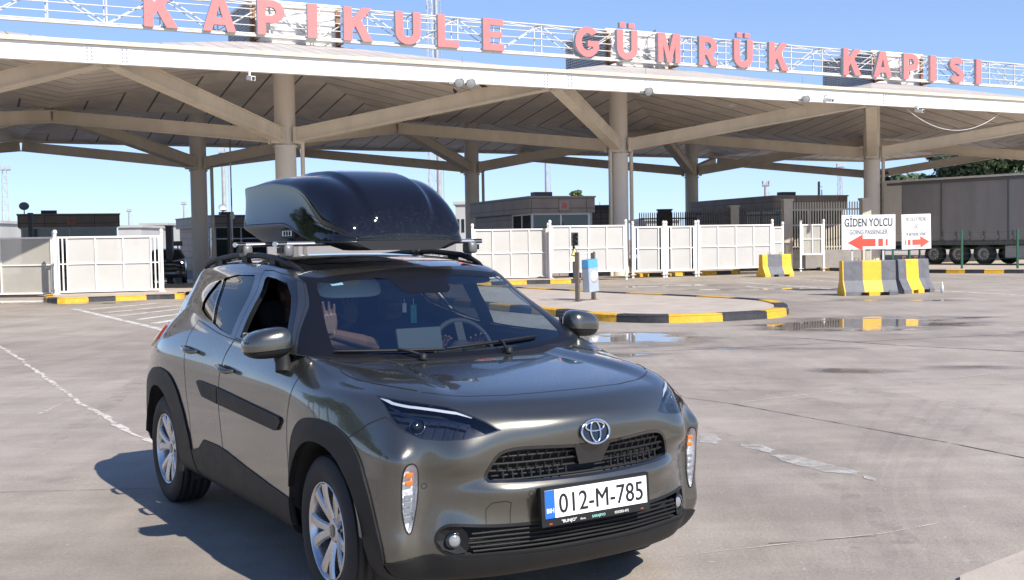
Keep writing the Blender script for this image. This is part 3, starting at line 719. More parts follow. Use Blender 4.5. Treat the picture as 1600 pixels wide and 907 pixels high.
# ================================================================== BOOTHS
def booth_material():
    m = bpy.data.materials.new('booth_panels'); m.use_nodes = True; n = m.node_tree; L = n.links; b = n.nodes['Principled BSDF']
    tc = n.nodes.new('ShaderNodeTexCoord'); sp = n.nodes.new('ShaderNodeSeparateXYZ'); L.new(tc.outputs['Object'], sp.inputs[0])
    fac = None
    for ax, s in ((0, 1.25), (2, .42)):
        d = n.nodes.new('ShaderNodeMath'); d.operation = 'DIVIDE'; d.inputs[1].default_value = s; L.new(sp.outputs[ax], d.inputs[0])
        f = n.nodes.new('ShaderNodeMath'); f.operation = 'FRACT'; L.new(d.outputs[0], f.inputs[0])
        c = n.nodes.new('ShaderNodeMath'); c.operation = 'LESS_THAN'; c.inputs[1].default_value = .03 / s; L.new(f.outputs[0], c.inputs[0])
        if fac is None: fac = c.outputs[0]
        else:
            x = n.nodes.new('ShaderNodeMath'); x.operation = 'MAXIMUM'; L.new(fac, x.inputs[0]); L.new(c.outputs[0], x.inputs[1]); fac = x.outputs[0]
    no = n.nodes.new('ShaderNodeTexNoise'); no.inputs['Scale'].default_value = 1.2; no.inputs['Detail'].default_value = 6; L.new(tc.outputs['Object'], no.inputs[0])
    r = n.nodes.new('ShaderNodeValToRGB'); e = r.color_ramp.elements; e[0].position = .3; e[0].color = (.185, .148, .122, 1); e[1].position = .7; e[1].color = (.265, .213, .178, 1); L.new(no.outputs['Fac'], r.inputs[0])
    mx = n.nodes.new('ShaderNodeMixRGB'); mx.inputs[2].default_value = (.05, .042, .037, 1); L.new(fac, mx.inputs[0]); L.new(r.outputs[0], mx.inputs[1]); L.new(mx.outputs[0], b.inputs['Base Color'])
    b.inputs['Roughness'].default_value = .5; return m
M_booth = booth_material()
M_bglass = mat('booth_glass', (.012, .022, .022), .06, spec=.7)
M_alu = mat('white_window_frame', (.62, .62, .61), .4, var=.05)
M_num = mat('red_number_paint', (.55, .04, .05), .5)
def booth(x, y, an, w, l, h, num, label, zb=0.0):
    r = empty('booth', (x, y, zb), an, label=label, cat='booth', group='brown clad control booths')
    # walls: body with the window band set back under the fascia band
    wl = MB(); hb = .85; ht = h - .64
    wl.box((w / 2, l / 2, hb / 2), (w, l, hb))
    wl.box((w / 2, l * .65, (hb + ht) / 2), (w - .3, l * .68, ht - hb))
    wl.box((w / 2, l / 2, (ht + h) / 2), (w + .12, l + .12, h - ht)); wl.build('wall', M_booth, r)
    rf_ = MB(); rf_.box((w / 2, l / 2, h + .035), (w + .2, l + .2, .07)); rr = rf_.build('roof', mat('booth_roof_edge', (.25, .22, .2), .5, var=.15), r)
    un = MB(); un.box((w * .30, .9, h + .17), (.8, .5, .2)); un.build('air_conditioner', M_dkmet, rr)
    wz = (hb + ht) / 2; wh = ht - hb
    for (cx, cy, sx, sy) in ((w / 2, .18, w - .2, .05), (.14, l * .17, .05, l * .30), (w - .14, l * .17, .05, l * .30)):
        wd = MB(); ax = 0 if sx > sy else 1
        for k in range(3 if ax == 0 else 3):
            t = (k / 2 - .5)
            p = (cx + t * (sx - .06), cy, wz) if ax == 0 else (cx, cy + t * (sy - .06), wz)
            wd.box(p, (.08, .08, wh - .01))
        for zz in (hb + .04, ht - .04, hb + wh * .62): wd.box((cx, cy, zz), (sx if ax == 0 else .075, sy if ax == 1 else .075, .075))
        wo = wd.build('window', M_alu, r)
        pn = MB(); pn.box((cx, cy, wz), (sx - .1 if ax == 0 else .02, sy - .1 if ax == 1 else .02, wh - .1)); pn.build('pane', M_bglass, wo)
    if num:
        nm = MB(); nm.box((w * .52, -.075, h - .33), (.44, .02, .40), None, 1)
        text_mb(nm, num, frame((w * .52, -.088, h - .45), (1, 0, 0), (0, 0, 1)), .25, 0, .75, .004, .02); nm.build('number_plate', [M_num, mat('booth_plate', (.30, .235, .21), .5)], r)
    return r
bA = R(20)
b1 = P(830, 400, 48); booth(b1.x, b1.y, bA, 2.85, 7.9, 3.40, '38', 'brown panelled control booth numbered 38 behind the right hand gates')
b2 = P(31, 400, 60.8); booth(b2.x, b2.y, R(22), 5.0, 12, 3.40, '107', 'brown panelled control booth numbered 107 behind the left gates')
b3 = P(335, 400, 69); booth(b3.x, b3.y, R(29), 3.4, 9.5, 3.40, None, 'brown panelled booth without a number left of the car roof box')
b4 = P(1210, 400, 58); booth(b4.x, b4.y, R(18), 4.2, 9.0, 3.62, None, 'long brown booth behind the palisade fence at the right')
# satellite dish & lamp on booth roofs
def dish(p, label):
    r = empty('roof_floodlight', p, .4, label=label, cat='floodlight')
    b = MB(); b.tube([(0, 0, 0), (0, 0, .25)], .03, 8); b.build('bracket', M_grmet, r)
    h = MB(); h.lathe([(0, -.06), (.15, -.04), (.26, .06), (.24, .07), (0, .05)], Matrix.Translation((0, -.05, .38)) @ Matrix.Rotation(R(60), 4, 'X'), 14); h.build('dish', M_grmet, r)
dish(P(38, 336, 61.5) + Vector((0, 0, .05)), 'grey dish on the roof of the booth numbered 107')
dish(P(348, 337, 70) + Vector((0, 0, .05)), 'grey dish on the roof of the booth beside the red striped pole')
# dark square posts in front of the lanes
def blackpost(u, vt, vb, D, w, label):
    p = P(u, vb, D); t = P(u, vt, D); b = MB(); b.box((0, 0, t.z / 2), (w, w, t.z)); b.box((0, 0, t.z + .03), (w * 1.15, w * 1.15, .06)); b.box((0, 0, .02), (w * 1.6, w * 1.6, .04))
    o = b.build('lane_post', M_dkmet); o.location = (p.x, p.y, 0); tag(o, label, 'post', 'dark square posts beside the lanes')
blackpost(51, 335, 440, 50, .16, 'dark square post before the booth numbered 107')
blackpost(267, 355, 440, 52, .28, 'thick dark square post at the lane mouth right of the left gates')
blackpost(360, 335, 440, 55, .15, 'dark square post before the booth left of the roof box')
# grey panels on the lane behind the left gate: kiosk window and lane barrier machine
k0 = P(279, 425, 54); kb = empty('barrier_machine', (k0.x, k0.y, 0), .3, label='slim grey lane barrier machine in the gap right of the left gates', cat='machine')
b = MB(); b.box((0, 0, .5), (.34, .3, 1.0)); b.build('cabinet', mat('cabinet_grey', (.30, .34, .38), .5, var=.1), kb)
b = MB(); b.tube([(0, 0, 1.0), (0, 0, 1.75)], .03, 8); b.box((0, -.02, 1.75), (.42, .12, .22)); b.build('reader', M_dkmet, kb)
# lifted lane barrier arm, red and white
ba = P(366, 420, 57); r = empty('lane_barrier', (ba.x, ba.y, 0), 0, label='raised red and white lane barrier arm with a round disc', cat='barrier')
b = MB(); b.box((0, 0, .55), (.32, .3, 1.1)); b.build('cabinet', M_white, r)
b = MB()
for k in range(7): b.tube([(0, -.2, 1.0 + k * .86), (0, -.2, 1.0 + (k + 1) * .86)], .034, 8, 1 if k in (0, 3, 6) else 0)
b.build('arm', [M_white, mat('red_band', (.42, .14, .11), .6)], r)
b = MB(); b.lathe([(0, .02), (.17, .02), (.17, -.02), (0, -.02)], Matrix.Translation((0, -.27, 3.05)) @ Matrix.Rotation(R(90), 4, 'X'), 20); b.build('disc', M_white, r)
# ================================================================== FENCES
def palisade(a, b, z0, z1, n, m_, label, cat='fence', pil=(), name='palisade_fence', wall=None, spike=True):
    a = Vector((a[0], a[1], 0)); b = Vector((b[0], b[1], 0)); d = b - a; w = d.length
    r = empty(name, a, math.atan2(d.y, d.x), label=label, cat=cat)
    q = MB()
    for k in range(n + 1):
        x = w * k / n
        q.box((x, 0, (z0 + z1) / 2), (.055, .03, z1 - z0))
        if spike: q.add([(x - .027, -.015, z1), (x + .027, -.015, z1), (x + .027, .015, z1), (x - .027, .015, z1), (x, 0, z1 + .1)], [(0, 1, 4), (1, 2, 4), (2, 3, 4), (3, 0, 4)])
    q.build('pales', m_, r)
    for zz in (z0 + .25, z1 - .3):
        q = MB(); q.box((w / 2, .04, zz), (w, .045, .07)); q.build('rail', m_, r)
    for x in pil:
        q = MB(); q.box((x, 0, (z1 + .1) / 2), (.42, .42, z1 + .1)); q.box((x, 0, z1 + .15), (.5, .5, .1)); q.build('pillar', M_cream2, r)
    if wall:
        q = MB(); q.box((w / 2, 0, wall / 2 + .05), (w, .3, wall - .1)); q.build('base_wall', M_wallc, r)
    return r
M_cream2 = mat('cream_plaster', (.52, .47, .39), .7, var=.12, vscale=2, dirt=((.3, .26, .2), 3, .66))
M_wallc = mat('low_wall_concrete', (.27, .25, .23), .8, var=.18, vscale=2, bump=.3)
M_pale = mat('cream_pale', (.50, .45, .36), .5, var=.1, vscale=2)
pa, pb = xy(1230, 53.6), xy(1352, 54)
wd = math.dist(pa, pb)
palisade(pa, pb, .85, 3.15, 30, M_pale, 'cream palisade fence with two plaster pillars behind the large white sign', 'fence', (0, wd), wall=.95)
# inner white wicket gate seen before it
gate(xy(1253, 52.6), xy(1285, 52.7), .75, 2.15, 2, 'small white wicket gate before the cream palisade fence', M_gmesh2, 'both')
pc, pd = xy(1098, 57), xy(1226, 57.5)
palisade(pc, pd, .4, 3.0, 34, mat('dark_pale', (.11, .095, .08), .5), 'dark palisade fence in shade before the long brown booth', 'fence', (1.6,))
pe, pf = xy(1000, 66), xy(1088, 66)
palisade(pe, pf, .3, 3.05, 26, M_dkmet, 'thin black spiked fence right of the middle column', 'fence', ())
q = MB(); q.box((0, 0, 1.6), (.75, .5, 3.2)); q.box((0, 0, 3.24), (.85, .6, .08)); o = q.build('fence_pillar', mat('dark_pillar', (.10, .09, .08), .7, var=.2)); pp = xy(1039, 65.5); o.location = (pp[0], pp[1], 0); tag(o, 'dark square pillar standing in the black spiked fence', 'pillar')
# green fence posts with their wire mesh by the trailer
M_green = mat('green_post', (.015, .10, .055), .45, var=.1)
gp = [xy(1395, 50), xy(1503, 48.6), xy(1590, 47.6), xy(1690, 46.6)]
gr = empty('wire_fence', (gp[0][0], gp[0][1], .13), 0, label='green post and wire fence in front of the grey trailer', cat='fence')
for p_ in gp:
    q = MB(); x, y = p_[0] - gp[0][0], p_[1] - gp[0][1]; q.box((x, y, .80), (.075, .075, 1.6)); q.box((x, y, 1.62), (.085, .085, .03)); q.build('post', M_green, gr)
q = MB()
for a_, b_ in zip(gp[:-1], gp[1:]):
    for k in range(7): q.tube([(a_[0] - gp[0][0], a_[1] - gp[0][1], .2 + k * .22), (b_[0] - gp[0][0], b_[1] - gp[0][1], .2 + k * .22)], .004, 4)
q.build('wire', M_green, gr)
# ================================================================== TRAILER
ta = P(1382, 400, 57.9); TD = Vector((.6, -.8, 0)); TW = Vector((-.8, -.6, 0))
tr_ = empty('semi_trailer', (ta.x, ta.y, .13), math.atan2(TD.y, TD.x), label='parked curtain sided semi trailer with grey tarpaulin and cream rear corner', cat='trailer')
# local x along the trailer (towards the camera right), local y to its left = away; width spans y -2.5..0 mirrored so the visible side is y=0 side
M_tarp = mat('grey_tarpaulin', (.25, .25, .255), .55, var=.14, vscale=1.2, bump=.5, bscale=3, stretch=(1, 1, .25))
M_tcr = mat('trailer_cream', (.60, .57, .50), .5, var=.08, vscale=2)
yw = -2.5
q = MB(); nx = 60; vs = []; fs = []
for k in range(nx + 1):
    x = 1.0 + 12.4 * k / nx; off = .02 * math.sin(k * 1.7) + .015 * math.sin(k * .63)
    for z in (1.15, 2.0, 3.0, 4.05): vs.append((x, -.02 - off * (1 if 1.2 < z < 4 else .2), z))
for k in range(nx):
    for j in range(3): fs.append((k * 4 + j, (k + 1) * 4 + j, (k + 1) * 4 + j + 1, k * 4 + j + 1))
q.add(vs, fs, 0, True); q.build('curtain', M_tarp, tr_)
M_strap = mat('tarp_strap', (.11, .11, .12), .7); M_buckle = mat('buckle', (.34, .34, .33), .4, metal=.6)
for k in range(18):
    q = MB(); x = .55 + k * .71; q.box((x + .6, -.065, 1.28), (.05, .012, .62), None, 0); q.box((x + .6, -.08, 1.30), (.06, .02, .14), None, 1); q.build('strap', [M_strap, M_buckle], tr_)
q = MB()
for x in (3.2, 6.6, 10.0): q.box((x, -.06, 2.6), (.05, .012, 2.85))
q.box((6.8, -.065, 3.98), (13.2, .03, .12)); q.build('curtain_seams', M_strap, tr_)
q = MB(); q.box((6.8, 1.25, 2.6), (13.3, 2.40, 2.95)); q.build('cargo_box', M_tarp, tr_)
q = MB(); q.box((.5, 1.25, 2.6), (1.02, 2.60, 3.0)); q.box((6.8, 1.25, 4.13), (13.5, 2.64, .10)); q.build('rear_frame', M_tcr, tr_)
q = MB(); q.box((-.03, .66, 2.6), (.05, 1.18, 2.85)); q.build('door', M_tcr, tr_); q = MB(); q.box((-.03, 1.88, 2.6), (.05, 1.18, 2.85)); q.build('door', M_tcr, tr_)
q = MB(); q.box((6.8, .02, 1.04), (13.4, .16, .20)); 
for k in range(26): q.box((.4 + k * .5, -.07, 1.06), (.05, .03, .16))
q.build('side_rail', mat('trailer_rail', (.10, .105, .11), .5, var=.2), tr_)
q = MB(); q.box((6.5, 1.25, .85), (13.0, 1.0, .25)); q.build('chassis', M_dkmet, tr_)
M_tyre = mat('tyre_rubber', (.022, .022, .023), .75, var=.25, vscale=14)
M_trim = mat('steel_wheel', (.24, .24, .24), .5, metal=.5, var=.2)
for t in (2.75, 4.05, 5.35):
    for yy in (.20, 2.3):
        Mx = Matrix.Translation((t, yy, .51)) @ Matrix.Rotation(R(90), 4, 'X')
        w_ = MB(); w_.lathe([(.30, -.17), (.44, -.19), (.50, -.14), (.51, 0), (.50, .14), (.44, .19), (.30, .17)], Mx, 28); wo = w_.build('wheel', M_tyre, tr_)
        q = MB(); q.lathe([(.30, .12), (.30, .17), (.26, .13), (.16, .06), (.14, .14), (0, .15)], Mx, 20); q.lathe([(.30, -.12), (.30, -.17), (.26, -.13), (.16, -.06), (.14, -.14), (0, -.15)], Mx, 20)
        for k in range(10):
            a_ = k * .628; q.add([Mx @ Vector((.21 * math.cos(a_) + dx, .21 * math.sin(a_) + dy, .125)) for dx, dy in ((-.02, -.02), (.02, -.02), (.02, .02), (-.02, .02))], [(0, 1, 2, 3)], 1)
        q.build('rim', [M_trim, M_white], wo)
q = MB(); q.box((7.2, .12, .62), (1.6, .06, .55)); q.box((10.9, .12, .6), (3.0, .04, .5)); q.build('side_guard', mat('guard_grey', (.3, .32, .33), .5, var=.1), tr_)
# ================================================================== BARRIERS
def barrier(pL, pR, h, cols, label, wb=.60):
    a = Vector((pL[0], pL[1], 0)); b = Vector((pR[0], pR[1], 0)); d = b - a; L_ = d.length
    r = MB(); prof = [(0, 0), (0, .10), (.045, .16), (.17, .40), (.20, h - .03), (.225, h), (wb - .225, h), (wb - .20, h - .03), (wb - .17, .40), (wb - .045, .16), (wb, .10), (wb, 0)]
    # cut into bands along the length, two slots at the foot for a fork lift
    xs = [0]
    for (f, c) in cols: xs.append(xs[-1] + f * L_)
    slots = [(.30 * L_, .46 * L_), (.66 * L_, .84 * L_)]
    cuts = sorted(set([round(x, 4) for x in xs] + [round(s, 4) for t in slots for s in t]))
    def cidx(x):
        for k in range(len(cols)):
            if x <= xs[k + 1] + 1e-6: return cols[k][1]
    for x0, x1 in zip(cuts[:-1], cuts[1:]):
        m_ = (x0 + x1) / 2; ci = cidx(m_); ins = any(s0 < m_ < s1 for s0, s1 in slots)
        pf = prof[:] if not ins else [(.02, .09)] + prof[2:-2] + [(wb - .02, .09)]
        n = len(pf)
        vs = [(x0, y, z) for y, z in pf] + [(x1, y, z) for y, z in pf]
        r.add(vs, [(i, n + i, n + i + 1, i + 1) for i in range(n - 1)] + [(0, n - 1, 2 * n - 1, n)], ci)
        r.add([(x0, y, z) for y, z in pf], [tuple(range(n))], ci); r.add([(x1, y, z) for y, z in pf], [tuple(range(n))[::-1]], ci)
    for k in range(2): r.tube([(L_ * (.3 + .4 * k) - .06, wb / 2, h - .02), (L_ * (.3 + .4 * k) - .05, wb / 2, h + .07), (L_ * (.3 + .4 * k) + .05, wb / 2, h + .07), (L_ * (.3 + .4 * k) + .06, wb / 2, h - .02)], .012, 6, 2)
    o = r.build('concrete_barrier', [M_bgrey, M_byel, M_rust]); o.location = a; o.rotation_euler = (0, 0, math.atan2(d.y, d.x)); tag(o, label, 'barrier', 'yellow and grey concrete barriers')
    return o
M_bgrey = mat('barrier_grey_paint', (.135, .14, .155), .6, var=.25, vscale=5, bump=.3, bscale=40, dirt=((.45, .44, .42), 6, .66))
M_byel = mat('barrier_yellow_paint', (.80, .46, .035), .55, var=.16, vscale=5, bump=.3, bscale=40, dirt=((.30, .23, .13), 7, .65))
YG = 1
b2l, b2r = G(1320, 463), G(1403.5, 461.5)
barrier(b2l, b2r, .93, [(.02, 1), (.36, 0), (.35, 1), (.27, 0)], 'striped concrete barrier with a yellow end below the large white sign', .66)
b3l, b3r = G(1414, 460), G(1468, 457.5)
barrier(b3l + Vector((.02, .1, 0)), b3r + Vector((.0, .35, 0)), .93, [(.25, 0), (.4, 1), (.35, 0)], 'striped concrete barrier below the smaller white sign, right of its neighbour', .62)
b1l, b1r = G(1196, 433.5), G(1241, 432)
barrier(b1l, b1r, .90, [(.18, 1), (.5, 0), (.32, 1)], 'lone striped concrete barrier standing before the long mesh gate', .62)
# plastic bottle
p = G(1472, 458); q = MB(); q.lathe([(0, 0), (.04, 0), (.042, .16), (.04, .2), (.018, .26), (.018, .30), (0, .30)], Matrix.Identity(4), 12)
o = q.build('bottle', mat('clear_plastic', (.55, .65, .75), .15)); o.location = p; tag(o, 'clear plastic bottle standing beside the right striped barrier', 'bottle')
# ================================================================== SIGNS
M_sign = mat('sign_white', (.80, .80, .79), .4, var=.03, vscale=2); M_sred = mat('sign_red', (.72, .10, .06), .45); M_sblk = mat('sign_text_black', (.05, .05, .055), .5); M_sgry = mat('sign_text_grey', (.20, .21, .22), .5)
def arrow(mb, M, s, sgn, mi):
    q = [(-.42, 0), (-.12, .165), (-.12, .075), (.14, .075), (.14, -.075), (-.12, -.075), (-.12, -.165)]
    for poly in ([q, [(.20, -.075), (.29, -.075), (.29, .075), (.20, .075)], [(.35, -.065), (.385, -.065), (.385, .065), (.35, .065)]]):
        pl = [(x * s * sgn, y * s) for x, y in poly]
        if sgn < 0: pl = pl[::-1]
        mb.prism(pl, M, .004, mi)
def board(u0, v0, u1, v1, D0, D1, lines, sgn, label, posts, tilt=0.0):
    a = P(u0, v1, D0); b = P(u1, v1, D1); t = P((u0 + u1) / 2, v0, (D0 + D1) / 2); bt = P((u0 + u1) / 2, v1, (D0 + D1) / 2)
    d = Vector((b.x - a.x, b.y - a.y, 0)); w = d.length; h = t.z - bt.z; an = math.atan2(d.y, d.x)
    r = empty('direction_sign', (a.x, a.y, 0), an, label=label, cat='sign')
    z0 = bt.z
    q = MB(); q.box((w / 2, 0, z0 + h / 2), (w, .035, h), Matrix.Rotation(tilt, 3, 'Y')); q.build('board', M_sign, r, .004)
    q = MB(); TM = Matrix.Translation((w / 2, 0, z0 + h / 2)) @ Matrix.Rotation(tilt, 4, 'Y')
    for (txt, yy, hh, mi, xs, bd) in lines:
        text_mb(q, txt, TM @ frame((0, -.020, yy * h), (1, 0, 0), (0, 0, 1)), hh, mi, xs, .003, bd)
    q.build('lettering', [M_sblk, M_sgry], r)
    q = MB(); arrow(q, TM @ frame((0, -.020, -.30 * h), (1, 0, 0), (0, 0, 1)), w * .92 if sgn > 0 else w * 1.05, sgn, 0); q.build('arrow', M_sred, r)
    for (x, z_b, m_, pw) in posts:
        q = MB(); q.box((x * w, .05, (z0 + h * .8 + z_b) / 2), (pw, .06, z0 + h * .8 - z_b)); q.box((x * w, .05, z_b + .01), (pw * 2.4, .2, .02)); q.build('post', m_, r)
board(1315, 336, 1399, 390, 33, 32.9, [('GİDEN YOLCU', .17, .235, 0, .62, .012), ('GOING PASSENGER', -.06, .135, 1, .66, .004)], 1, 'large white sign reading GİDEN YOLCU with a red arrow pointing left', [(.5, .0, M_cream2, .13), (.2, .0, M_alu, .05), (.78, .0, M_alu, .05)])
board(1408.5, 335, 1454, 389.5, 33.2, 33.5, [('PROTOKOL VE PERSONEL', .30, .125, 1, .35, .004), ('GİRİŞ', .09, .125, 1, .5, .004), ('VIP AND PERSONEL ENTRANCE', -.12, .105, 1, .34, .003)], -1, 'smaller white sign reading PROTOKOL VE PERSONEL with a red arrow pointing right', [(.3, .0, M_green, .05), (.66, .0, M_dkmet, .03)], -.02)
# ================================================================== LITTER BIN
bl, br_ = G(902.5, 471.5, .135), G(927.5, 468.5, .135)
d = Vector((br_.x - bl.x, br_.y - bl.y, 0)); bw = d.length
bn = empty('litter_bin', (bl.x, bl.y, .135), math.atan2(d.y, d.x), label='blue and grey litter bin marked G11 hung between two brown posts', cat='litter bin')
M_brown = mat('brown_steel', (.13, .105, .085), .45, var=.2, vscale=8)
for x in (0, bw):
    q = MB(); q.box((x, 0, .59), (.075, .09, 1.18)); q.box((x, 0, .008), (.16, .16, .016)); q.build('post', M_brown, bn)
q = MB(); q.box((bw / 2, 0, 1.165), (bw - .07, .03, .03)); q.build('crossbar', mat('light_grey_bar', (.5, .5, .5), .5), bn)
# the bin is turned a little between the posts
BM = Matrix.Translation((bw * .54, -.115, .62)) @ Matrix.Rotation(R(-10), 4, 'Z') @ Matrix.Rotation(R(-4), 4, 'Y')
q = MB()
def rbox(mb, M, sx, sy, z0, z1, r, mi, t=1.0):
    vs = []; n = 5; ring = []
    for (cx, cy, a0) in ((sx - r, sy - r, 0), (-sx + r, sy - r, 90), (-sx + r, -sy + r, 180), (sx - r, -sy + r, 270)):
        for k in range(n): a = R(a0 + 90 * k / (n - 1)); ring.append((cx + r * math.cos(a), cy + r * math.sin(a)))
    N = len(ring)
    vs = [M @ Vector((x, y, z0)) for x, y in ring] + [M @ Vector((x * t, y * t, z1)) for x, y in ring]
    mb.add(vs, [(i, (i + 1) % N, N + (i + 1) % N, N + i) for i in range(N)] + [tuple(range(N))[::-1], tuple(range(N, 2 * N))], mi)
rbox(q, BM, .195, .11, -.40, .18, .03, 0, 1.0); q.build('bin_body', mat('bin_grey', (.36, .41, .47), .4, var=.08), bn)
q = MB(); rbox(q, BM, .199, .114, .183, .38, .03, 0, .95); q.build('lid', mat('bin_blue', (.10, .36, .66), .4, var=.08), bn)
q = MB(); q.lathe([(0, .006), (.145, .006), (.145, 0)], BM @ frame((.01, -.112, -.04), (1, 0, 0), (0, 0, 1)), 28, 0)
text_mb(q, 'G11', BM @ frame((.01, -.120, -.095), (1, 0, 0), (0, 0, 1)), .115, 1, .8, .003, .01); q.build('number_badge', [M_white, mat('badge_text', (.62, .40, .36), .5)], bn)
# ================================================================== SIGNAL POST
sp = P(897, 440, 43.6); r = empty('signal_post', (sp.x, sp.y, 0), R(12), label='small traffic light with a yellow warning triangle on a dark post', cat='traffic light')
D_ = sp.y; zz = lambda v: P(897, v, D_).z
q = MB(); q.tube([(0, 0, 0), (0, 0, zz(365))], .045, 8); q.build('pole', M_dkmet, r)
q = MB(); q.box((.02, -.10, zz(374)), (.24, .16, .50)); hd = q.build('signal_head', M_dkmet, r)
for k, c in enumerate(((.12, .02, .02), (.12, .08, .02), (.02, .10, .05))):
    q = MB(); Mx = Matrix.Translation((.02, -.18, zz(374) + .155 - k * .155)) @ Matrix.Rotation(R(90), 4, 'X'); q.lathe([(0, .0), (.06, 0)], Mx, 16, 0); q.lathe([(.068, 0), (.068, .09)], Mx, 14, 1); q.build('lamp', [mat('signal_lens_%s' % 'red amber green'.split()[k], c, .2), M_dkmet], hd)
ht = zz(385.5) - zz(400); 
q = MB(); q.prism([(-.155, 0), (.155, 0), (0, ht)], frame((.02, -.07, zz(400)), (1, 0, 0), (0, 0, 1)), .012, 1); q.prism([(-.11, .03), (.11, .03), (0, ht - .07)], frame((.02, -.083, zz(400)), (1, 0, 0), (0, 0, 1)), .004, 0)
q.box((.02, -.09, zz(400) + .13), (.02, .006, .10), None, 1)
q.build('warning_triangle', [mat('warning_yellow', (.85, .78, .30), .5), M_dkmet], r)
q = MB(); q.box((0, -.075, zz(405)), (.36, .015, .19)); q.box((0, -.085, zz(404)), (.28, .004, .02), None, 1); q.build('plate', [mat('pale_yellow_plate', (.80, .76, .48), .5), mat('plate_line', (.55, .5, .3), .5)], r)
# blue plastic drum peeping out behind
bd = P(898, 430, 46.5); q = MB(); q.lathe([(0, 0), (.22, 0), (.25, .1), (.25, .55), (.2, .62), (0, .62)], Matrix.Identity(4), 18); o = q.build('barrel', mat('blue_plastic', (.02, .07, .30), .4)); o.location = (bd.x, bd.y, 0); tag(o, 'blue plastic barrel on the ground behind the litter bin', 'barrel')
# ================================================================== MASTS
def mast(u, vt, D, w, label, lattice=True, head=True, wt=None):
    p = P(u, 380, D); H_ = P(u, vt, D).z; r = empty('light_mast', (p.x, p.y, 0), .3, label=label, cat='mast')
    q = MB(); wt = wt or w * .5
    if lattice:
        n = max(6, int(H_ / (w * 1.6)))
        for k in range(n):
            z0, z1 = H_ * k / n, H_ * (k + 1) / n; s0, s1 = w + (wt - w) * k / n, w + (wt - w) * (k + 1) / n
            cs0 = [Vector((sx * s0 / 2, sy * s0 / 2, z0)) for sx, sy in ((-1, -1), (1, -1), (1, 1), (-1, 1))]; cs1 = [Vector((sx * s1 / 2, sy * s1 / 2, z1)) for sx, sy in ((-1, -1), (1, -1), (1, 1), (-1, 1))]
            for i in range(4):
                tb_ = min(.07, w * .075); q.bar(cs0[i], cs1[i], tb_, tb_); q.bar(cs0[i], cs1[(i + 1) % 4], tb_ * .5, tb_ * .5); q.bar(cs1[i], cs1[(i + 1) % 4], tb_ * .5, tb_ * .5)
    else:
        q.tube([(0, 0, 0), (0, 0, H_)], [w / 2, wt / 2], 10)
        for k in range(int(H_ / 1.2)): q.box((w * .75, 0, 1 + k * 1.2), (w * .55, .03, .03))
        q.tube([(w * 1.0, 0, .5), (w * .9, 0, H_ - .5)], .03, 5)
    q.build('mast_shaft', M_grmet2, r)
    if head:
        q = MB(); q.box((0, 0, H_), (w * 1.6, .3, .12))
        for k in (-1, 0, 1): q.box((k * w * .6, -.2, H_ + .3), (.4, .25, .35))
        q.build('lamp_head', M_grmet2, r)
M_grmet2 = mat('galvanised', (.42, .43, .44), .5, metal=.2, var=.15, vscale=2)
mast(688, -80, 95, .40, 'thick pale pole mast beside a lattice rising above the canopy', False, False, .34)
mast(678, -70, 110, .75, 'slender lattice mast behind the thick pale pole')
mast(10, 266, 130, .9, 'lattice floodlight mast at the far left over the booth')
mast(203, 331, 190, .5, 'thin distant lamp mast between the two left booths', False, True, .3)
mast(289, 320, 180, .5, 'thin distant lamp mast left of the back column', False, True, .3)
mast(352, 240, 110, .5, 'thin mast with a small lamp behind the red striped pole', False, True, .35)
mast(855.5, 252, 120, .45, 'thin bare mast behind the booth numbered 38', False, False, .35)
mast(1197, 291, 110, .4, 'small antenna mast on the roof line of the long brown booth', False, True, .3)
mast(1280, 284, 70, .22, 'thin leaning pole behind the cream palisade fence', False, False, .15)
mast(1313, 262, 150, .7, 'distant lattice mast left of the right column')
# distant buildings
M_farw = mat('far_white_wall', (.42, .42, .41), .7, var=.15, vscale=.3); M_fard = mat('far_dark', (.10, .11, .11), .6)
def far_building(u0, u1, vt, D, dep, h2, label, m_=None):
    a = P(u0, 400, D); b = P(u1, 400, D); H_ = P((u0 + u1) / 2, vt, D).z; w = b.x - a.x
    r = empty('building', ((a.x + b.x) / 2, D, 0), 0, label=label, cat='building')
    q = MB(); q.box((0, dep / 2, H_ / 2), (w, dep, H_)); q.build('wall', m_ or M_farw, r)
    q = MB(); q.box((0, dep / 2, H_ + .15), (w + .5, dep + .5, .3)); q.build('roof', M_fard if h2 else M_farw, r)
    n = max(2, int(w / 3))
    for k in range(n):
        q = MB(); q.box((-w / 2 + (k + .5) * w / n, -.03, H_ * .6), (w / n * .6, .08, H_ * .25)); q.build('window', M_bglass, r)
far_building(186, 222, 356, 140, 12, 0, 'pale low building far behind the left gates')
far_building(222, 262, 352, 160, 12, 0, 'white two part building far behind the lane mouth')
far_building(713, 728, 320, 120, 8, 0, 'white distant building just left of the booth numbered 38')
far_building(926, 952, 328, 75, 6, 1, 'low dark annexe right of the booth numbered 38', M_booth)
far_building(1010, 1062, 345, 110, 14, 0, 'white shed with a pale roof behind the black spiked fence')
far_building(-80, 2, 350, 120, 12, 0, 'pale building beyond the far left edge')
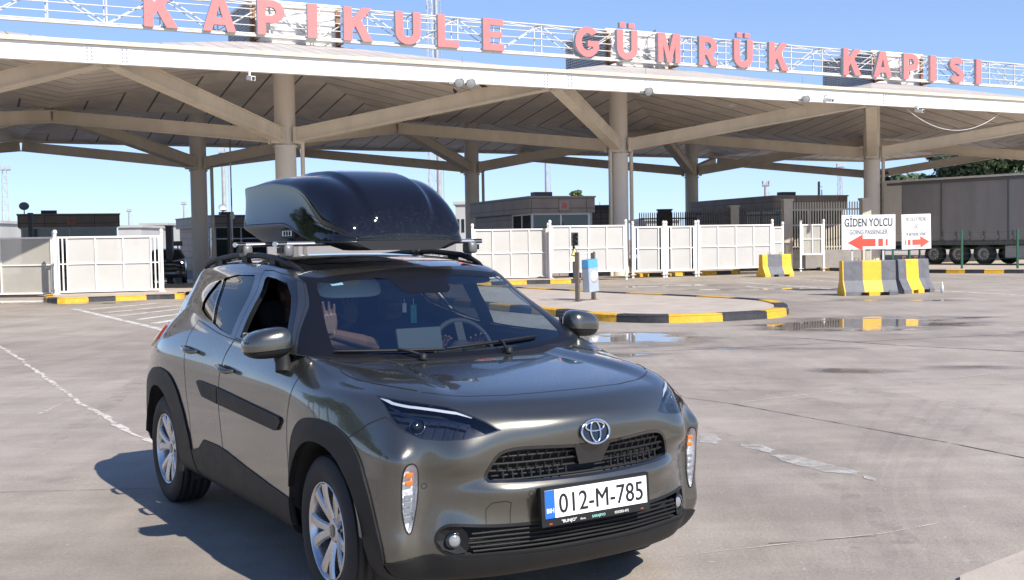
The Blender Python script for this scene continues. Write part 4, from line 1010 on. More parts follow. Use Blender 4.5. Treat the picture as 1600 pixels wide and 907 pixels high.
# ================================================================== TREES
def leaf_material(name, c0, c1):
    m = bpy.data.materials.new(name); m.use_nodes = True; n = m.node_tree; L = n.links; b = n.nodes['Principled BSDF']
    oi = n.nodes.new('ShaderNodeTexCoord'); no = n.nodes.new('ShaderNodeTexNoise'); no.inputs['Scale'].default_value = 1.6; no.inputs['Detail'].default_value = 5; L.new(oi.outputs['Object'], no.inputs[0])
    r = n.nodes.new('ShaderNodeValToRGB'); e = r.color_ramp.elements; e[0].position = .35; e[0].color = (*c0, 1); e[1].position = .65; e[1].color = (*c1, 1); L.new(no.outputs['Fac'], r.inputs[0]); L.new(r.outputs[0], b.inputs['Base Color'])
    b.inputs['Roughness'].default_value = .6
    return m
M_leaf = leaf_material('leaf_green', (.05, .085, .02), (.12, .17, .045)); M_cedar = leaf_material('cedar_green', (.035, .06, .03), (.085, .125, .05)); M_bark = mat('bark', (.10, .075, .055), .85, var=.3, vscale=6)
def tree(x, y, h, rad, n, label, m_, layered=False, leaf=.16, z0=.25, seed=1):
    rng = random.Random(seed); r = empty('tree', (x, y, 0), 0, label=label, cat='tree')
    q = MB(); q.tube([(0, 0, 0), (.1, 0, h * .4), (0, .1, h * .92)], [rad * .09, rad * .06, .02], 8)
    cl = []
    for k in range(34):
        if layered:
            t = rng.uniform(z0, 1); rr = rad * (1 - (t - z0) / (1 - z0)) ** .7 * rng.uniform(.35, 1)
            a = rng.uniform(0, 6.28); c = Vector((rr * math.cos(a), rr * math.sin(a), h * t)); s = Vector((rad * .34, rad * .34, rad * .10))
        else:
            a = rng.uniform(0, 6.28); b_ = math.asin(rng.uniform(-.75, 1)); rr = rng.uniform(.35, .85)
            c = Vector((rad * rr * math.cos(a) * math.cos(b_), rad * rr * math.sin(a) * math.cos(b_), h * .62 + h * .38 * rr * math.sin(b_))); s = Vector((rad * .3, rad * .3, rad * .24))
        cl.append((c, s)); 
        if k % 3 == 0: q.tube([(0, 0, c.z * .6), c * .9], [rad * .03, .01], 5)
    q.build('trunk', M_bark, r)
    vs = []; fs = []
    for k in range(n):
        c, s = cl[rng.randrange(len(cl))]
        d = Vector((rng.gauss(0, 1), rng.gauss(0, 1), rng.gauss(0, 1))); d.normalize(); d *= rng.uniform(.3, 1) ** .5
        p = c + Vector((d.x * s.x, d.y * s.y, d.z * s.z)); nrm = (d + Vector((rng.uniform(-.7, .7), rng.uniform(-.7, .7), rng.uniform(-.2, .9)))).normalized()
        t = nrm.orthogonal().normalized(); t = Matrix.Rotation(rng.uniform(0, 6.28), 3, nrm) @ t; b_ = nrm.cross(t); l = leaf * rng.uniform(.6, 1.3); o = len(vs)
        vs += [p - t * l, p - b_ * l * .45, p + t * l, p + b_ * l * .45]; fs.append((o, o + 1, o + 2, o + 3))
    c_ = MB(); c_.add(vs, fs); c_.build('crown', m_, r)
def tree_at(u, vt, D, rad, n, label, m_, **k):
    p = P(u, 380, D); h = P(u, vt, D).z; tree(p.x, p.y, h, rad, n, label, m_, **k)
tree_at(1550, 205, 108, 9.0, 22000, 'dark spreading cedar behind the grey trailer', M_cedar, layered=True, leaf=.34, z0=.45, seed=3)
tree_at(1650, 225, 112, 6.5, 6000, 'mid green bushy tree at the right edge above the trailer', M_leaf, leaf=.24, seed=5)
tree_at(1378, 268, 72, 1.3, 2200, 'narrow dark bush between the right column and the trailer', M_cedar, leaf=.16, z0=.2, layered=True, seed=6)
tree_at(905, 291, 120, 1.7, 2500, 'small feathery conifer behind the booth numbered 38', M_leaf, layered=True, leaf=.2, z0=.3, seed=7)
tree_at(938, 308, 100, 1.5, 2500, 'round bright green tree right of the booth numbered 38', M_leaf, leaf=.17, seed=8)
tree_at(785, 318, 150, 3, 1500, 'distant tree peeping over the flat roof of the booth numbered 38', M_leaf, leaf=.25, seed=9)
tree_at(720, 330, 150, 3.2, 1800, 'distant tree behind the white building left of the booth numbered 38', M_leaf, leaf=.25, seed=10)
# trees along the left side of the lot, out of the frame but mirrored in the car's flank
for k, (x, y, h, rd) in enumerate(((-30, 10, 11, 4.4), (-40, 18, 14, 5.4), (-50, 27, 13, 5.2), (-60, 37, 15, 5.8), (-26, 2, 10, 4.2), (-68, 46, 14, 5.6))):
    tree(x, y, h, rd, 3600, ('second nearest', 'third nearest', 'third farthest', 'second farthest', 'nearest', 'farthest')[k] + ' leafy tree left of the frame, mirrored in the car doors', M_leaf, leaf=.34, seed=20 + k)
# ================================================================== THE CAR (own axes: x forward, y to its left, z up)
CARA = math.atan2(-0.84731, 0.53110)
CAR0 = Vector((-0.80073, 6.56270, 0))
CAR = empty('car', CAR0, CARA, label='bronze grey crossover car with a black roof box and number plate 012-M-785', cat='car')
CARM = Matrix.Translation(CAR0) @ Rz(CARA)
def cubic(xs, ys, xq):
    """natural cubic spline through (xs, ys[k, ...])"""
    xs = np.asarray(xs, float); ys = np.asarray(ys, float); n = len(xs); sh = ys.shape[1:]; ys = ys.reshape(n, -1)
    h = np.diff(xs); A = np.zeros((n, n)); B = np.zeros((n, ys.shape[1])); A[0, 0] = A[-1, -1] = 1
    for i in range(1, n - 1):
        A[i, i - 1] = h[i - 1]; A[i, i] = 2 * (h[i - 1] + h[i]); A[i, i + 1] = h[i]
        B[i] = 6 * ((ys[i + 1] - ys[i]) / h[i] - (ys[i] - ys[i - 1]) / h[i - 1])
    M = np.linalg.solve(A, B); xq = np.asarray(xq, float); k = np.clip(np.searchsorted(xs, xq) - 1, 0, n - 2)
    t = xq - xs[k]; hk = h[k]; a = ys[k]; b = (ys[k + 1] - ys[k]) / hk[:, None] - hk[:, None] * (2 * M[k] + M[k + 1]) / 6
    out = a + b * t[:, None] + M[k] / 2 * (t ** 2)[:, None] + (M[k + 1] - M[k]) / (6 * hk)[:, None] * (t ** 3)[:, None]
    return out.reshape((len(xq),) + sh)
def pchip1(xs, ys, xq):
    xs = np.asarray(xs, float); ys = np.asarray(ys, float); h = np.diff(xs); d = np.diff(ys) / h; m = np.zeros_like(ys)
    for i in range(1, len(xs) - 1): m[i] = 0 if d[i - 1] * d[i] <= 0 else 2 * d[i - 1] * d[i] / (d[i - 1] + d[i])
    m[0] = d[0]; m[-1] = d[-1]; xq = np.asarray(xq, float); k = np.clip(np.searchsorted(xs, xq) - 1, 0, len(xs) - 2)
    t = np.clip((xq - xs[k]) / h[k], -1, 2); a = ys[k]; b = ys[k + 1]
    return (2 * t ** 3 - 3 * t ** 2 + 1) * a + (t ** 3 - 2 * t ** 2 + t) * h[k] * m[k] + (-2 * t ** 3 + 3 * t ** 2) * b + (t ** 3 - t ** 2) * h[k] * m[k + 1]
# hood height field
_hx = np.array([.7, .95, 1.15, 1.3, 1.5, 1.7, 1.85, 1.95, 2.02, 2.07, 2.11, 2.15, 2.25]); _hz = np.array([1.066, 1.058, 1.047, 1.037, 1.021, 1.001, .982, .964, .946, .922, .885, .83, .70])
def sstep(a, b, x): t = np.clip((x - a) / (b - a), 0, 1); return t * t * (3 - 2 * t)
def Hf(x, y):
    x = np.asarray(x, float); y = np.abs(np.asarray(y, float))
    xe = x + .38 * y ** 2 + .9 * y ** 6
    z = pchip1(_hx, _hz, xe)
    cr = .40 + (x - 1.0) * .11                      # the crease runs outwards to the nose
    up = sstep(cr - .035, cr + .085, y) * (1 - sstep(1.55, 2.02, x))
    return z + .022 * up - .03 * sstep(.60, .86, y) * (1 - sstep(1.75, 2.0, x)) + .050 * sstep(.60, .78, y) * (1 - sstep(.93, 1.34, x))
_rx = np.array([-1.75, -1.53, -1.2, -.8, -.4, -.1, .2, .46, .7]); _rz = np.array([1.43, 1.468, 1.508, 1.538, 1.548, 1.540, 1.517, 1.478, 1.43])
def Rf(x, y):
    z = cubic(_rx, _rz[:, None], np.atleast_1d(np.asarray(x, float)).ravel())[:, 0].reshape(np.shape(np.atleast_1d(x)))
    y = np.abs(np.asarray(y, float)); return z - .018 * (y / .55) ** 2 - .018 * (y / .59) ** 8
class Surf:
    """half of a skin (y > 0): dense grid over two parameters"""
    def __init__(s, rows, ns, nt, ghost_top=None, sym_front=True, sym_rear=True):
        rows = [np.array(r, float) for r in rows]
        g = [r for r in rows] + ([np.array(ghost_top, float)] if ghost_top is not None else [])
        g = np.array(g); nr, nc = g.shape[:2]
        ch = np.mean(np.linalg.norm(np.diff(g[:nr], axis=1), axis=2), axis=0); sp = np.concatenate([[0], np.cumsum(ch)])
        rt_ = np.mean(np.linalg.norm(np.diff(g, axis=0), axis=2)[:, 1:], axis=1); tp = np.concatenate([[0], np.cumsum(rt_)])
        s.sp = sp; s.tp = tp[:len(rows)]
        mir = np.array([1, -1, 1.])
        k = 3
        ext = np.concatenate([g[:, k:0:-1] * mir, g, g[:, -2:-2 - k:-1] * mir], axis=1); esp = np.concatenate([-sp[k:0:-1], sp, 2 * sp[-1] - sp[-2:-2 - k:-1]])
        s.sq = np.linspace(0, sp[-1], ns); s.tq = np.linspace(0, s.tp[-1], nt)
        D = cubic(esp, np.transpose(ext, (1, 0, 2)), s.sq)          # ns, rows, 3
        D = cubic(tp, np.transpose(D, (1, 0, 2)), s.tq)             # nt, ns, 3
        s.P = D; s.P[:, 0, 1] = 0; s.P[:, -1, 1] = 0; s.finish()
    def finish(s):
        nt, ns = s.P.shape[:2]; P_ = s.P
        du = np.gradient(P_, axis=1); dv = np.gradient(P_, axis=0); N = np.cross(dv, du)
        l = np.linalg.norm(N, axis=2, keepdims=True); l[l < 1e-12] = 1; N /= l
        c = P_.reshape(-1, 3).mean(0) * np.array([1, 0, 1]); 
        if np.sum(N * (P_ - c)) < 0: N = -N
        for col in (0, -1):
            if abs(P_[:, col, 1]).max() < 1e-6: N[:, col, 1] = 0
        N /= np.maximum(np.linalg.norm(N, axis=2, keepdims=True), 1e-9); s.N = N
        fs = []
        for j in range(nt - 1):
            for i in range(ns - 1):
                a = j * ns + i; fs.append((a, a + 1, a + ns + 1)); fs.append((a, a + ns + 1, a + ns))
        s.bvh = BVHTree.FromPolygons([tuple(v) for v in P_.reshape(-1, 3)], fs); s.ns, s.nt = ns, nt
    def st(s, org, d):
        h = s.bvh.ray_cast(Vector(org), Vector(d).normalized())
        if h[0] is None: return None
        p = h[0]; q, tri = divmod(h[2], 2); j, i = divmod(q, s.ns - 1)
        A = Vector(s.P[j, i]); B_ = Vector(s.P[j, i + 1]); Cc = Vector(s.P[j + 1, i + 1]); Dd = Vector(s.P[j + 1, i])
        def bary(a, b, c):
            v0, v1, v2 = b - a, c - a, p - a; d00, d01, d11, d20, d21 = v0.dot(v0), v0.dot(v1), v1.dot(v1), v2.dot(v0), v2.dot(v1); den = d00 * d11 - d01 * d01
            return ((d11 * d20 - d01 * d21) / den, (d00 * d21 - d01 * d20) / den)
        if tri == 0: u, v = bary(A, B_, Cc); return (i + u + v, j + v)
        u, v = bary(A, Cc, Dd); return (i + u, j + u + v)
    def pt(s, q):
        """'s',x,z from the side | 'f',y,z from the front | 'd',x,y,z along the diagonal | 't',x,y from above | 'g',i,j raw grid fractions"""
        k = q[0]
        if k in 'sfd':
            for e in range(40):
                for sgn in (-1, 1):
                    q2 = q[:-1] + (q[-1] + sgn * e * .003,); r = s._pt(q2)
                    if r is not None: return r if k != 'f' or q[1] > 2e-3 else (0.0, r[1])
            raise ValueError('outline misses the skin: %r' % (q,))
        r = s._pt(q)
        if r is None: raise ValueError('outline misses the skin: %r' % (q,))
        return r
    def _pt(s, q):
        k = q[0]
        if k == 's': r = s.st((q[1], 3, q[2]), (0, -1, 0))
        elif k == 'f': r = s.st((4, q[1], q[2]), (-1, 0, 0))
        elif k == 'd': r = s.st((q[1] + 2, q[2] + 2, q[3]), (-1, -1, 0))
        elif k == 't': r = s.st((q[1], q[2], 4), (0, 0, -1))
        else: r = (q[1] * (s.ns - 1), q[2] * (s.nt - 1))
        return r
    def poly(s, pts, smooth=0, closed=True):
        q = [np.array(s.pt(p)) for p in pts]
        if smooth:
            n = len(q); out = []
            for i in range(n if closed else n - 1):
                g = lambda k: q[k % n] if closed else q[min(max(k, 0), n - 1)]
                p0, p1, p2, p3 = g(i - 1), g(i), g(i + 1), g(i + 2)
                for j in range(smooth): t = j / smooth; out.append(.5 * (2 * p1 + (p2 - p0) * t + (2 * p0 - 5 * p1 + 4 * p2 - p3) * t * t + (3 * p1 - p0 - 3 * p2 + p3) * t ** 3))
            if not closed: out.append(q[-1])
            q = out
        out = []
        n = len(q)
        for i in range(n if closed else n - 1):
            a, b = q[i], q[(i + 1) % n]; k = max(1, int(np.linalg.norm(b - a) / 1.1))
            out += [a + (b - a) * j / k for j in range(k)]
        if not closed: out.append(q[-1])
        return np.array(out)
    def ev(s, st):
        st = np.asarray(st, float); i = np.clip(st[:, 0], 0, s.ns - 1); j = np.clip(st[:, 1], 0, s.nt - 1)
        i0 = np.minimum(i.astype(int), s.ns - 2); j0 = np.minimum(j.astype(int), s.nt - 2); u = (i - i0)[:, None]; v = (j - j0)[:, None]
        f = lambda A: A[j0, i0] * (1 - u) * (1 - v) + A[j0, i0 + 1] * u * (1 - v) + A[j0 + 1, i0] * (1 - u) * v + A[j0 + 1, i0 + 1] * u * v
        p = f(s.P); n = f(s.N); n /= np.maximum(np.linalg.norm(n, axis=1, keepdims=True), 1e-9); return p, n
    def partition(s, regions, rest='rest'):
        """regions: (name, poly in grid units), the first that contains a triangle takes it"""
        gi, gj = np.meshgrid(np.arange(s.ns), np.arange(s.nt)); pts = np.stack([gi.ravel(), gj.ravel()], 1).astype(float)
        # keep grid points off the outlines so the seams stay clean
        keep = np.ones(len(pts), bool); border = (pts[:, 0] == 0) | (pts[:, 0] == s.ns - 1) | (pts[:, 1] == 0) | (pts[:, 1] == s.nt - 1)
        allp = np.concatenate([p for _, p in regions]) if regions else np.zeros((0, 2))
        for a in allp: keep &= border | (((pts - a) ** 2).sum(1) > .16)
        pts = pts[keep]
        vs = [Vector(p) for p in pts]; es = []
        # the border must be constrained
        idx = {tuple(p): k for k, p in enumerate(pts)}
        ring = [(i, 0) for i in range(s.ns)] + [(s.ns - 1, j) for j in range(1, s.nt)] + [(i, s.nt - 1) for i in range(s.ns - 2, -1, -1)] + [(0, j) for j in range(s.nt - 2, 0, -1)]
        for a, b in zip(ring, ring[1:] + ring[:1]): es.append((idx[tuple(map(float, a))], idx[tuple(map(float, b))]))
        for _, p in regions:
            o = len(vs); p = np.clip(p, [0, 0], [s.ns - 1, s.nt - 1]); vs += [Vector(q) for q in p]; n = len(p); es += [(o + k, o + (k + 1) % n) for k in range(n)]
        r = delaunay_2d_cdt(vs, es, [], 0, 1e-5)
        V = np.array([tuple(v) for v in r[0]]); T = np.array([t for t in r[2] if len(t) == 3]); cen = V[T].mean(1)
        s.V = V; s.X, s.NN = s.ev(V); out = {}; done = np.zeros(len(T), bool)
        for name, p in regions:
            ins = inpoly(p, cen) & ~done; done |= ins
            if name in out: out[name] = np.concatenate([out[name], T[ins]])
            else: out[name] = T[ins]
        out[rest] = T[~done]; return out
def inpoly(p, q):
    x, y = q[:, 0], q[:, 1]; ins = np.zeros(len(q), bool); n = len(p)
    for i in range(n):
        x0, y0 = p[i]; x1, y1 = p[(i + 1) % n]
        if y0 == y1: continue
        c = ((y0 > y) != (y1 > y)) & (x < (x1 - x0) * (y - y0) / (y1 - y0) + x0); ins ^= c
    return ins
class Sk:
    """collects skin triangles with their own normals"""
    def __init__(s): s.v = []; s.n = []; s.f = []; s.m = []; s.c = 0
    def raw(s, X, N, F, mi=0):
        o = s.c; s.v.append(np.asarray(X, float)); s.n.append(np.asarray(N, float)); s.f += [tuple(int(i) + o for i in f) for f in F]; s.m += [mi] * len(F); s.c += len(X); return s
    def tri(s, surf, T, off=0.0, mi=0, skirt=0.0, mi_s=None, side='both', flip=False):
        if len(T) == 0: return s
        u, inv = np.unique(T.ravel(), return_inverse=True); F = inv.reshape(-1, 3)
        X = surf.X[u] + surf.NN[u] * off; N = surf.NN[u].copy()
        # wind the triangles along the normals
        a, b, c = X[F[:, 0]], X[F[:, 1]], X[F[:, 2]]; g = np.einsum('ij,ij->i', np.cross(b - a, c - a), N[F[:, 0]]); F = F.copy(); F[g < 0] = F[g < 0][:, ::-1]
        SX = SN = SF = None
        if skirt:
            eset = {}
            for f in F:
                for k in range(3): eset[(f[k], f[(k + 1) % 3])] = 1
            be = [e for e in eset if (e[1], e[0]) not in eset and not (abs(X[e[0], 1]) < 2e-3 and abs(X[e[1], 1]) < 2e-3)]
            if be:
                be = np.array(be); A, B_ = X[be[:, 0]], X[be[:, 1]]; nA, nB = N[be[:, 0]], N[be[:, 1]]
                sn = np.cross(B_ - A, nA); sn /= np.maximum(np.linalg.norm(sn, axis=1, keepdims=True), 1e-9)
                SX = np.concatenate([A, B_, B_ - nB * skirt, A - nA * skirt]); SN = np.concatenate([sn] * 4); n = len(be)
                SF = np.array([(k + n, k, k + 3 * n, k + 2 * n) for k in range(n)])
        if flip: N = -N; F = F[:, ::-1]
        for sg in ((1, -1) if side == 'both' else (side,)):
            mv = np.array([1, sg, 1.])
            s.raw(X * mv, N * mv, F if sg > 0 else F[:, ::-1], mi)
            if SX is not None: s.raw(SX * mv, SN * mv, SF if sg > 0 else SF[:, ::-1], mi if mi_s is None else mi_s)
        return s
    def seam(s, surf, line, w=.0045, off=.0012, mi=0, side='both', closed=True):
        """a dark shut line along an outline in grid units"""
        X, N = surf.ev(line); n = len(X)
        T = (np.roll(X, -1, 0) - np.roll(X, 1, 0)) if closed else np.gradient(X, axis=0)
        B_ = np.cross(N, T); B_ /= np.maximum(np.linalg.norm(B_, axis=1, keepdims=True), 1e-9)
        V = np.concatenate([X + B_ * w / 2 + N * off, X - B_ * w / 2 + N * off]); NN = np.concatenate([N, N])
        F = [(k, (k + 1) % n, n + (k + 1) % n, n + k) for k in range(n if closed else n - 1)]
        for sg in ((1, -1) if side == 'both' else (side,)):
            mv = np.array([1, sg, 1.]); s.raw(V * mv, NN * mv, F if sg < 0 else [f[::-1] for f in F], mi)
        return s
    def build(s, name, mats, parent=None):
        V = np.concatenate(s.v); N = np.concatenate(s.n); me = bpy.data.meshes.new(name); me.from_pydata(V.tolist(), [], s.f)
        for m_ in (mats if isinstance(mats, (list, tuple)) else [mats]): me.materials.append(m_)
        me.polygons.foreach_set('material_index', s.m); me.polygons.foreach_set('use_smooth', [True] * len(me.polygons)); me.update()
        me.normals_split_custom_set_from_vertices([tuple(n) for n in N])
        o = bpy.data.objects.new(name, me); C.objects.link(o); o.parent = parent; return o

# ------------------------------------------------------------------ car materials
def paint_material(name, base, metal, rough, flake=0.0, coat=1.0, crough=.02):
    m = bpy.data.materials.new(name); m.use_nodes = True; n = m.node_tree; L = n.links; b = n.nodes['Principled BSDF']
    b.inputs['Base Color'].default_value = (*base, 1); b.inputs['Metallic'].default_value = metal; b.inputs['Roughness'].default_value = rough
    b.inputs['Coat Weight'].default_value = coat; b.inputs['Coat Roughness'].default_value = crough; b.inputs['Coat IOR'].default_value = 1.65
    tc = n.nodes.new('ShaderNodeTexCoord')
    no = n.nodes.new('ShaderNodeTexNoise'); no.inputs['Scale'].default_value = 3; no.inputs['Detail'].default_value = 6; no.inputs['Roughness'].default_value = .7; L.new(tc.outputs['Object'], no.inputs[0])
    mr = n.nodes.new('ShaderNodeMapRange'); mr.inputs[3].default_value = rough - .03; mr.inputs[4].default_value = rough + .07; L.new(no.outputs['Fac'], mr.inputs[0]); L.new(mr.outputs[0], b.inputs['Roughness'])
    # road dust film, thin
    n2 = n.nodes.new('ShaderNodeTexNoise'); n2.inputs['Scale'].default_value = 7; n2.inputs['Detail'].default_value = 8; n2.inputs['Roughness'].default_value = .75; L.new(tc.outputs['Object'], n2.inputs[0])
    sp = n.nodes.new('ShaderNodeSeparateXYZ'); L.new(tc.outputs['Object'], sp.inputs[0])
    lo = n.nodes.new('ShaderNodeMapRange'); lo.inputs[1].default_value = .9; lo.inputs[2].default_value = .3; lo.inputs[3].default_value = 0; lo.inputs[4].default_value = .28; L.new(sp.outputs[2], lo.inputs[0])
    ml = n.nodes.new('ShaderNodeMath'); ml.operation = 'MULTIPLY'; L.new(n2.outputs['Fac'], ml.inputs[0]); L.new(lo.outputs[0], ml.inputs[1])
    mr2 = n.nodes.new('ShaderNodeMapRange'); mr2.inputs[1].default_value = .35; mr2.inputs[2].default_value = .75; mr2.inputs[3].default_value = crough; mr2.inputs[4].default_value = crough + .05; L.new(n2.outputs['Fac'], mr2.inputs[0]); L.new(mr2.outputs[0], b.inputs['Coat Roughness'])
    mx = n.nodes.new('ShaderNodeMixRGB'); mx.inputs[1].default_value = (*base, 1); mx.inputs[2].default_value = (.34, .31, .27, 1); L.new(ml.outputs[0], mx.inputs[0]); L.new(mx.outputs[0], b.inputs['Base Color'])
    return m
M_body = paint_material('bronze_grey_paint', (.110, .109, .095), .82, .26)
M_gap = mat('shut_line', (.012, .012, .013), .8)
M_plas = mat('black_cladding', (.015, .0155, .0165), .5, var=.15, vscale=10, bump=.12, bscale=260, spec=.25)
M_frit = mat('black_pillar', (.007, .007, .009), .28, spec=.3)
M_gloss = mat('gloss_black', (.010, .010, .012), .12, coat=1.0)
M_chrome = mat('chrome', (.75, .75, .76), .10, metal=1.0)
M_silver = mat('alloy_silver', (.62, .62, .63), .26, metal=.9, var=.08, vscale=10)
M_rub = mat('black_rubber', (.018, .018, .019), .65)
M_int = mat('dark_interior', (.022, .023, .026), .7, var=.15, vscale=12)
M_seat = mat('seat_cloth', (.035, .037, .042), .85, var=.2, vscale=30)
def glass_material(name, tint, ior=1.6):
    m = bpy.data.materials.new(name); m.use_nodes = True; n = m.node_tree; L = n.links; n.nodes.remove(n.nodes['Principled BSDF'])
    tr = n.nodes.new('ShaderNodeBsdfTransparent'); tr.inputs[0].default_value = (*tint, 1)
    gl = n.nodes.new('ShaderNodeBsdfGlossy'); gl.inputs['Roughness'].default_value = .0; gl.inputs['Color'].default_value = (.95, .97, 1, 1)
    fr = n.nodes.new('ShaderNodeFresnel'); ge = n.nodes.new('ShaderNodeNewGeometry'); io = n.nodes.new('ShaderNodeMapRange'); io.inputs[3].default_value = ior; io.inputs[4].default_value = 1 / ior
    L.new(ge.outputs['Backfacing'], io.inputs[0]); L.new(io.outputs[0], fr.inputs['IOR'])       # a thin sheet: the same from both sides
    mx = n.nodes.new('ShaderNodeMixShader'); L.new(fr.outputs[0], mx.inputs[0]); L.new(tr.outputs[0], mx.inputs[1]); L.new(gl.outputs[0], mx.inputs[2])
    L.new(mx.outputs[0], n.nodes['Material Output'].inputs[0]); return m
M_ws = glass_material('windscreen_glass', (.74, .82, .84), 2.1); M_side = glass_material('side_glass', (.62, .68, .68)); M_priv = glass_material('privacy_glass', (.10, .11, .115))
M_lampg = glass_material('lamp_cover', (.90, .92, .95))

# ------------------------------------------------------------------ lower body skin
def row(z, pts):
    out = []
    for p in pts: out.append((p[0], p[1], p[2] if len(p) > 2 else z))
    return out
ROWS = [
 row(.232, [(1.90,0),(1.89,.23),(1.86,.43),(1.80,.57),(1.73,.67),(1.62,.72),(1.28,.73),(.9,.73),(.4,.73),(-.12,.73),(-.6,.73),(-1.0,.72),(-1.28,.72),(-1.6,.69),(-1.83,.6),(-1.9,.35),(-1.92,0)]),
 row(.255, [(2.03,0),(2.02,.24),(1.985,.44),(1.925,.595),(1.83,.725),(1.69,.80),(1.28,.835),(.9,.835,.27),(.4,.83,.28),(-.12,.83,.28),(-.6,.835,.29),(-1.0,.835,.29),(-1.28,.83,.30),(-1.62,.80,.32),(-1.88,.70,.34),(-1.97,.4,.36),(-1.99,0,.36)]),
 row(.345, [(2.092,0),(2.078,.25),(2.036,.45),(1.970,.61),(1.868,.745),(1.715,.832),(1.28,.868),(.9,.858),(.4,.850),(-.12,.850),(-.6,.856),(-1.0,.868),(-1.28,.868),(-1.65,.83),(-1.93,.74),(-2.03,.4),(-2.05,0)]),
 row(.455, [(2.098,0),(2.083,.25),(2.040,.45),(1.966,.61),(1.868,.760),(1.715,.842),(1.28,.879),(.9,.866),(.4,.857),(-.12,.857),(-.6,.865),(-1.0,.88),(-1.28,.88),(-1.68,.84),(-1.95,.75),(-2.05,.4),(-2.07,0)]),
 row(.545, [(2.116,0),(2.098,.25),(2.046,.45),(1.944,.612),(1.872,.765),(1.72,.844),(1.28,.883),(.9,.869),(.4,.861),(-.12,.861),(-.6,.870),(-1.0,.884),(-1.28,.884),(-1.7,.84),(-1.95,.75),(-2.05,.4),(-2.07,0)]),
 row(.607, [(2.134,0),(2.116,.25),(2.062,.45),(1.944,.612),(1.877,.762),(1.722,.843),(1.28,.884),(.9,.870),(.4,.863),(-.12,.863),(-.6,.872),(-1.0,.885),(-1.28,.885),(-1.7,.842),(-1.95,.748),(-2.045,.4),(-2.065,0)]),
 row(.652, [(2.106,0),(2.088,.25),(2.038,.45),(1.950,.612),(1.880,.758),(1.725,.842),(1.28,.885),(.9,.872),(.4,.866),(-.12,.866),(-.6,.874),(-1.0,.887),(-1.28,.887),(-1.7,.843),(-1.95,.745),(-2.04,.4),(-2.06,0)]),
 row(.705, [(2.108,0),(2.090,.25),(2.046,.45),(1.990,.615),(1.888,.755),(1.727,.836),(1.28,.886),(.9,.875),(.4,.870),(-.12,.869),(-.6,.877),(-1.0,.888),(-1.28,.888),(-1.7,.845),(-1.95,.742),(-2.03,.4),(-2.05,0)]),
 row(.745, [(2.119,0),(2.100,.25),(2.054,.45),(1.997,.612),(1.886,.750),(1.725,.832),(1.28,.886),(.9,.876),(.4,.871),(-.12,.870),(-.6,.878),(-1.0,.888),(-1.28,.888),(-1.7,.845),(-1.95,.74),(-2.03,.4),(-2.05,0)]),
 row(.790, [(2.130,0),(2.108,.25),(2.058,.44),(1.990,.605),(1.872,.742),(1.71,.822),(1.28,.884),(.9,.876),(.4,.872),(-.12,.870),(-.6,.878),(-1.0,.888),(-1.28,.887),(-1.69,.84),(-1.93,.73),(-2.01,.4),(-2.03,0)]),
 row(.850, [(2.128,0),(2.104,.24),(2.045,.43),(1.965,.59),(1.845,.720),(1.69,.80),(1.28,.876),(.9,.874),(.4,.870),(-.12,.868),(-.6,.876),(-1.0,.885),(-1.28,.882),(-1.68,.83),(-1.92,.72),(-2.0,.4),(-2.02,0)]),
 row(.92, [(2.085,0,.905),(2.060,.23,.907),(2.000,.42,.912),(1.912,.575,.92),(1.785,.690,.927),(1.63,.768,.937),(1.28,.848,.955),(.9,.860,.955),(.4,.860,.955),(-.12,.856,.965),(-.6,.862,.985),(-1.0,.872,.995),(-1.28,.864,1.0),(-1.64,.80,.99),(-1.86,.70,.97),(-1.95,.4,.94),(-1.97,0,.94)]),
]
TOPF = [(2.015,0),(1.990,.225),(1.93,.41),(1.838,.555),(1.70,.662),(1.55,.728),(1.28,.768)]
GHF = [(1.92,0),(1.90,.21),(1.84,.385),(1.75,.515),(1.62,.61),(1.48,.672),(1.26,.705)]
hz = lambda L_: [(x, y, float(Hf(x, y))) for x, y in L_]
BELT = [(.93,.780,1.085),(.4,.802,1.098),(-.12,.803,1.112),(-.55,.793,1.165),(-.95,.760,1.215),(-1.28,.725,1.20),(-1.58,.68,1.12),(-1.78,.60,1.06),(-1.87,.35,1.04),(-1.90,0,1.04)]
ROWS.append(hz(TOPF) + BELT)
GH = hz(GHF) + [(.93,.70,1.15),(.4,.745,1.20),(-.12,.745,1.22),(-.55,.73,1.27),(-.95,.69,1.30),(-1.25,.64,1.28),(-1.50,.60,1.2),(-1.68,.52,1.14),(-1.76,.3,1.12),(-1.78,0,1.12)]
# the corner: a forward facing lamp pod, then a quick turn into the flank
_pod = {.20: ((1.76, .645), (1.70, .705)), .255: ((1.862, .675), (1.812, .762)), .92: ((1.815, .668), (1.762, .708))}
for k, r in enumerate(ROWS[:-1]):
    x, y, z = r[4]; z0 = ROWS[k][0][2]
    if z0 < .24: a, b = ((1.76, .645), (1.70, .705))
    elif z0 < .30: a, b = ((1.862, .675), (1.812, .762))
    elif z0 < .77: a, b = ((x + .016, .700), (x + .001, .777))
    elif z0 < .81: a, b = ((1.897, .695), (1.860, .765))
    elif z0 < .87: a, b = ((1.878, .686), (1.822, .744))
    else: a, b = ((1.818, .666), (1.762, .708))
    r[4:5] = [(a[0], a[1], z), (b[0], b[1], z)]
ROWS[-1][4:5] = hz([(1.738, .640), (1.668, .682)]); GH[4:5] = hz([(1.655, .588), (1.588, .630)])
A = Surf(ROWS, 250, 90, GH)
# let the top of the wing lie on the bonnet's own height field
_top = A.P[-1]; _f = _top[:, 0] > .935; _dz = np.where(_f, Hf(_top[:, 0], _top[:, 1]) - _top[:, 2], 0)
_k = np.arange(14) / 13.0; _k = _k * _k * (3 - 2 * _k)
A.P[-14:, :, 2] += _k[:, None] * _dz[None, :]; A.finish()
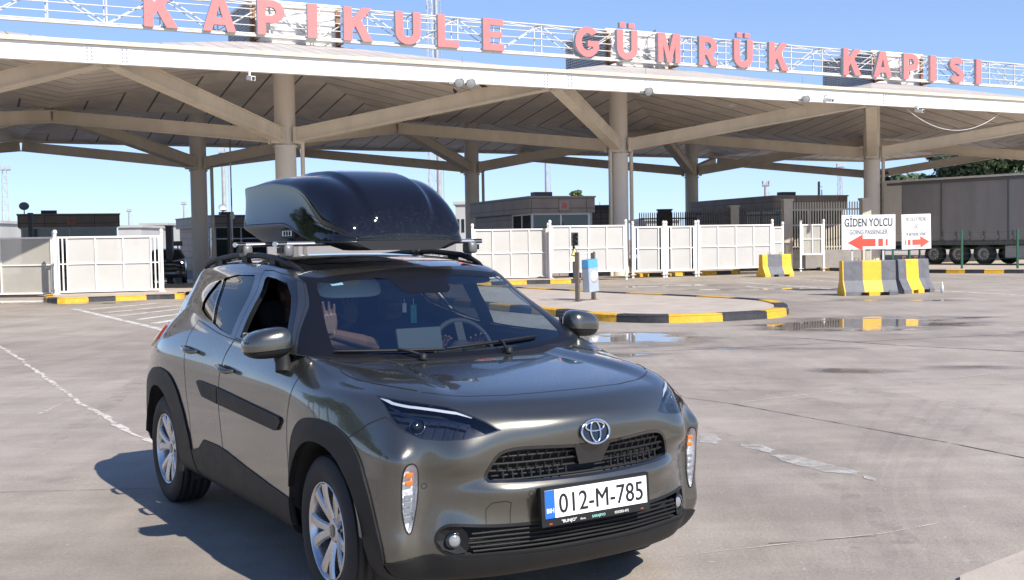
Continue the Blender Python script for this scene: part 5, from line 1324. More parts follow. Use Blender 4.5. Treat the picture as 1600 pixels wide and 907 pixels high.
# ------------------------------------------------------------------ greenhouse skin
GB = [(1.13,0,1.050),(1.112,.25,1.053),(1.065,.48,1.062),(.995,.665,1.074),(.93,.780,1.085)] + BELT[1:]
GT = [(.455,0),(.447,.22),(.415,.42),(.365,.530),(.29,.575),(.08,.588),(-.16,.592),(-.42,.592),(-.78,.582),(-1.08,.566),(-1.32,.535),(-1.47,.46),(-1.53,.26),(-1.545,0)]
GT = [(x, y, float(Rf(x, y)[0])) for x, y in GT]
rows = []
for u in (0, .33, .66, 1.0):
    r_ = []
    for (b, t) in zip(GB, GT):
        b = np.array(b); t = np.array(t); p = b + (t - b) * u; k = math.sin(math.pi * u)
        n = np.array([b[0] + .1, 0, 0]) * 0; fx = 1.0 if b[0] > .94 else 0.0
        p[1] += (.014 if .05 < b[1] else 0) * k * (0 if fx else 1); p[2] += .016 * k * fx; p[0] += .008 * k * fx
        if b[0] < -1.5: p[0] -= .03 * k
        r_.append(tuple(p))
    rows.append(r_)
GG = []
for t in GT:
    x = t[0] + (-.06 if t[0] > .28 else (.06 if t[0] < -1.4 else 0)); y = t[1] * (.90 if t[1] > .5 else .95); GG.append((x, y, float(Rf(x, y)[0])))
G_ = Surf(rows, 190, 40, GG)
# ------------------------------------------------------------------ outlines on the lower body (metres, seen from the side or the front)
sd = lambda L_: [('s', x, z) for x, z in L_]
fr_ = lambda L_: [('f', max(y, 1e-4), z) for y, z in L_]
def circ(cx, cz, r, a0, a1, n): return [(cx + r * math.cos(R(a0 + (a1 - a0) * k / n)), cz + r * math.sin(R(a0 + (a1 - a0) * k / n))) for k in range(n + 1)]
shrink = lambda cx, L_: [(cx + (x - cx) * (.985 if z < .5 else .965), z if z < .34 else .34 + (z - .34) * .955) for x, z in L_]
farch_in = A.poly(sd([(1.28 + .398, .215)] + circ(1.28, .345, .398, -8, 188, 26) + [(1.28 - .398, .215)]))
rarch_in = A.poly(sd([(-1.28 + .398, .215)] + circ(-1.28, .345, .398, -8, 188, 26) + [(-1.28 - .398, .215)]))
farch_out = A.poly(sd(shrink(1.28, [(1.775, .215), (1.80, .30), (1.775, .48), (1.735, .62), (1.665, .73), (1.57, .805), (1.44, .853), (1.28, .868), (1.13, .850), (1.025, .795), (.955, .71), (.915, .60), (.895, .45), (.885, .30), (.885, .215)])), 4)
rarch_out = A.poly(sd(shrink(-1.28, [(-.66, .215), (-.655, .44), (-.70, .58), (-.765, .69), (-.86, .79), (-.99, .855), (-1.14, .88), (-1.30, .88), (-1.46, .85), (-1.60, .78), (-1.70, .67), (-1.77, .52), (-1.80, .36), (-1.80, .215)])), 4)
sill = A.poly(sd([(.92, .215), (.92, .415), (.60, .437), (.25, .470), (-.06, .507), (-.18, .515), (-.42, .515), (-.52, .455), (-.68, .420), (-.68, .215)]))
fdoor = A.poly(sd([(.93, .30), (.895, .42), (.893, .66), (.915, .82), (.955, .93), (1.0, 1.02), (.985, 1.077)]) + [('g', 0, 0)][:0] + sd([(.40, 1.090), (-.02, 1.103), (-.075, 1.02), (-.115, .90), (-.128, .76), (-.118, .60), (-.09, .45), (-.085, .30)]))
rdoor = A.poly(sd([(-.086, .30), (-.091, .45), (-.119, .60), (-.129, .76), (-.116, .90), (-.076, 1.02), (-.025, 1.103), (-.25, 1.118), (-.50, 1.150), (-.70, 1.175), (-.755, 1.08), (-.735, .95), (-.70, .80), (-.66, .62), (-.655, .45), (-.66, .30)]))
strip_f = A.poly(sd([(-.118, .752), (.75, .722), (.785, .728), (.835, .772), (.835, .786), (.815, .793), (-.118, .840)]))
strip_r = A.poly(sd([(-.132, .752), (-.132, .840), (-.455, .850), (-.478, .838), (-.40, .775), (-.375, .765)]))
# front end
ugrille = A.poly(fr_([(0, .752), (.14, .762), (.30, .770), (.385, .764), (.425, .745), (.452, .705), (.468, .665), (.462, .648), (.43, .640), (.20, .632), (0, .630)]), 4, False)
lgrille = A.poly(fr_([(0, .452), (.20, .453), (.40, .457), (.57, .470), (.615, .466), (.640, .440), (.648, .405), (.632, .368), (.585, .350), (.40, .341), (.20, .338), (0, .338)]), 4, False)
skirt = A.poly([('g', 0, 0)] + fr_([(0, .328), (.20, .328), (.40, .331), (.59, .338), (.652, .350), (.672, .346), (.70, .338)]) + sd([(1.80, .31), (1.805, .215)]) + [('g', .28, 0)])
tsig = A.poly(fr_([(.735, .722), (.756, .713), (.768, .68), (.771, .60), (.767, .52), (.754, .455), (.738, .436), (.724, .465), (.709, .55), (.704, .63), (.707, .69), (.718, .716)]), 3)
def pixel_on(surf, L_):      # survey of the lamp outline on the right front corner, mirrored to the left
    Mi = CARM.inverted(); o = Mi @ CAMP; out = []
    for u, v in L_:
        d = Mi.to_3x3() @ ray(u, v); r = surf.st((o.x, -o.y, o.z), (d.x, -d.y, d.z)); out.append(('g', r[0] / (surf.ns - 1), r[1] / (surf.nt - 1)))
    return out
headl = A.poly(pixel_on(A, [(586, 617), (620, 624), (660, 630), (700, 636), (740, 651), (784, 673), (762, 680), (728, 687.5), (690, 689.5), (658, 687), (634, 676), (610, 655)]))
tlamp = A.poly(sd([(-1.45, 1.02), (-1.42, 1.10), (-1.60, 1.10), (-1.80, 1.06), (-1.86, .98), (-1.70, .95)]))
bump_line = A.poly(pixel_on(A, [(634, 676), (603, 652), (575, 663), (545, 684)]), closed=False)
hood_line = A.poly(pixel_on(A, [(775, 632), (752, 631), (730, 630), (700, 634)]), closed=False)
regs = [('wheel_hole', farch_in), ('wheel_hole', rarch_in), ('farch', farch_out), ('rarch', rarch_out), ('sill', sill), ('strip_f', strip_f), ('strip_r', strip_r), ('ugrille', ugrille), ('lgrille', lgrille), ('skirt', skirt), ('tsig', tsig), ('headl', headl), ('tlamp', tlamp), ('fdoor', fdoor), ('rdoor', rdoor)]
TA = A.partition(regs)
body = Sk(); body.tri(A, TA['rest'])
body.seam(A, bump_line, closed=False, mi=1)
# ------------------------------------------------------------------ greenhouse outlines
wscreen = G_.poly(fr_([(0, 1.345), (.11, 1.345), (.14, 1.36), (.17, 1.418), (.22, 1.428), (.41, 1.416), (.47, 1.408)]) + pixel_on(G_, [(496, 441), (495, 449), (502, 478), (510, 512), (519, 541), (527, 549)]) + fr_([(.45, 1.082), (.22, 1.074), (0, 1.072)]))
k3 = 0
wsframe = G_.poly([('g', 0, .985)] + fr_([(.22, 1.462), (.40, 1.449), (.518, 1.436)]) + sd([(.36, 1.450), (.47, 1.408), (.62, 1.303), (.76, 1.183), (.875, 1.092)]) + fr_([(.74, 1.082)]) + [('g', 0, 0)])
fglass = G_.poly(sd([(.775, 1.098), (.40, 1.106), (.03, 1.118), (.026, 1.30), (.035, 1.425), (.05, 1.438), (.22, 1.430), (.355, 1.412), (.46, 1.352), (.58, 1.265), (.70, 1.172), (.765, 1.118)]))
rglass = G_.poly(sd([(-.10, 1.123), (-.28, 1.142), (-.435, 1.170), (-.52, 1.275), (-.615, 1.405), (-.605, 1.42), (-.40, 1.442), (-.13, 1.445), (-.108, 1.43), (-.10, 1.30)]))
qglass = G_.poly(sd([(-.465, 1.178), (-.62, 1.205), (-.735, 1.235), (-.775, 1.275), (-.77, 1.33), (-.735, 1.385), (-.69, 1.405), (-.64, 1.405), (-.55, 1.285)]))
surround = G_.poly(sd([(.80, 1.091), (.40, 1.1), (-.10, 1.1135), (-.40, 1.150), (-.62, 1.185), (-.76, 1.215), (-.82, 1.27), (-.81, 1.34), (-.765, 1.40), (-.71, 1.425), (-.40, 1.458), (.0, 1.458), (.24, 1.450), (.40, 1.425), (.50, 1.352), (.62, 1.262), (.74, 1.168), (.82, 1.098)]))
fframe = G_.poly(sd([(.86, 1.091), (.40, 1.1), (-.035, 1.112), (-.035, 1.30), (-.03, 1.470), (.10, 1.470), (.30, 1.452), (.45, 1.415), (.60, 1.305), (.74, 1.19)]))
regs = [('ws', wscreen), ('wsf', wsframe), ('fg', fglass), ('rg', rglass), ('qg', qglass), ('sur', surround)]
TG = G_.partition(regs)
body.tri(G_, TG['rest'])
body.seam(G_, fframe, mi=1)
body.tri(G_, TG['wsf'], mi=3)
body.tri(G_, TG['sur'], mi=2, off=.001)
# hood height field
class Field(Surf):
    def __init__(s, outline, f, step):
        s.f = f; s.out = np.array(outline)
        lo, hi = s.out.min(0), s.out.max(0); vs = []
        gx, gy = np.meshgrid(np.arange(lo[0], hi[0], step), np.arange(0, hi[1] + step, step)); pts = np.stack([gx.ravel(), gy.ravel()], 1)
        pts = pts[inpoly(s.out, pts)]
        d2 = ((pts[:, None, :] - s.out[None]) ** 2).sum(2).min(1) if len(pts) else []
        s.base = pts[d2 > (step * .4) ** 2]
    def partition(s, regions, rest='rest'):
        vs = [Vector(p) for p in s.base]; es = []
        if regions:
            allp = np.concatenate([p for _, p in regions]); d2 = ((s.base[:, None, :] - allp[None]) ** 2).sum(2).min(1); vs = [Vector(p) for p in s.base[d2 > 1e-4]]
        for p in [s.out] + [p for _, p in regions]:
            o = len(vs); vs += [Vector(q) for q in p]; n = len(p); es += [(o + k, o + (k + 1) % n) for k in range(n)]
        r = delaunay_2d_cdt(vs, es, [], 0, 1e-6); V = np.array([tuple(v) for v in r[0]]); T = np.array([t for t in r[2] if len(t) == 3]); cen = V[T].mean(1)
        T = T[inpoly(s.out, cen)]; cen = V[T].mean(1)
        s.X, s.NN = s.ev(V); out = {}; done = np.zeros(len(T), bool)
        for name, p in regions:
            ins = inpoly(np.array(p), cen) & ~done; done |= ins; out[name] = T[ins]
        out[rest] = T[~done]; return out
    def ev(s, V):
        V = np.asarray(V, float); e = 2e-3; z = s.f(V[:, 0], V[:, 1]); zx = (s.f(V[:, 0] + e, V[:, 1]) - s.f(V[:, 0] - e, V[:, 1])) / (2 * e); zy = (s.f(V[:, 0], V[:, 1] + e) - s.f(V[:, 0], V[:, 1] - e)) / (2 * e)
        N = np.stack([-zx, -zy, np.ones(len(V))], 1); N[np.abs(V[:, 1]) < 1e-6, 1] = 0; N /= np.linalg.norm(N, axis=1, keepdims=True)
        return np.stack([V[:, 0], V[:, 1], z], 1), N
def resamp(L_, step):
    out = []
    for a, b in zip(L_[:-1], L_[1:]):
        a = np.array(a); b = np.array(b); k = max(1, int(np.linalg.norm(b - a) / step)); out += [tuple(a + (b - a) * j / k) for j in range(k)]
    return out + [tuple(L_[-1])]
topA = [tuple(p) for p in A.P[-1, :, :2]]
ia = next(i for i, p in enumerate(topA) if p[0] < .935)
botG = [tuple(p) for p in G_.P[0, :, :2]]; ig = next(i for i, p in enumerate(botG) if p[0] < .935)
outl = topA[:ia + 1] + [p for p in botG[:ig][::-1]]
outl = [outl[0]] + outl[1:-1] + [outl[-1]] + resamp([(outl[-1][0], 0), (outl[0][0], 0)], .03)[1:-1]
def Hfix(x, y): return Hf(x, y)
HOOD = Field(outl, Hfix, .022)
cowl = np.array(resamp([(1.20, -.01), (1.185, .25), (1.135, .50), (1.03, .70), (.97, .745), (.93, .775), (1.0, .66), (1.07, .48), (1.115, .25), (1.132, -.01), (1.20, -.01)], .02)[:-1])
TH_ = HOOD.partition([('cowl', cowl)])
hood = Sk(); hood.tri(HOOD, TH_['rest'])
hl = [(1.22, .60), (1.20, .672), (1.28, .705), (1.45, .690), (1.60, .655)]
hl = np.array(resamp([(1.145, .60), (1.15, .69), (1.175, .718), (1.22, .728), (1.36, .720), (1.48, .700), (1.58, .672), (1.66, .640), (1.72, .608)], .02))
hood.seam(HOOD, hl, w=.005, off=.0015, mi=1, closed=False)
nose = np.array(resamp([(1.742, .60), (1.80, .54), (1.86, .44), (1.915, .30), (1.938, .15), (1.945, 0)], .02))
hood.seam(HOOD, nose, w=.004, off=.0012, mi=1, closed=False)
hood.build('hood', [M_body, M_gap], CAR)
ck = Sk(); ck.tri(HOOD, TH_['cowl'], off=.004, skirt=.004); ck.build('cowl_panel', M_plas, CAR)
# roof
topG = [tuple(p) for p in G_.P[-1, :, :2]]
ROOF = Field([topG[0]] + topG[1:-1] + [topG[-1]] + resamp([(topG[-1][0], 0), (topG[0][0], 0)], .04)[1:-1], lambda x, y: Rf(x, y), .035)
sunr = np.array(resamp([(.27, -.01), (.265, .25), (.235, .42), (.20, .465), (-.70, .465), (-.74, .43), (-.75, -.01), (.27, -.01)], .03)[:-1])
TR = ROOF.partition([('sun', sunr)])
rp = Sk(); rp.tri(ROOF, TR['rest']); rp.build('roof_panel', M_gloss, CAR)
sr = Sk(); sr.tri(ROOF, TR['sun'], off=.002); sr.build('sunroof', M_gloss, CAR)
body.seam(A, A.poly(sd([(1.0, 1.02), (1.005, 1.055)]), closed=False), mi=1, closed=False)
body.build('body', [M_body, M_gap, M_gloss, M_frit], CAR)
# doors
for sg_ in (-1, 1):
    for nm, T_, ln in (('front', TA['fdoor'], fdoor), ('rear', TA['rdoor'], rdoor)):
        d_ = Sk(); d_.tri(A, T_, side=sg_); d_.seam(A, ln, mi=1, side=sg_); do = d_.build('door', [M_body, M_gap], CAR)
        st_ = Sk(); st_.tri(A, TA['strip_f' if nm == 'front' else 'strip_r'], off=.011, skirt=.012, side=sg_); st_.build('side_moulding', M_plas, do)
        # grab handle
        hx, hzz = (.02, .955) if nm == 'front' else (-.62, 1.012)
        y0 = .872 if nm == 'front' else .868
        h = MB(); L2 = .095
        h.tube([(hx - L2, sg_ * (y0 - .012), hzz + .006), (hx - L2 + .012, sg_ * (y0 + .022), hzz + .006), (hx, sg_ * (y0 + .034), hzz), (hx + L2 - .012, sg_ * (y0 + .026), hzz - .006), (hx + L2, sg_ * (y0 - .008), hzz - .006)], [.010, .014, .0155, .014, .010], 10)
        h.build('door_handle', M_body, do)
    for T_, m_ in (('fg', M_side), ('rg', M_priv), ('qg', M_priv)):
        if T_ == 'fg' and sg_ < 0: continue       # this window is wound down
        w_ = Sk(); w_.tri(G_, TG[T_], off=-.008, side=sg_); w_.build('side_window', m_, CAR)
    for T_, nm in (('farch', 'wheel_arch_trim'), ('rarch', 'wheel_arch_trim'), ('sill', 'sill_trim')):
        w_ = Sk(); w_.tri(A, TA[T_], off=.009 if T_ != 'sill' else .006, skirt=.03, side=sg_); w_.build(nm, M_plas, CAR)
    w_ = Sk(); w_.tri(A, TA['tlamp'], off=.012, skirt=.02, side=sg_); w_.build('tail_lamp', mat('tail_red', (.22, .015, .012), .1, coat=1.0), CAR)
w_ = Sk(); w_.tri(G_, TG['ws'], off=-.001); w_.build('windscreen', M_ws, CAR)
w_ = Sk(); w_.tri(A, TA['skirt'], off=.008, skirt=.02); w_.build('front_skirt', M_plas, CAR)
# inner shell so that nothing shines through
lin = Sk(); 
for T_ in ('fdoor', 'rdoor', 'strip_f', 'strip_r', 'sill'): lin.tri(A, TA[T_], off=-.05, flip=True)
lin.tri(G_, TG['rest'], off=-.025, flip=True); lin.tri(G_, TG['sur'], off=-.025, flip=True); lin.tri(ROOF, TR['rest'], off=-.03, flip=True); lin.tri(ROOF, TR['sun'], off=-.03, flip=True)
lin.build('interior_lining', M_int, CAR)
# ------------------------------------------------------------------ car details
def onA(q, off=0.0, surf=None):
    surf = surf or A
    y = q[1] if q[0] == 'f' else None
    sgn = 1
    if q[0] == 'f' and q[1] < 0: q = ('f', -q[1], q[2]); sgn = -1
    if q[0] == 'f': q = ('f', max(q[1], 1e-4), q[2])
    X, N = surf.ev([surf.pt(q)]); p = X[0] + N[0] * off; return Vector((p[0], p[1] * sgn, p[2]))
def pocket(sk, surf, T, depth, mi=0, side='both', slant=0.0):
    """a recess behind an opening: its floor and its walls"""
    sk.tri(surf, T, off=-depth, mi=mi, side=side)
    tmp = Sk(); tmp.tri(surf, T, off=.0, skirt=depth, side=side)
    # keep only the skirt quads
    V = np.concatenate(tmp.v); N = np.concatenate(tmp.n); F = [f for f in tmp.f if len(f) == 4]
    used = sorted({i for f in F for i in f}); mp = {i: k for k, i in enumerate(used)}
    sk.raw(V[used], -N[used], [tuple(mp[i] for i in f)[::-1] for f in F], mi)
    return sk
def CP(u, v, axis, val):    # a surveyed direction met with a plane of the car
    Mi = CARM.inverted(); o = Mi @ CAMP; d = Mi.to_3x3() @ ray(u, v); t = (val - o[axis]) / d[axis]; return o + d * t
M_lampd = mat('lamp_housing', (.018, .02, .028), .25, var=.2, vscale=30)
M_refl = mat('lamp_reflector', (.13, .14, .16), .2, metal=1.0)
M_drl = mat('light_guide', (.50, .52, .56), .25)
M_fogl = mat('clear_lens', (.30, .31, .32), .10, metal=.4)
M_amber = mat('amber_lens', (.75, .22, .03), .2)
drl = pixel_on(A, [(594, 619), (612, 629), (640, 635), (680, 640), (715, 645), (738, 651)])
drl_l = A.poly(drl, closed=False)
for sg_ in (-1, 1):
    hg = Sk(); hg.tri(A, TA['headl'], off=.001, side=sg_); hl_ = hg.build('headlight', M_lampg, CAR)
    k = Sk(); pocket(k, A, TA['headl'], .055, 0, sg_); k.seam(A, headl, w=.010, off=-.001, mi=0, side=sg_); k.build('housing', M_lampd, hl_)
    k = Sk(); k.seam(A, drl_l, w=.013, off=-.006, side=sg_, closed=False); k.build('light_guide', M_drl, hl_)
    k = Sk(); k.seam(A, A.poly(pixel_on(A, [(606, 630), (625, 644), (660, 652), (700, 655), (735, 663)]), closed=False), w=.012, off=-.022, side=sg_, closed=False); k.build('trim', M_refl, hl_)
    for (u, v, r_) in ((648, 661, .027),):
        q = A.pt(pixel_on(A, [(u, v)])[0]); X, N = A.ev([q]); c = Vector(X[0]) - Vector(N[0]) * .035; c.y *= sg_; n_ = Vector((N[0][0] + .4, N[0][1] * sg_, N[0][2])).normalized()
        MM = Matrix.Translation(c) @ n_.to_track_quat('Z', 'Y').to_matrix().to_4x4()
        b_ = MB(); b_.lathe([(0, r_ * .75), (r_ * .5, r_ * .62), (r_ * .85, r_ * .3), (r_, 0), (r_, -.03)], MM, 20, 0); b_.lathe([(r_, -.03), (r_ * 1.18, .004), (r_ * 1.2, -.03)], MM, 20, 1)
        b_.build('projector', [mat('projector_lens', (.008, .009, .012), .05), M_refl], hl_)
    for k_ in range(5):
        a_ = A.pt(pixel_on(A, [(668 + k_ * 16, 654 + k_ * 2)])[0]); b2_ = A.pt(pixel_on(A, [(660 + k_ * 17, 681 - k_ * .6)])[0]); k = Sk(); k.seam(A, np.array([np.array(a_) * (1 - t) + np.array(b2_) * t for t in np.linspace(0, 1, 6)]), w=.004, off=-.03, side=sg_, closed=False); k.build('rib', M_refl, hl_)
    tg = Sk(); tg.tri(A, TA['tsig'], off=.003, side=sg_); tl = tg.build('turn_signal', M_lampg, CAR)
    k = Sk(); k.seam(A, tsig, w=.006, off=.003, side=sg_); k.build('trim', M_plas, tl)
    k = Sk(); pocket(k, A, TA['tsig'], .03, 0, sg_); k.build('reflector', mat('signal_reflector', (.85, .85, .86), .3, metal=.35, bump=.8, bscale=70), tl)
    for z in (.672, .640):
        c = onA(('f', .737, z), -.014); c.y *= sg_; b_ = MB(); b_.box(c, (.010, .034, .022), Matrix.Rotation(.3, 3, 'Y')); b_.build('bulb', M_amber, tl, .004)
    b_ = MB()
    for i, z in enumerate((.585, .555, .525, .495)):
        c = onA(('f', .738, z), -.014); c.y *= sg_; b_.box(c, (.008, .040, .012))
    b_.build('lamp_bar', M_fogl, tl)
# lamp recess lip on the bumper corners
# grilles
gk = Sk(); pocket(gk, A, TA['ugrille'], .06); ug = gk.build('upper_grille', M_rub, CAR)
bars = MB(); ymx = {.642: .40, .672: .445, .702: .445, .732: .415, .756: .36}
for i, z in enumerate((.648, .676, .704, .732, .757)):
    ym = (.44, .452, .440, .420, .375)[i]
    bars.tube([onA(('f', y, z), -.014 - (0.004 if i % 2 else 0)) for y in np.linspace(-ym, ym, 37)], .0062, 6)
for y in [s_ * v for s_ in (-1, 1) for v in (.125, .165, .205, .245, .285, .325, .365, .405)]:
    for i in range(4):
        z0 = (.648, .676, .704, .732)[i]; z1 = z0 + .028; yy = abs(y) + (.012 if i % 2 else -.008)
        if yy > (.445, .445, .43, .40)[i]: continue
        s_ = 1 if y > 0 else -1
        bars.tube([onA(('f', s_ * yy, z0), -.016), onA(('f', s_ * yy, z1), -.012)], .0058, 5)
bars.build('grille_mesh', M_plas, ug)
lip = Sk(); lip.seam(A, ugrille, w=.012, off=.002, closed=False); lip.build('surround', M_gloss, ug)
b_ = MB(); pl = [(-.092, .762), (.092, .762), (.062, .682), (-.062, .682)]
gv = []; NR, NC = 5, 9
for j in range(NR):
    f = j / (NR - 1); z = .764 + (.676 - .764) * f; hwid = .094 + (.058 - .094) * f
    for i in range(NC): gv.append(onA(('f', hwid * (2 * i / (NC - 1) - 1), z), .003))
gf = [(j * NC + i, (j + 1) * NC + i, (j + 1) * NC + i + 1, j * NC + i + 1) for j in range(NR - 1) for i in range(NC - 1)]
ring = [i for i in range(NC)] + [j * NC + NC - 1 for j in range(1, NR)] + [(NR - 1) * NC + i for i in range(NC - 2, -1, -1)] + [j * NC for j in range(NR - 2, 0, -1)]
bk_ = [gv[i] - Vector((.035, 0, 0)) for i in ring]; nr_ = len(ring); o_ = len(gv)
b_.add(gv + bk_, gf + [(ring[k], ring[(k + 1) % nr_], o_ + (k + 1) % nr_, o_ + k) for k in range(nr_)], 0, False); b_.build('sensor_panel', M_gloss, ug)
gk = Sk(); pocket(gk, A, TA['lgrille'], .07); lg = gk.build('lower_grille', M_rub, CAR)
bars = MB()
for z in (.358, .377, .396, .415, .434): bars.tube([onA(('f', y, z), -.012) for y in np.linspace(-.55 + abs(z - .4) * .6, .55 - abs(z - .4) * .6, 37)], .0055, 6)
for y in np.linspace(-.48, .48, 8): bars.tube([onA(('f', y, z), -.02) for z in (.345, .36, .40, .44, .447)], .003, 5)
bars.build('slats', M_plas, lg)
lip = Sk(); lip.seam(A, lgrille, w=.012, off=.003, closed=False); lip.build('surround', M_plas, lg)
for sg_ in (-1, 1):
    # black pods with a round fog lamp
    pts = [(.648, .405), (.640, .440), (.615, .464), (.57, .468), (.548, .44), (.540, .40), (.55, .36), (.585, .352), (.632, .369)]
    b_ = MB(); q = [onA(('f', sg_ * y, z), -.006) for y, z in pts]; c = onA(('f', sg_ * .597, .405), -.035); n = len(q)
    b_.add(q + [c], [((i + 1) % n, i, n) if sg_ < 0 else (i, (i + 1) % n, n) for i in range(n)], 0, False); pod = b_.build('fog_lamp', M_plas, CAR)
    c = onA(('f', sg_ * .597, .405), -.022); nn = Vector((1, .25 * sg_, 0)).normalized(); MM = Matrix.Translation(c) @ nn.to_track_quat('Z', 'Y').to_matrix().to_4x4()
    b_ = MB(); b_.lathe([(0, .008), (.014, .007), (.023, .003), (.026, 0), (.028, -.02)], MM, 22); b_.build('lens', M_fogl, pod)
    b_ = MB(); b_.lathe([(.028, .004), (.036, .002), (.038, -.03)], MM, 22); b_.build('bezel', M_gloss, pod)
# parking sensors and tow eye cover
for (y, z) in ((-.68, .628), (.68, .628), (-.30, .585)):
    c0 = [('f', abs(y) + .011 * math.cos(a), z + .011 * math.sin(a)) for a in np.linspace(0, 6.283, 14)[:-1]]
    tw = Sk(); tw.seam(A, A.poly(c0), w=.003, off=.001, side=1 if y > 0 else -1); tw.build('parking_sensor', M_gap, CAR)
tw = Sk(); tw.seam(A, A.poly(fr_([(.47, .470), (.47, .53), (.45, .555), (.40, .56), (.375, .55), (.372, .465)]), closed=False), w=.003, off=.001, side=-1, closed=False)
tw.build('tow_hook_cover', M_gap, CAR)
# emblem
em = MB(); EC = onA(('f', 0, .808), .006)
EM = Matrix.Translation(EC + Vector((0, 0, .004))) @ frame((0, 0, 0), (0, 1, 0), (-.22, 0, 1))
def ell(a, b_, cx, cy, r, n=40, z=.006): em.tube([EM @ Vector((cx + a * math.cos(6.2832 * k / n), cy + b_ * math.sin(6.2832 * k / n), z)) for k in range(n + 1)], r, 8, 0, False)
em.lathe([(0, .001), (.068, .001), (.068, -.02)], EM @ Matrix.Diagonal((1, .74, 1, 1)), 36, 1, False)
ell(.070, .050, 0, 0, .0055); ell(.024, .043, 0, 0, .0045); ell(.047, .019, 0, .021, .0045)
em.build('emblem', [M_chrome, M_gloss], CAR)
# number plate
PC = Vector((2.142, 0, .538)); PM = Matrix.Translation(PC) @ frame((0, 0, 0), (0, 1, 0), (-.06, 0, 1))
pb = MB(); pb.box((0, 0, 0), (.555, .160, .020)); pb.v = [tuple(PM @ (Vector(v) + Vector((0, -.010, -.006)))) for v in pb.v]
text_mb(pb, '"BUNJO"', PM @ Matrix.Translation((-.145, -.082, .005)), .0125, 1, 1.15, .0006, .012)
text_mb(pb, 'd.o.o.', PM @ Matrix.Translation((-.075, -.082, .005)), .009, 1, 1.0, .0006, .008)
text_mb(pb, 'SARAJEVO', PM @ Matrix.Translation((.005, -.082, .005)), .011, 2, 1.0, .0006, .012)
text_mb(pb, '033/203-472', PM @ Matrix.Translation((.125, -.082, .005)), .0105, 1, 1.0, .0006, .01)
for sx in (-1, 1): pb.box(PM @ Vector((sx * .235, -.080, .004)), (.002, .014, .006), None, 3)
npl = pb.build('number_plate', [M_plas, M_white, mat('mint_print', (.30, .66, .58), .5), mat('screw_red', (.35, .06, .03), .6)], CAR)
pb = MB(); pb.box((0, 0, 0), (.522, .114, .004)); pb.v = [tuple(PM @ (Vector(v) + Vector((0, 0, .0065)))) for v in pb.v]; pb.build('plate_face', mat('plate_white', (.86, .86, .86), .4), npl)
pb = MB(); pb.box((-.238, 0, 0), (.046, .1135, .001)); pb.v = [tuple(PM @ (Vector(v) + Vector((0, 0, .0092)))) for v in pb.v]; text_mb(pb, 'BIH', PM @ Matrix.Translation((-.238, -.034, .0098)), .019, 1, .95, .0006, .018); pb.build('country_band', [mat('plate_blue', (.015, .13, .68), .4), M_white], npl)
pb = MB(); text_mb(pb, '012-M-785', PM @ Matrix.Translation((.024, -.041, .0086)), .082, 0, .86, .0010, .0, None, 'CENTER', 1.03)
for dx, dy in ((.0012, 0), (-.0012, 0), (0, .001)): text_mb(pb, '012-M-785', PM @ Matrix.Translation((.024 + dx, -.041 + dy, .0086)), .082, 0, .86, .0011 + dx * .05 + dy * .1, .0, None, 'CENTER', 1.03); pb.build('plate_number', mat('plate_black', (.012, .012, .014), .4), npl)
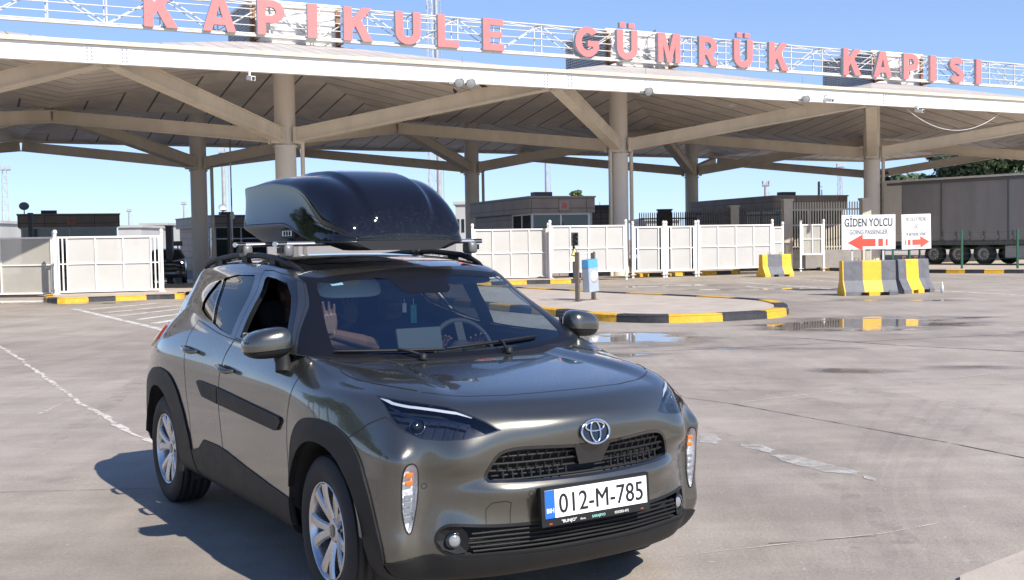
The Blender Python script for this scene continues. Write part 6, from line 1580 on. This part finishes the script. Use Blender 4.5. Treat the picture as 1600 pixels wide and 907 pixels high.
# wheels
def make_wheel():
    MW = Matrix.Rotation(R(90), 4, 'X')     # local z of the lathe -> -y (outer face)
    t = MB(); prof = [(.222, -.095), (.235, -.105), (.285, -.112), (.315, -.104), (.330, -.088)]
    for k in range(4):
        y0 = -.080 + k * .042; prof += [(.3365, y0), (.3365, y0 + .030), (.328, y0 + .032), (.328, y0 + .040)]
    prof += [(.3365, .086), (.330, .092), (.315, .104), (.285, .112), (.270, .1125), (.235, .105), (.222, .095)]
    t.lathe(prof, MW, 64)
    for k in range(72):
        a = 2 * math.pi * k / 72
        for s_ in ():
            Mx = MW @ Matrix.Rotation(a, 4, 'Z') @ Matrix.Translation((.3265, 0, s_ * .092)); t.box((0, 0, 0), (.012, .016, .020)); n = len(t.v); t.v[n - 8:] = [tuple(Mx @ Vector(v)) for v in t.v[n - 8:]]
    # raised sidewall lettering ring
    r = MB(); r.lathe([(.214, -.095), (.222, -.098), (.222, .098), (.2175, .103), (.213, .100), (.208, .088), (.200, .060), (.196, -.095)], MW, 48, 0)
    r.lathe([(.0, .070), (.048, .070), (.055, .060), (.055, .02)], MW, 24, 0)
    r.lathe([(.0, .0735), (.028, .0735), (.030, .069)], MW, 24, 1)
    for k in range(12):   # small emblem ring in the cap
        pass
    for j in range(5):
        for s_ in (-1, 1):
            a0 = 2 * math.pi * j / 5 + s_ * .155; a1 = 2 * math.pi * j / 5 + s_ * .275
            n = 7; L_ = []
            for i in range(n):
                f = i / (n - 1); rr = .045 + .163 * f; a = a0 + (a1 - a0) * f; w = .021 + .009 * f ** 2; zt = .066 + .028 * math.sin(f * 1.6); dep = .030
                c = Vector((rr * math.cos(a), rr * math.sin(a), 0)); tn = Vector((-math.sin(a), math.cos(a), 0))
                L_.append([c + tn * w * .62 + Vector((0, 0, zt)), c - tn * w * .62 + Vector((0, 0, zt)), c - tn * w + Vector((0, 0, zt - .010)), c - tn * w * .8 + Vector((0, 0, zt - dep)), c + tn * w * .8 + Vector((0, 0, zt - dep)), c + tn * w + Vector((0, 0, zt - .010))])
            vs = [MW @ v for q in L_ for v in q]; fs = []
            for i in range(n - 1):
                for k in range(6): fs.append((i * 6 + k, (i + 1) * 6 + k, (i + 1) * 6 + (k + 1) % 6, i * 6 + (k + 1) % 6))
            r.add(vs, fs, 0, False)
        a = 2 * math.pi * (j + .5) / 5; Mx = MW @ Matrix.Translation((.036 * math.cos(a) * 1.35, .036 * math.sin(a) * 1.35, .055)); r.lathe([(0, .012), (.008, .012), (.009, 0)], Mx, 8, 1)
    d = MB(); d.lathe([(0, .03), (.135, .03), (.14, .024), (.14, .012), (0, .012)], MW, 32, 0); d.lathe([(0, -.02), (.19, -.05), (.20, -.09)], MW, 24, 1)
    return t, r, d
tb, rb, db = make_wheel()
def place_wheel(x, sg_, steer=0):
    w = db.build('wheel', [mat('brake_disc', (.20, .19, .18), .4, metal=.8), M_rub], CAR) if not place_wheel.src else None
    if w is None:
        w = place_wheel.src.copy(); C.objects.link(w); w.parent = CAR
        for ch in place_wheel.src.children: c = ch.copy(); C.objects.link(c); c.parent = w
    else:
        tb.build('tyre', mat('car_tyre', (.020, .020, .021), .7, var=.3, vscale=18, dirt=((.09, .08, .07), 9, .66)), w); rb.build('rim', [M_silver, M_gloss], w, 0.002); place_wheel.src = w
    w.location = (x, sg_ * .745, .3365); w.rotation_euler = (0, .35 * x, (0 if sg_ < 0 else math.pi) + steer)
    return w
place_wheel.src = None
for x, st in ((1.28, R(-2.5)), (-1.28, 0)):
    for sg_ in (-1, 1): place_wheel(x, sg_, st)
# wheel housings and underside
un = MB()
for x in (1.28, -1.28):
    for sg_ in (-1, 1):
        MW = Matrix.Translation((x, sg_ * .86, .345)) @ Matrix.Rotation(R(90 * sg_), 4, 'X')
        n = 26; vs = []; fs = []
        for k in range(n + 1):
            a = R(-8 + 196 * (k - 1) / (n - 2)); q = (x + .400 * math.cos(a), .345 + .400 * math.sin(a))
            if k in (0, n): q = (x + (.402 if k == 0 else -.402), .20)
            yo = .868 if (k > 2 and k < n - 2) else .80
            vs += [Vector((q[0], sg_ * yo, q[1])), Vector((q[0], sg_ * .42, q[1]))]
        for k in range(n): fs.append((2 * k, 2 * k + 1, 2 * k + 3, 2 * k + 2))
        un.add(vs, fs, 0, True); un.add([Vector((x - .45, sg_ * .42, .2)), Vector((x + .45, sg_ * .42, .2)), Vector((x + .45, sg_ * .42, .8)), Vector((x - .45, sg_ * .42, .8))], [(0, 1, 2, 3)])
un.box((0, 0, .29), (1.62, 1.56, .10)); un.box((1.38, 0, .36), (1.05, .80, .20)); un.box((-1.35, 0, .32), (1.1, .80, .2)); un.box((1.40, 0, .62), (1.0, .8, .5))
un.build('underbody', M_rub, CAR)
# mirrors
for sg_ in (-1, 1):
    mc = CP(416, 538, 1, -.915); mx_, mz = mc.x, mc.z
    def shell(cx, cy, cz, ax, ay, az, lo, hi, nu=22, nv_=12, pw=.62):
        vs = []; fs = []
        for j in range(nv_ + 1):
            ph = R(lo + (hi - lo) * j / nv_)
            for i in range(nu):
                th = 2 * math.pi * i / nu; f = lambda c, p: math.copysign(abs(c) ** p, c)
                x = f(math.cos(th), .72) * f(math.cos(ph), pw); y = f(math.sin(th), .72) * f(math.cos(ph), pw); z = f(math.sin(ph), .8)
                vs.append(Vector((cx + ax * x - .02 * (y * sg_) , cy + ay * y, cz + az * z * (1 - .12 * y * sg_) - .012 * y * sg_)))
        for j in range(nv_):
            for i in range(nu): fs.append((j * nu + i, j * nu + (i + 1) % nu, (j + 1) * nu + (i + 1) % nu, (j + 1) * nu + i))
        return vs, fs
    b_ = MB(); v_, f_ = shell(mx_, sg_ * .912, mz, .088, .112, .074, -14, 90); b_.add(v_, f_, 0, True); mm = b_.build('door_mirror', M_body, CAR)
    b_ = MB(); v_, f_ = shell(mx_, sg_ * .912, mz, .084, .108, .068, -90, -15); b_.add(v_, f_, 0, True)
    b_.tube([(mx_ + .01, sg_ * .845, mz - .035), (mx_ + .02, sg_ * .835, mz - .09), (mx_ + .035, sg_ * .845, mz - .135)], [.046, .044, .040], 12); b_.build('mirror_foot', M_plas, mm)
    b_ = MB(); b_.box((mx_ - .088, sg_ * .912, mz), (.004, .17, .105)); b_.build('mirror_glass', M_chrome, mm)
# wipers
def onG(y, z, off): return onA(('f', y, z), off, G_)
for (ya, za, yb, zb, yp) in ((-.66, 1.094, -.13, 1.079, -.28), (-.12, 1.082, .45, 1.106, .20)):
    b_ = MB(); b_.tube([onG(ya + (yb - ya) * t, za + (zb - za) * t, .013) for t in np.linspace(0, 1, 14)], [.004] + [.007] * 12 + [.004], 6)
    b_.tube([onG(ya + (yb - ya) * t, za + (zb - za) * t, .008) for t in np.linspace(0, 1, 14)], .005, 5)
    pv = onA(('t', 1.16, abs(yp)), 0, HOOD) if False else Vector((1.15, yp, float(Hf(1.15, yp)) + .01)); md = onG(ya + (yb - ya) * .55, za + (zb - za) * .55, .022)
    b_.tube([pv, pv + Vector((-.03, 0, .018)), pv.lerp(md, .6) + Vector((0, 0, .012)), md], [.010, .009, .007, .006], 8); b_.lathe([(0, .03), (.018, .025), (.02, 0)], Matrix.Translation(pv), 12); b_.build('wiper', M_plas, CAR)
# roof rails
for sg_ in (-1, 1):
    b_ = MB(); pts = [(x, sg_ * (.562 if x < .2 else .562 - (x - .2) * .15), float(Rf(x, .56)[0]) + h) for x, h in ((.33, -.006), (.27, .006), (.17, .020), (.05, .031), (-.3, .036), (-.7, .036), (-1.05, .032), (-1.2, .020), (-1.28, .0))]
    q = [Vector(p) for p in pts]; b_.tube([p for p in q], [.010, .014, .016, .017, .017, .017, .017, .015, .010], 10)
    for x in (-.05, -.5, -.95): b_.box((x, sg_ * .562, float(Rf(x, .56)[0]) + .02), (.09, .026, .05))
    b_.build('roof_rail', M_plas, CAR)
b_ = MB(); b_.add([(-1.2, -.02, 1.50), (-1.2, .02, 1.50), (-1.38, .02, 1.48), (-1.38, -.02, 1.48), (-1.37, 0, 1.56)], [(0, 1, 4), (1, 2, 4), (2, 3, 4), (3, 0, 4)]); b_.build('shark_fin_antenna', M_gloss, CAR)
# ------------------------------------------------------------------ inside the car
b_ = MB()
vs = []; ys = np.linspace(-.70, .70, 15)
prof = [(1.00, 1.035), (.90, 1.045), (.78, 1.035), (.66, 1.005), (.60, .96), (.58, .88), (.62, .70), (.70, .50)]
for y in ys: vs += [(x + .10 * (1 - (abs(y) / .70) ** 3) - .06, y, z + (.020 * math.exp(-((y - .37) / .16) ** 2) if x < .9 else 0)) for x, z in prof]
n = len(prof); b_.add(vs, [(i * n + j, i * n + j + 1, (i + 1) * n + j + 1, (i + 1) * n + j) for i in range(len(ys) - 1) for j in range(n - 1)], 0, True); b_.box((.35, 0, .62), (.7, .24, .3))
b_.build('dashboard', M_int, CAR)
dc = CP(655, 531, 0, .70); b_ = MB(); Mx = Matrix.Translation(dc) @ Matrix.Rotation(R(-14), 4, 'Y'); b_.box((0, 0, 0), (.022, .26, .125)); b_.v = [tuple(Mx @ Vector(v)) for v in b_.v]; b_.build('dash_display', mat('display_back', (.045, .055, .06), .35), CAR, .006)
b_ = MB(); SM = Matrix.Translation((.40, .37, 1.00)) @ Matrix.Rotation(R(65), 4, 'Y'); b_.tube([SM @ Vector((.182 * math.cos(a), .182 * math.sin(a), 0)) for a in np.linspace(0, 2 * math.pi, 33)], .016, 8, 0, False)
for a in (R(90), R(-90), R(180)): b_.bar(SM @ Vector((0, 0, 0)), SM @ Vector((.18 * math.cos(a), .18 * math.sin(a), 0)), .05, .02)
b_.lathe([(0, .02), (.06, .015), (.075, -.02)], SM, 16); b_.tube([SM @ Vector((0, 0, 0)), Vector((.72, .37, .88))], .03, 8); b_.build('steering_wheel', M_int, CAR)
def cushion(mb, c, s, M=None, mi=0):
    vs = []; fs = []; n = 14; k = 10
    for j in range(k + 1):
        ph = math.pi * (j / k - .5)
        for i in range(n):
            th = 2 * math.pi * i / n; f = lambda q, p: math.copysign(abs(q) ** p, q)
            v = Vector((s[0] / 2 * f(math.cos(th), .45) * f(math.cos(ph), .45), s[1] / 2 * f(math.sin(th), .45) * f(math.cos(ph), .45), s[2] / 2 * f(math.sin(ph), .5)))
            if M is not None: v = M @ v
            vs.append(v + Vector(c))
    for j in range(k):
        for i in range(n): fs.append((j * n + i, j * n + (i + 1) % n, (j + 1) * n + (i + 1) % n, (j + 1) * n + i))
    mb.add(vs, fs, mi, True)
for (x, y, w) in ((-.10, .37, .50), (-.10, -.37, .50), (-.88, .36, .60), (-.88, -.36, .60)):
    MR = Matrix.Rotation(R(-20), 3, 'Y')
    b_ = MB(); cushion(b_, (x + .10, y, .52), (.52, w, .16)); cushion(b_, (x - .24, y, .82), (.15, w, .62), MR); s_ = b_.build('seat', M_seat, CAR)
    b_ = MB(); cushion(b_, (x - .375, y, 1.195), (.09, .26, .17), MR); b_.build('headrest', M_seat, s_)
vc = CP(546, 450, 0, .40); b_ = MB(); cushion(b_, vc, (.02, .36, .115), Matrix.Rotation(R(-28), 3, 'Y')); vis = b_.build('sun_visor', mat('visor_grey', (.50, .54, .50), .7), CAR)
b_ = MB(); b_.box(vc + Vector((.014, -.01, .028)), (.004, .13, .022), Matrix.Rotation(R(-28), 3, 'Y')); b_.build('visor_label', mat('label_yellow', (.70, .62, .20), .5), vis)
b_ = MB(); cushion(b_, (.40, .36, 1.405), (.02, .36, .10), Matrix.Rotation(R(-60), 3, 'Y')); b_.build('sun_visor', M_int, CAR)
mcx = CP(640, 452, 0, .44); b_ = MB(); cushion(b_, (.36, mcx.y - .03, mcx.z - .02), (.045, .25, .075)); b_.box((.42, mcx.y - .01, 1.412), (.10, .17, .05)); b_.tube([(.42, mcx.y, 1.42), (.37, mcx.y, mcx.z)], .012, 8); mir = b_.build('interior_mirror', M_int, CAR)
b_ = MB(); ac = CP(646, 485, 0, .37); b_.tube([(.37, ac.y, mcx.z - .03), (.372, ac.y, ac.z + .03)], .002, 4, 1); b_.box((.37, ac.y, ac.z - .02), (.006, .035, .10)); b_.tube([(.36, ac.y - .05, mcx.z - .03), (.36, ac.y - .05, ac.z + .03)], .002, 4, 1); b_.box((.36, ac.y - .05, ac.z + .015), (.006, .022, .05), None, 1)
b_.build('air_freshener', [mat('freshener_green', (.03, .32, .26), .4), M_white], mir)
b_ = MB(); q = [CP(u, v, 0, .40) for u, v in ((499, 437), (517, 435.5), (518, 442.5), (501, 444.5))]; q = [onG(p.y, p.z, -.006) for p in q]; b_.add(q, [(0, 1, 2, 3)]); b_.build('vignette_sticker', mat('sticker_blue', (.42, .66, .74), .4), CAR)
# ------------------------------------------------------------------ roof bars and box (rest on the car)
def to_world(name, mb, mats, label, cat, group=None, bevel=0):
    o = mb.build(name, mats, None, bevel); o.matrix_world = CARM.copy(); tag(o, label, cat, group); return o
for x, lb in ((.15, 'silver roof bar under the front of the black roof box'), (-.50, 'silver roof bar under the rear of the black roof box')):
    r = empty('roof_bar', CARM @ Vector((x, 0, 1.60)), CARA, label=lb, cat='roof bar', group='silver bars across the car roof')
    b_ = MB(); pr = [(.038 * math.cos(a), .014 * math.sin(a)) for a in np.linspace(0, 2 * math.pi, 15)[:-1]]
    b_.prism(pr, frame((0, .63, .012), (1, 0, 0), (0, 0, 1)), 1.26); 
    for f in range(len(b_.sm)): b_.sm[f] = len(b_.f[f]) == 4
    b_.build('bar', mat('bar_aluminium', (.66, .66, .67), .3, metal=.9), r)
    for sg_ in (-1, 1):
        b_ = MB(); b_.box((0, sg_ * .60, .012), (.074, .05, .026), None, 0); b_.build('end_cap', M_plas, r)
        b_ = MB(); cushion(b_, (0, sg_ * .565, -.025), (.10, .06, .07), None, 0); b_.build('foot', mat('foot_grey', (.15, .155, .16), .4, metal=.3), r)
        b_ = MB(); b_.box((0, sg_ * .605, -.022), (.07, .004, .03)); b_.build('foot_cover', M_plas, r)
bx = empty('roof_box', CARM @ Vector((-.27, 0, 1.627)), CARA, label='glossy black roof box strapped on bars above the bronze grey car', cat='roof box')
bxs = np.array([-.98, -.975, -.96, -.92, -.80, -.60, -.40, -.20, -.05, .08, .20, .29, .36, .41, .437, .445])
topz = np.array([1.88, 1.955, 1.972, 1.982, 2.000, 2.026, 2.037, 2.033, 2.020, 1.992, 1.950, 1.900, 1.840, 1.775, 1.715, 1.660]); hw = np.array([.385, .404, .409, .411, .414, .416, .417, .417, .416, .413, .407, .398, .382, .358, .325, .285])
xq = np.concatenate([bxs[:4], np.linspace(-.90, .40, 40), bxs[-3:], ]); tz = pchip1(bxs, topz, xq); hq = pchip1(bxs, hw, xq)
lid = MB(); vs = []; zs = 1.715
ZSF = lambda x: 1.735 - .112 * float(sstep(-.30, .20, x))
def lid_sec(x, t, w):
    H_ = t - ZSF(x); c = min(.20, w * .48)
    cd0 = float(pchip1([-1.0, -.8, -.35, .6], [.004, .026, .05, .2], [x])[0]); rise = min(.034 * min(1, H_ / .18), cd0 * .62)
    # shoulder facet drops from the top rear corner towards the nose
    cd = float(pchip1([-1.0, -.8, -.35, -.1, .03, .13, .30, .6], [.006, .035, .075, .097, .12, .16, .20, .22], [x])[0]); cd = min(cd, H_ * .62)
    L_ = [(0, 0), (c * .5, .001), (c * .90, .003), (c * .97, .007), (c * 1.0, .012), (c * 1.10, rise - .003), (c * 1.16, rise), (c * 1.26, rise + .001), (c * 1.5, rise + .003), (w * .84, rise + (cd - rise) * .22), (w * .925, rise + (cd - rise) * .50), (w * .970, rise + (cd - rise) * .84), (w * .986, cd), (w * .981, cd + .012), (w * .972, cd + (H_ - cd) * .35), (w * .986, cd + (H_ - cd) * .70), (w * .998, min(H_ * .90, H_ - .018)), (w * 1.010, H_ - .004), (w * 1.012, H_)]
    return [(y, t - d) for y, d in L_]
secs = [lid_sec(x, t, w) for x, t, w in zip(xq, tz, hq)]
m_ = len(secs[0])
for x, sc in zip(xq, secs):
    vs += [(x + .27, -y, z - 1.627) for y, z in sc[::-1]] + [(x + .27, y, z - 1.627) for y, z in sc[1:]]
M2 = 2 * m_ - 1; fs = [(i * M2 + j, i * M2 + j + 1, (i + 1) * M2 + j + 1, (i + 1) * M2 + j) for i in range(len(xq) - 1) for j in range(M2 - 1)]
fs = [f[::-1] for f in fs]
lid.add(vs, fs, 0, True); lid.add(vs[:M2], [tuple(range(M2))], 0); lid.add(vs[-M2:], [tuple(range(M2))[::-1]], 0)
def box_gloss():
    m = bpy.data.materials.new('gloss_black_box'); m.use_nodes = True; n = m.node_tree; L = n.links; b = n.nodes['Principled BSDF']
    tc = n.nodes.new('ShaderNodeTexCoord'); vo = n.nodes.new('ShaderNodeTexVoronoi'); vo.inputs['Scale'].default_value = 230; L.new(tc.outputs['Object'], vo.inputs[0])
    r = n.nodes.new('ShaderNodeValToRGB'); r.color_ramp.elements[0].position = .10; r.color_ramp.elements[0].color = (1, 1, 1, 1); r.color_ramp.elements[1].position = .20; r.color_ramp.elements[1].color = (0, 0, 0, 1); L.new(vo.outputs['Distance'], r.inputs[0])
    no = n.nodes.new('ShaderNodeTexNoise'); no.inputs['Scale'].default_value = 40; L.new(tc.outputs['Object'], no.inputs[0])
    sp = n.nodes.new('ShaderNodeSeparateXYZ'); L.new(tc.outputs['Object'], sp.inputs[0])
    g = n.nodes.new('ShaderNodeMapRange'); g.inputs[1].default_value = .62; g.inputs[2].default_value = .74; L.new(sp.outputs[0], g.inputs[0])
    g2 = n.nodes.new('ShaderNodeMapRange'); g2.inputs[1].default_value = .42; g2.inputs[2].default_value = .60; L.new(no.outputs['Fac'], g2.inputs[0])
    a = n.nodes.new('ShaderNodeMath'); a.operation = 'MULTIPLY'; L.new(r.outputs[0], a.inputs[0]); L.new(g.outputs[0], a.inputs[1])
    a2 = n.nodes.new('ShaderNodeMath'); a2.operation = 'MULTIPLY'; L.new(a.outputs[0], a2.inputs[0]); L.new(g2.outputs[0], a2.inputs[1])
    mx = n.nodes.new('ShaderNodeMixRGB'); mx.inputs[1].default_value = (.006, .0065, .010, 1); mx.inputs[2].default_value = (.26, .25, .23, 1); L.new(a2.outputs[0], mx.inputs[0]); L.new(mx.outputs[0], b.inputs['Base Color'])
    b.inputs['Roughness'].default_value = .045
    return m
lo = lid.build('lid', box_gloss(), bx); sb = lo.modifiers.new('subdivision', 'SUBSURF'); sb.levels = 1; sb.render_levels = 1
tray = MB(); vs = []; tw_ = [(.0, 1.630), (.28, 1.632), (.33, 1.640), (.385, 1.672), (1.0, 1.706), (1.02, 1.733), (.99, 1.737)]
for x, w in zip(xq, hq):
    xx = x * .995
    zs_ = ZSF(x); fz = 1.622 - .052 * float(sstep(.19, .27, x)); q_ = lambda f: fz + (zs_ - fz) * f
    sc = [(0, fz), (w * .62, q_(.02)), (w * .72, q_(.06)), (w * .90, q_(.52)), (w * .985, q_(.72)), (w * 1.018, q_(.82)), (w * 1.018, q_(.97)), (w * .98, q_(1.0))]
    lift = 0.0
    sc = [(y, z + (lift if z < 1.70 else 0)) for y, z in sc]
    vs += [(xx + .27, -y, z - 1.627) for y, z in sc[::-1]] + [(xx + .27, y, z - 1.627) for y, z in sc[1:]]
M3 = 2 * 8 - 1; tray.add(vs, [(i * M3 + j, i * M3 + j + 1, (i + 1) * M3 + j + 1, (i + 1) * M3 + j) for i in range(len(xq) - 1) for j in range(M3 - 1)], 0, True); tray.add(vs[:M3], [tuple(range(M3))[::-1]]); tray.add(vs[-M3:], [tuple(range(M3))])
tray.build('tray', mat('tray_black', (.016, .016, .017), .32, bump=.1, bscale=200), bx)
b_ = MB(); b_.box((-.20 + .27, -.405, .045), (.20, .03, .05)); b_.box((-.20 + .27, -.422, .045), (.15, .008, .03), None, 1)
for k in range(3): b_.box((-.24 + .27 + k * .04, -.428, .045), (.008, .004, .024), None, 0)
b_.build('lock_panel', [M_rub, M_gloss], bx)
# ------------------------------------------------------------------ people in the car
M_skin = mat('skin', (.13, .072, .052), .5, var=.08, vscale=12); M_hair = mat('dark_hair', (.03, .022, .018), .6)
def person(label, hip, lean, head_turn, arms, shirt, hair_len=0, scale=1.0, glasses=False):
    r = empty('person', CARM @ Vector(hip), CARA, label=label, cat='person')
    sp = MB(); sh = MB(); hp = Vector((0, 0, 0)); ld = Vector((math.sin(lean[0]), math.sin(lean[1]), 1)).normalized()
    ch = hp + ld * .40 * scale; nk = hp + ld * .54 * scale; hd = nk + ld * .05 + Vector((.03, 0, .125)) * scale
    HM = Matrix.Translation(hd) @ Rz(head_turn)
    def ellip(mb, M, s, n=16):
        vs = []; fs = []
        for j in range(n + 1):
            ph = math.pi * (j / n - .5)
            for i in range(n): th = 2 * math.pi * i / n; vs.append(M @ Vector((s[0] * math.cos(th) * math.cos(ph), s[1] * math.sin(th) * math.cos(ph), s[2] * math.sin(ph))))
        for j in range(n):
            for i in range(n): fs.append((j * n + i, j * n + (i + 1) % n, (j + 1) * n + (i + 1) % n, (j + 1) * n + i))
        mb.add(vs, fs, 0, True)
    T = Matrix.Translation
    ellip(sp, HM @ T((-.005, 0, .02)), (.098, .076, .105)); ellip(sp, HM @ T((.035, 0, -.065)), (.058, .052, .055))
    sp.tube([HM @ Vector((.082, 0, .03)), HM @ Vector((.112, 0, -.015)), HM @ Vector((.098, 0, -.025))], [.010, .017, .012], 8)
    for s_ in (-1, 1):
        ellip(sp, HM @ T((-.005, s_ * .078, 0)), (.022, .010, .032), 10); ellip(sp, HM @ T((.080, s_ * .033, .042)), (.016, .026, .009), 8); ellip(sp, HM @ T((.060, s_ * .045, -.01)), (.028, .022, .022), 8)
    ellip(sp, HM @ T((.088, 0, -.052)), (.012, .028, .007), 8); ellip(sp, HM @ T((.086, 0, -.066)), (.013, .024, .007), 8)
    sp.tube([ch + ld * .02, nk, hd + Vector((-.01, 0, -.05))], [.075, .056, .055], 12)
    ellip(sp, T(ch + Vector((0, 0, -.02))), (.11, .16, .16)); ellip(sh, T(ch), (.125, .185, .17)); ellip(sh, T(hp + ld * .2), (.13, .165, .25)); ellip(sh, T(hp), (.16, .175, .13))
    for s_ in (-1, 1):
        shd = ch + Vector((0, s_ * .185 * scale, .06)); el, wr, fd, pn = [Vector(v) for v in arms[s_]]
        sp.tube([shd, shd.lerp(el, .5), el, el.lerp(wr, .3), wr], [.052, .048, .041, .042, .029], 10)
        sh.tube([ch + Vector((0, s_ * .10, .07)), shd, shd.lerp(el, .45), shd.lerp(el, .62)], [.085, .072, .064, .066], 10)
        # hand: palm, four fingers of unequal length, thumb leaving the side near the base
        fd = fd.normalized(); pn = (pn - fd * pn.dot(fd)).normalized(); sd_ = fd.cross(pn) * (1 if s_ > 0 else -1)   # sd_ points to the thumb side
        pc = wr + fd * .052
        for t in np.linspace(-1, 1, 5): sp.tube([wr + sd_ * .018 * t, pc + sd_ * .032 * t, pc + fd * .045 + sd_ * .036 * t], [.015, .0145, .0125], 8)
        for k, (o_, ln, sp_) in enumerate(((.033, .070, .16), (.011, .078, .05), (-.011, .073, -.06), (-.032, .058, -.18))):
            b0 = pc + fd * .04 + sd_ * o_; d1 = (fd + sd_ * sp_).normalized(); c1 = (d1 + pn * .10).normalized(); c2 = (d1 + pn * .30).normalized()
            j1 = b0 + d1 * ln * .48; j2 = j1 + c1 * ln * .30; j3 = j2 + c2 * ln * .24
            sp.tube([b0, j1, j2, j3], [.0105, .0093, .0084, .0068], 8); 
        t0 = wr + fd * .025 + sd_ * .026; t1 = t0 + (fd * .6 + sd_ * .85).normalized() * .040; t2 = t1 + (fd * .85 + sd_ * .6 + pn * .1).normalized() * .032
        sp.tube([t0, t1, t2], [.0145, .0115, .0085], 8)
    lg = MB()
    for s_ in (-1, 1):
        kn = hp + Vector((.42, s_ * .11, .06)); lg.tube([hp + Vector((0, s_ * .09, -.02)), hp.lerp(kn, .5) + Vector((0, s_ * .05, 0)), kn, kn + Vector((.10, 0, -.36))], [.095, .085, .062, .05], 12)
        lg.tube([kn + Vector((.10, 0, -.36)), kn + Vector((.22, 0, -.40))], [.045, .035], 8)
    def rm(o, v):
        md = o.modifiers.new('remesh', 'REMESH'); md.mode = 'VOXEL'; md.voxel_size = v; md.use_smooth_shade = True
        s2 = o.modifiers.new('smooth', 'SMOOTH'); s2.iterations = 3; s2.factor = .5
    o = sp.build('body', M_skin, r); rm(o, .0042); o2 = sh.build('shirt', shirt, r); rm(o2, .011); o3 = lg.build('trousers', mat('dark_trousers', (.03, .035, .05), .85), r); rm(o3, .012)
    hr = MB(); ellip(hr, HM @ T((-.022, 0, .036)), (.100, .084, .104)); 
    if hair_len: hr.tube([HM @ Vector((-.07, 0, .03)), HM @ Vector((-.085, 0, -.08)), HM @ Vector((-.075, 0, -.16))], [.07, .075, .055], 12)
    hr.build('hair', M_hair, r)
    e_ = MB()
    for s_ in (-1, 1): ellip(e_, HM @ T((.082, s_ * .032, .022)), (.012, .014, .009), 8)
    e_.build('eyes', mat('eye_dark', (.03, .025, .02), .2), r)
    return r
CPL = lambda u, v, x, hip: CP(u, v, 0, x) - Vector(hip)
# front passenger, right arm raised with the open palm to the windscreen
hp = (-.12, -.37, .62); w1 = CPL(516, 522, .52, hp); 
person('front passenger in a dark top waving an open palm at the windscreen', hp, (-.28, 0), .15, {-1: (CPL(585, 540, .36, hp), w1, (-.05, -.12, 1), (1, -.25, .1)), 1: ((.10, .30, .16), (.34, .16, .12), (1, -.2, 0), (0, 0, -1))}, mat('navy_top', (.02, .024, .035), .85))
hp = (-.12, .36, .62)
person('driver in a navy shirt behind the steering wheel, facing ahead', hp, (-.20, -.24), -.25, {-1: ((.18, -.27, .20), (.42, -.14, .36), (.6, .2, .6), (.5, 0, -.8)), 1: ((.20, .26, .20), (.44, .12, .36), (.6, -.2, .6), (.5, 0, -.8))}, mat('driver_shirt', (.03, .04, .075), .85))
hp = (-.72, .0, .60)
person('person on the back seat in a blue top holding up both open hands', hp, (-.06, 0), -.35, {-1: ((.22, -.24, .36), CPL(549, 506, -.30, hp), (.0, -.05, 1), (1, -.2, 0)), 1: ((.24, .24, .34), CPL(604, 500, -.30, hp), (.05, -.12, 1), (1, -.1, 0))}, mat('blue_top', (.06, .11, .20), .85), 1)
# ------------------------------------------------------------------ a second car waiting in the lane, far left
p0 = P(262, 430, 53); far = empty('waiting_car', (p0.x, p0.y, 0), R(-75), label='dark car with lit headlights waiting in the lane right of the left gates', cat='car')
k = Sk(); k.tri(A, TA['rest']); [k.tri(A, TA[t]) for t in ('fdoor', 'rdoor', 'strip_f', 'strip_r', 'sill', 'farch', 'rarch', 'skirt', 'ugrille', 'lgrille', 'tsig')]; k.tri(HOOD, TH_['rest']); k.tri(HOOD, TH_['cowl']); k.tri(ROOF, TR['rest']); k.tri(ROOF, TR['sun']); k.tri(G_, TG['rest']); k.tri(G_, TG['sur']); k.tri(G_, TG['wsf'])
fb = k.build('body', paint_material('black_car_paint', (.012, .013, .016), .3, .3), far)
k = Sk(); [k.tri(G_, TG[t]) for t in ('ws', 'fg', 'rg', 'qg')]; k.build('windows', M_bglass, far)
lit = bpy.data.materials.new('lit_headlamp'); lit.use_nodes = True; lb = lit.node_tree.nodes['Principled BSDF']; lb.inputs['Emission Color'].default_value = (1, .93, .8, 1); lb.inputs['Emission Strength'].default_value = 3.0
for sg_ in (-1, 1):
    k = Sk(); k.tri(A, TA['headl'], side=sg_); hh = k.build('headlight', M_lampd, far)
    c = onA(('d', 1.86, .66, .88), .01); q = MB(); q.lathe([(0, .01), (.05, .005), (.055, -.01)], Matrix.Translation((c.x, c.y * sg_, c.z)) @ Vector((1, 0, 0)).to_track_quat('Z', 'Y').to_matrix().to_4x4(), 14); q.build('bulb', lit, hh)
    for x in (1.28, -1.28):
        q = MB(); q.lathe([(.2, -.1), (.31, -.1), (.3365, -.07), (.3365, .07), (.31, .1), (.2, .1), (0, .08)], Matrix.Translation((x, sg_ * .745, .3365)) @ Matrix.Rotation(R(90), 4, 'X'), 24); q.build('wheel', M_rub, far)
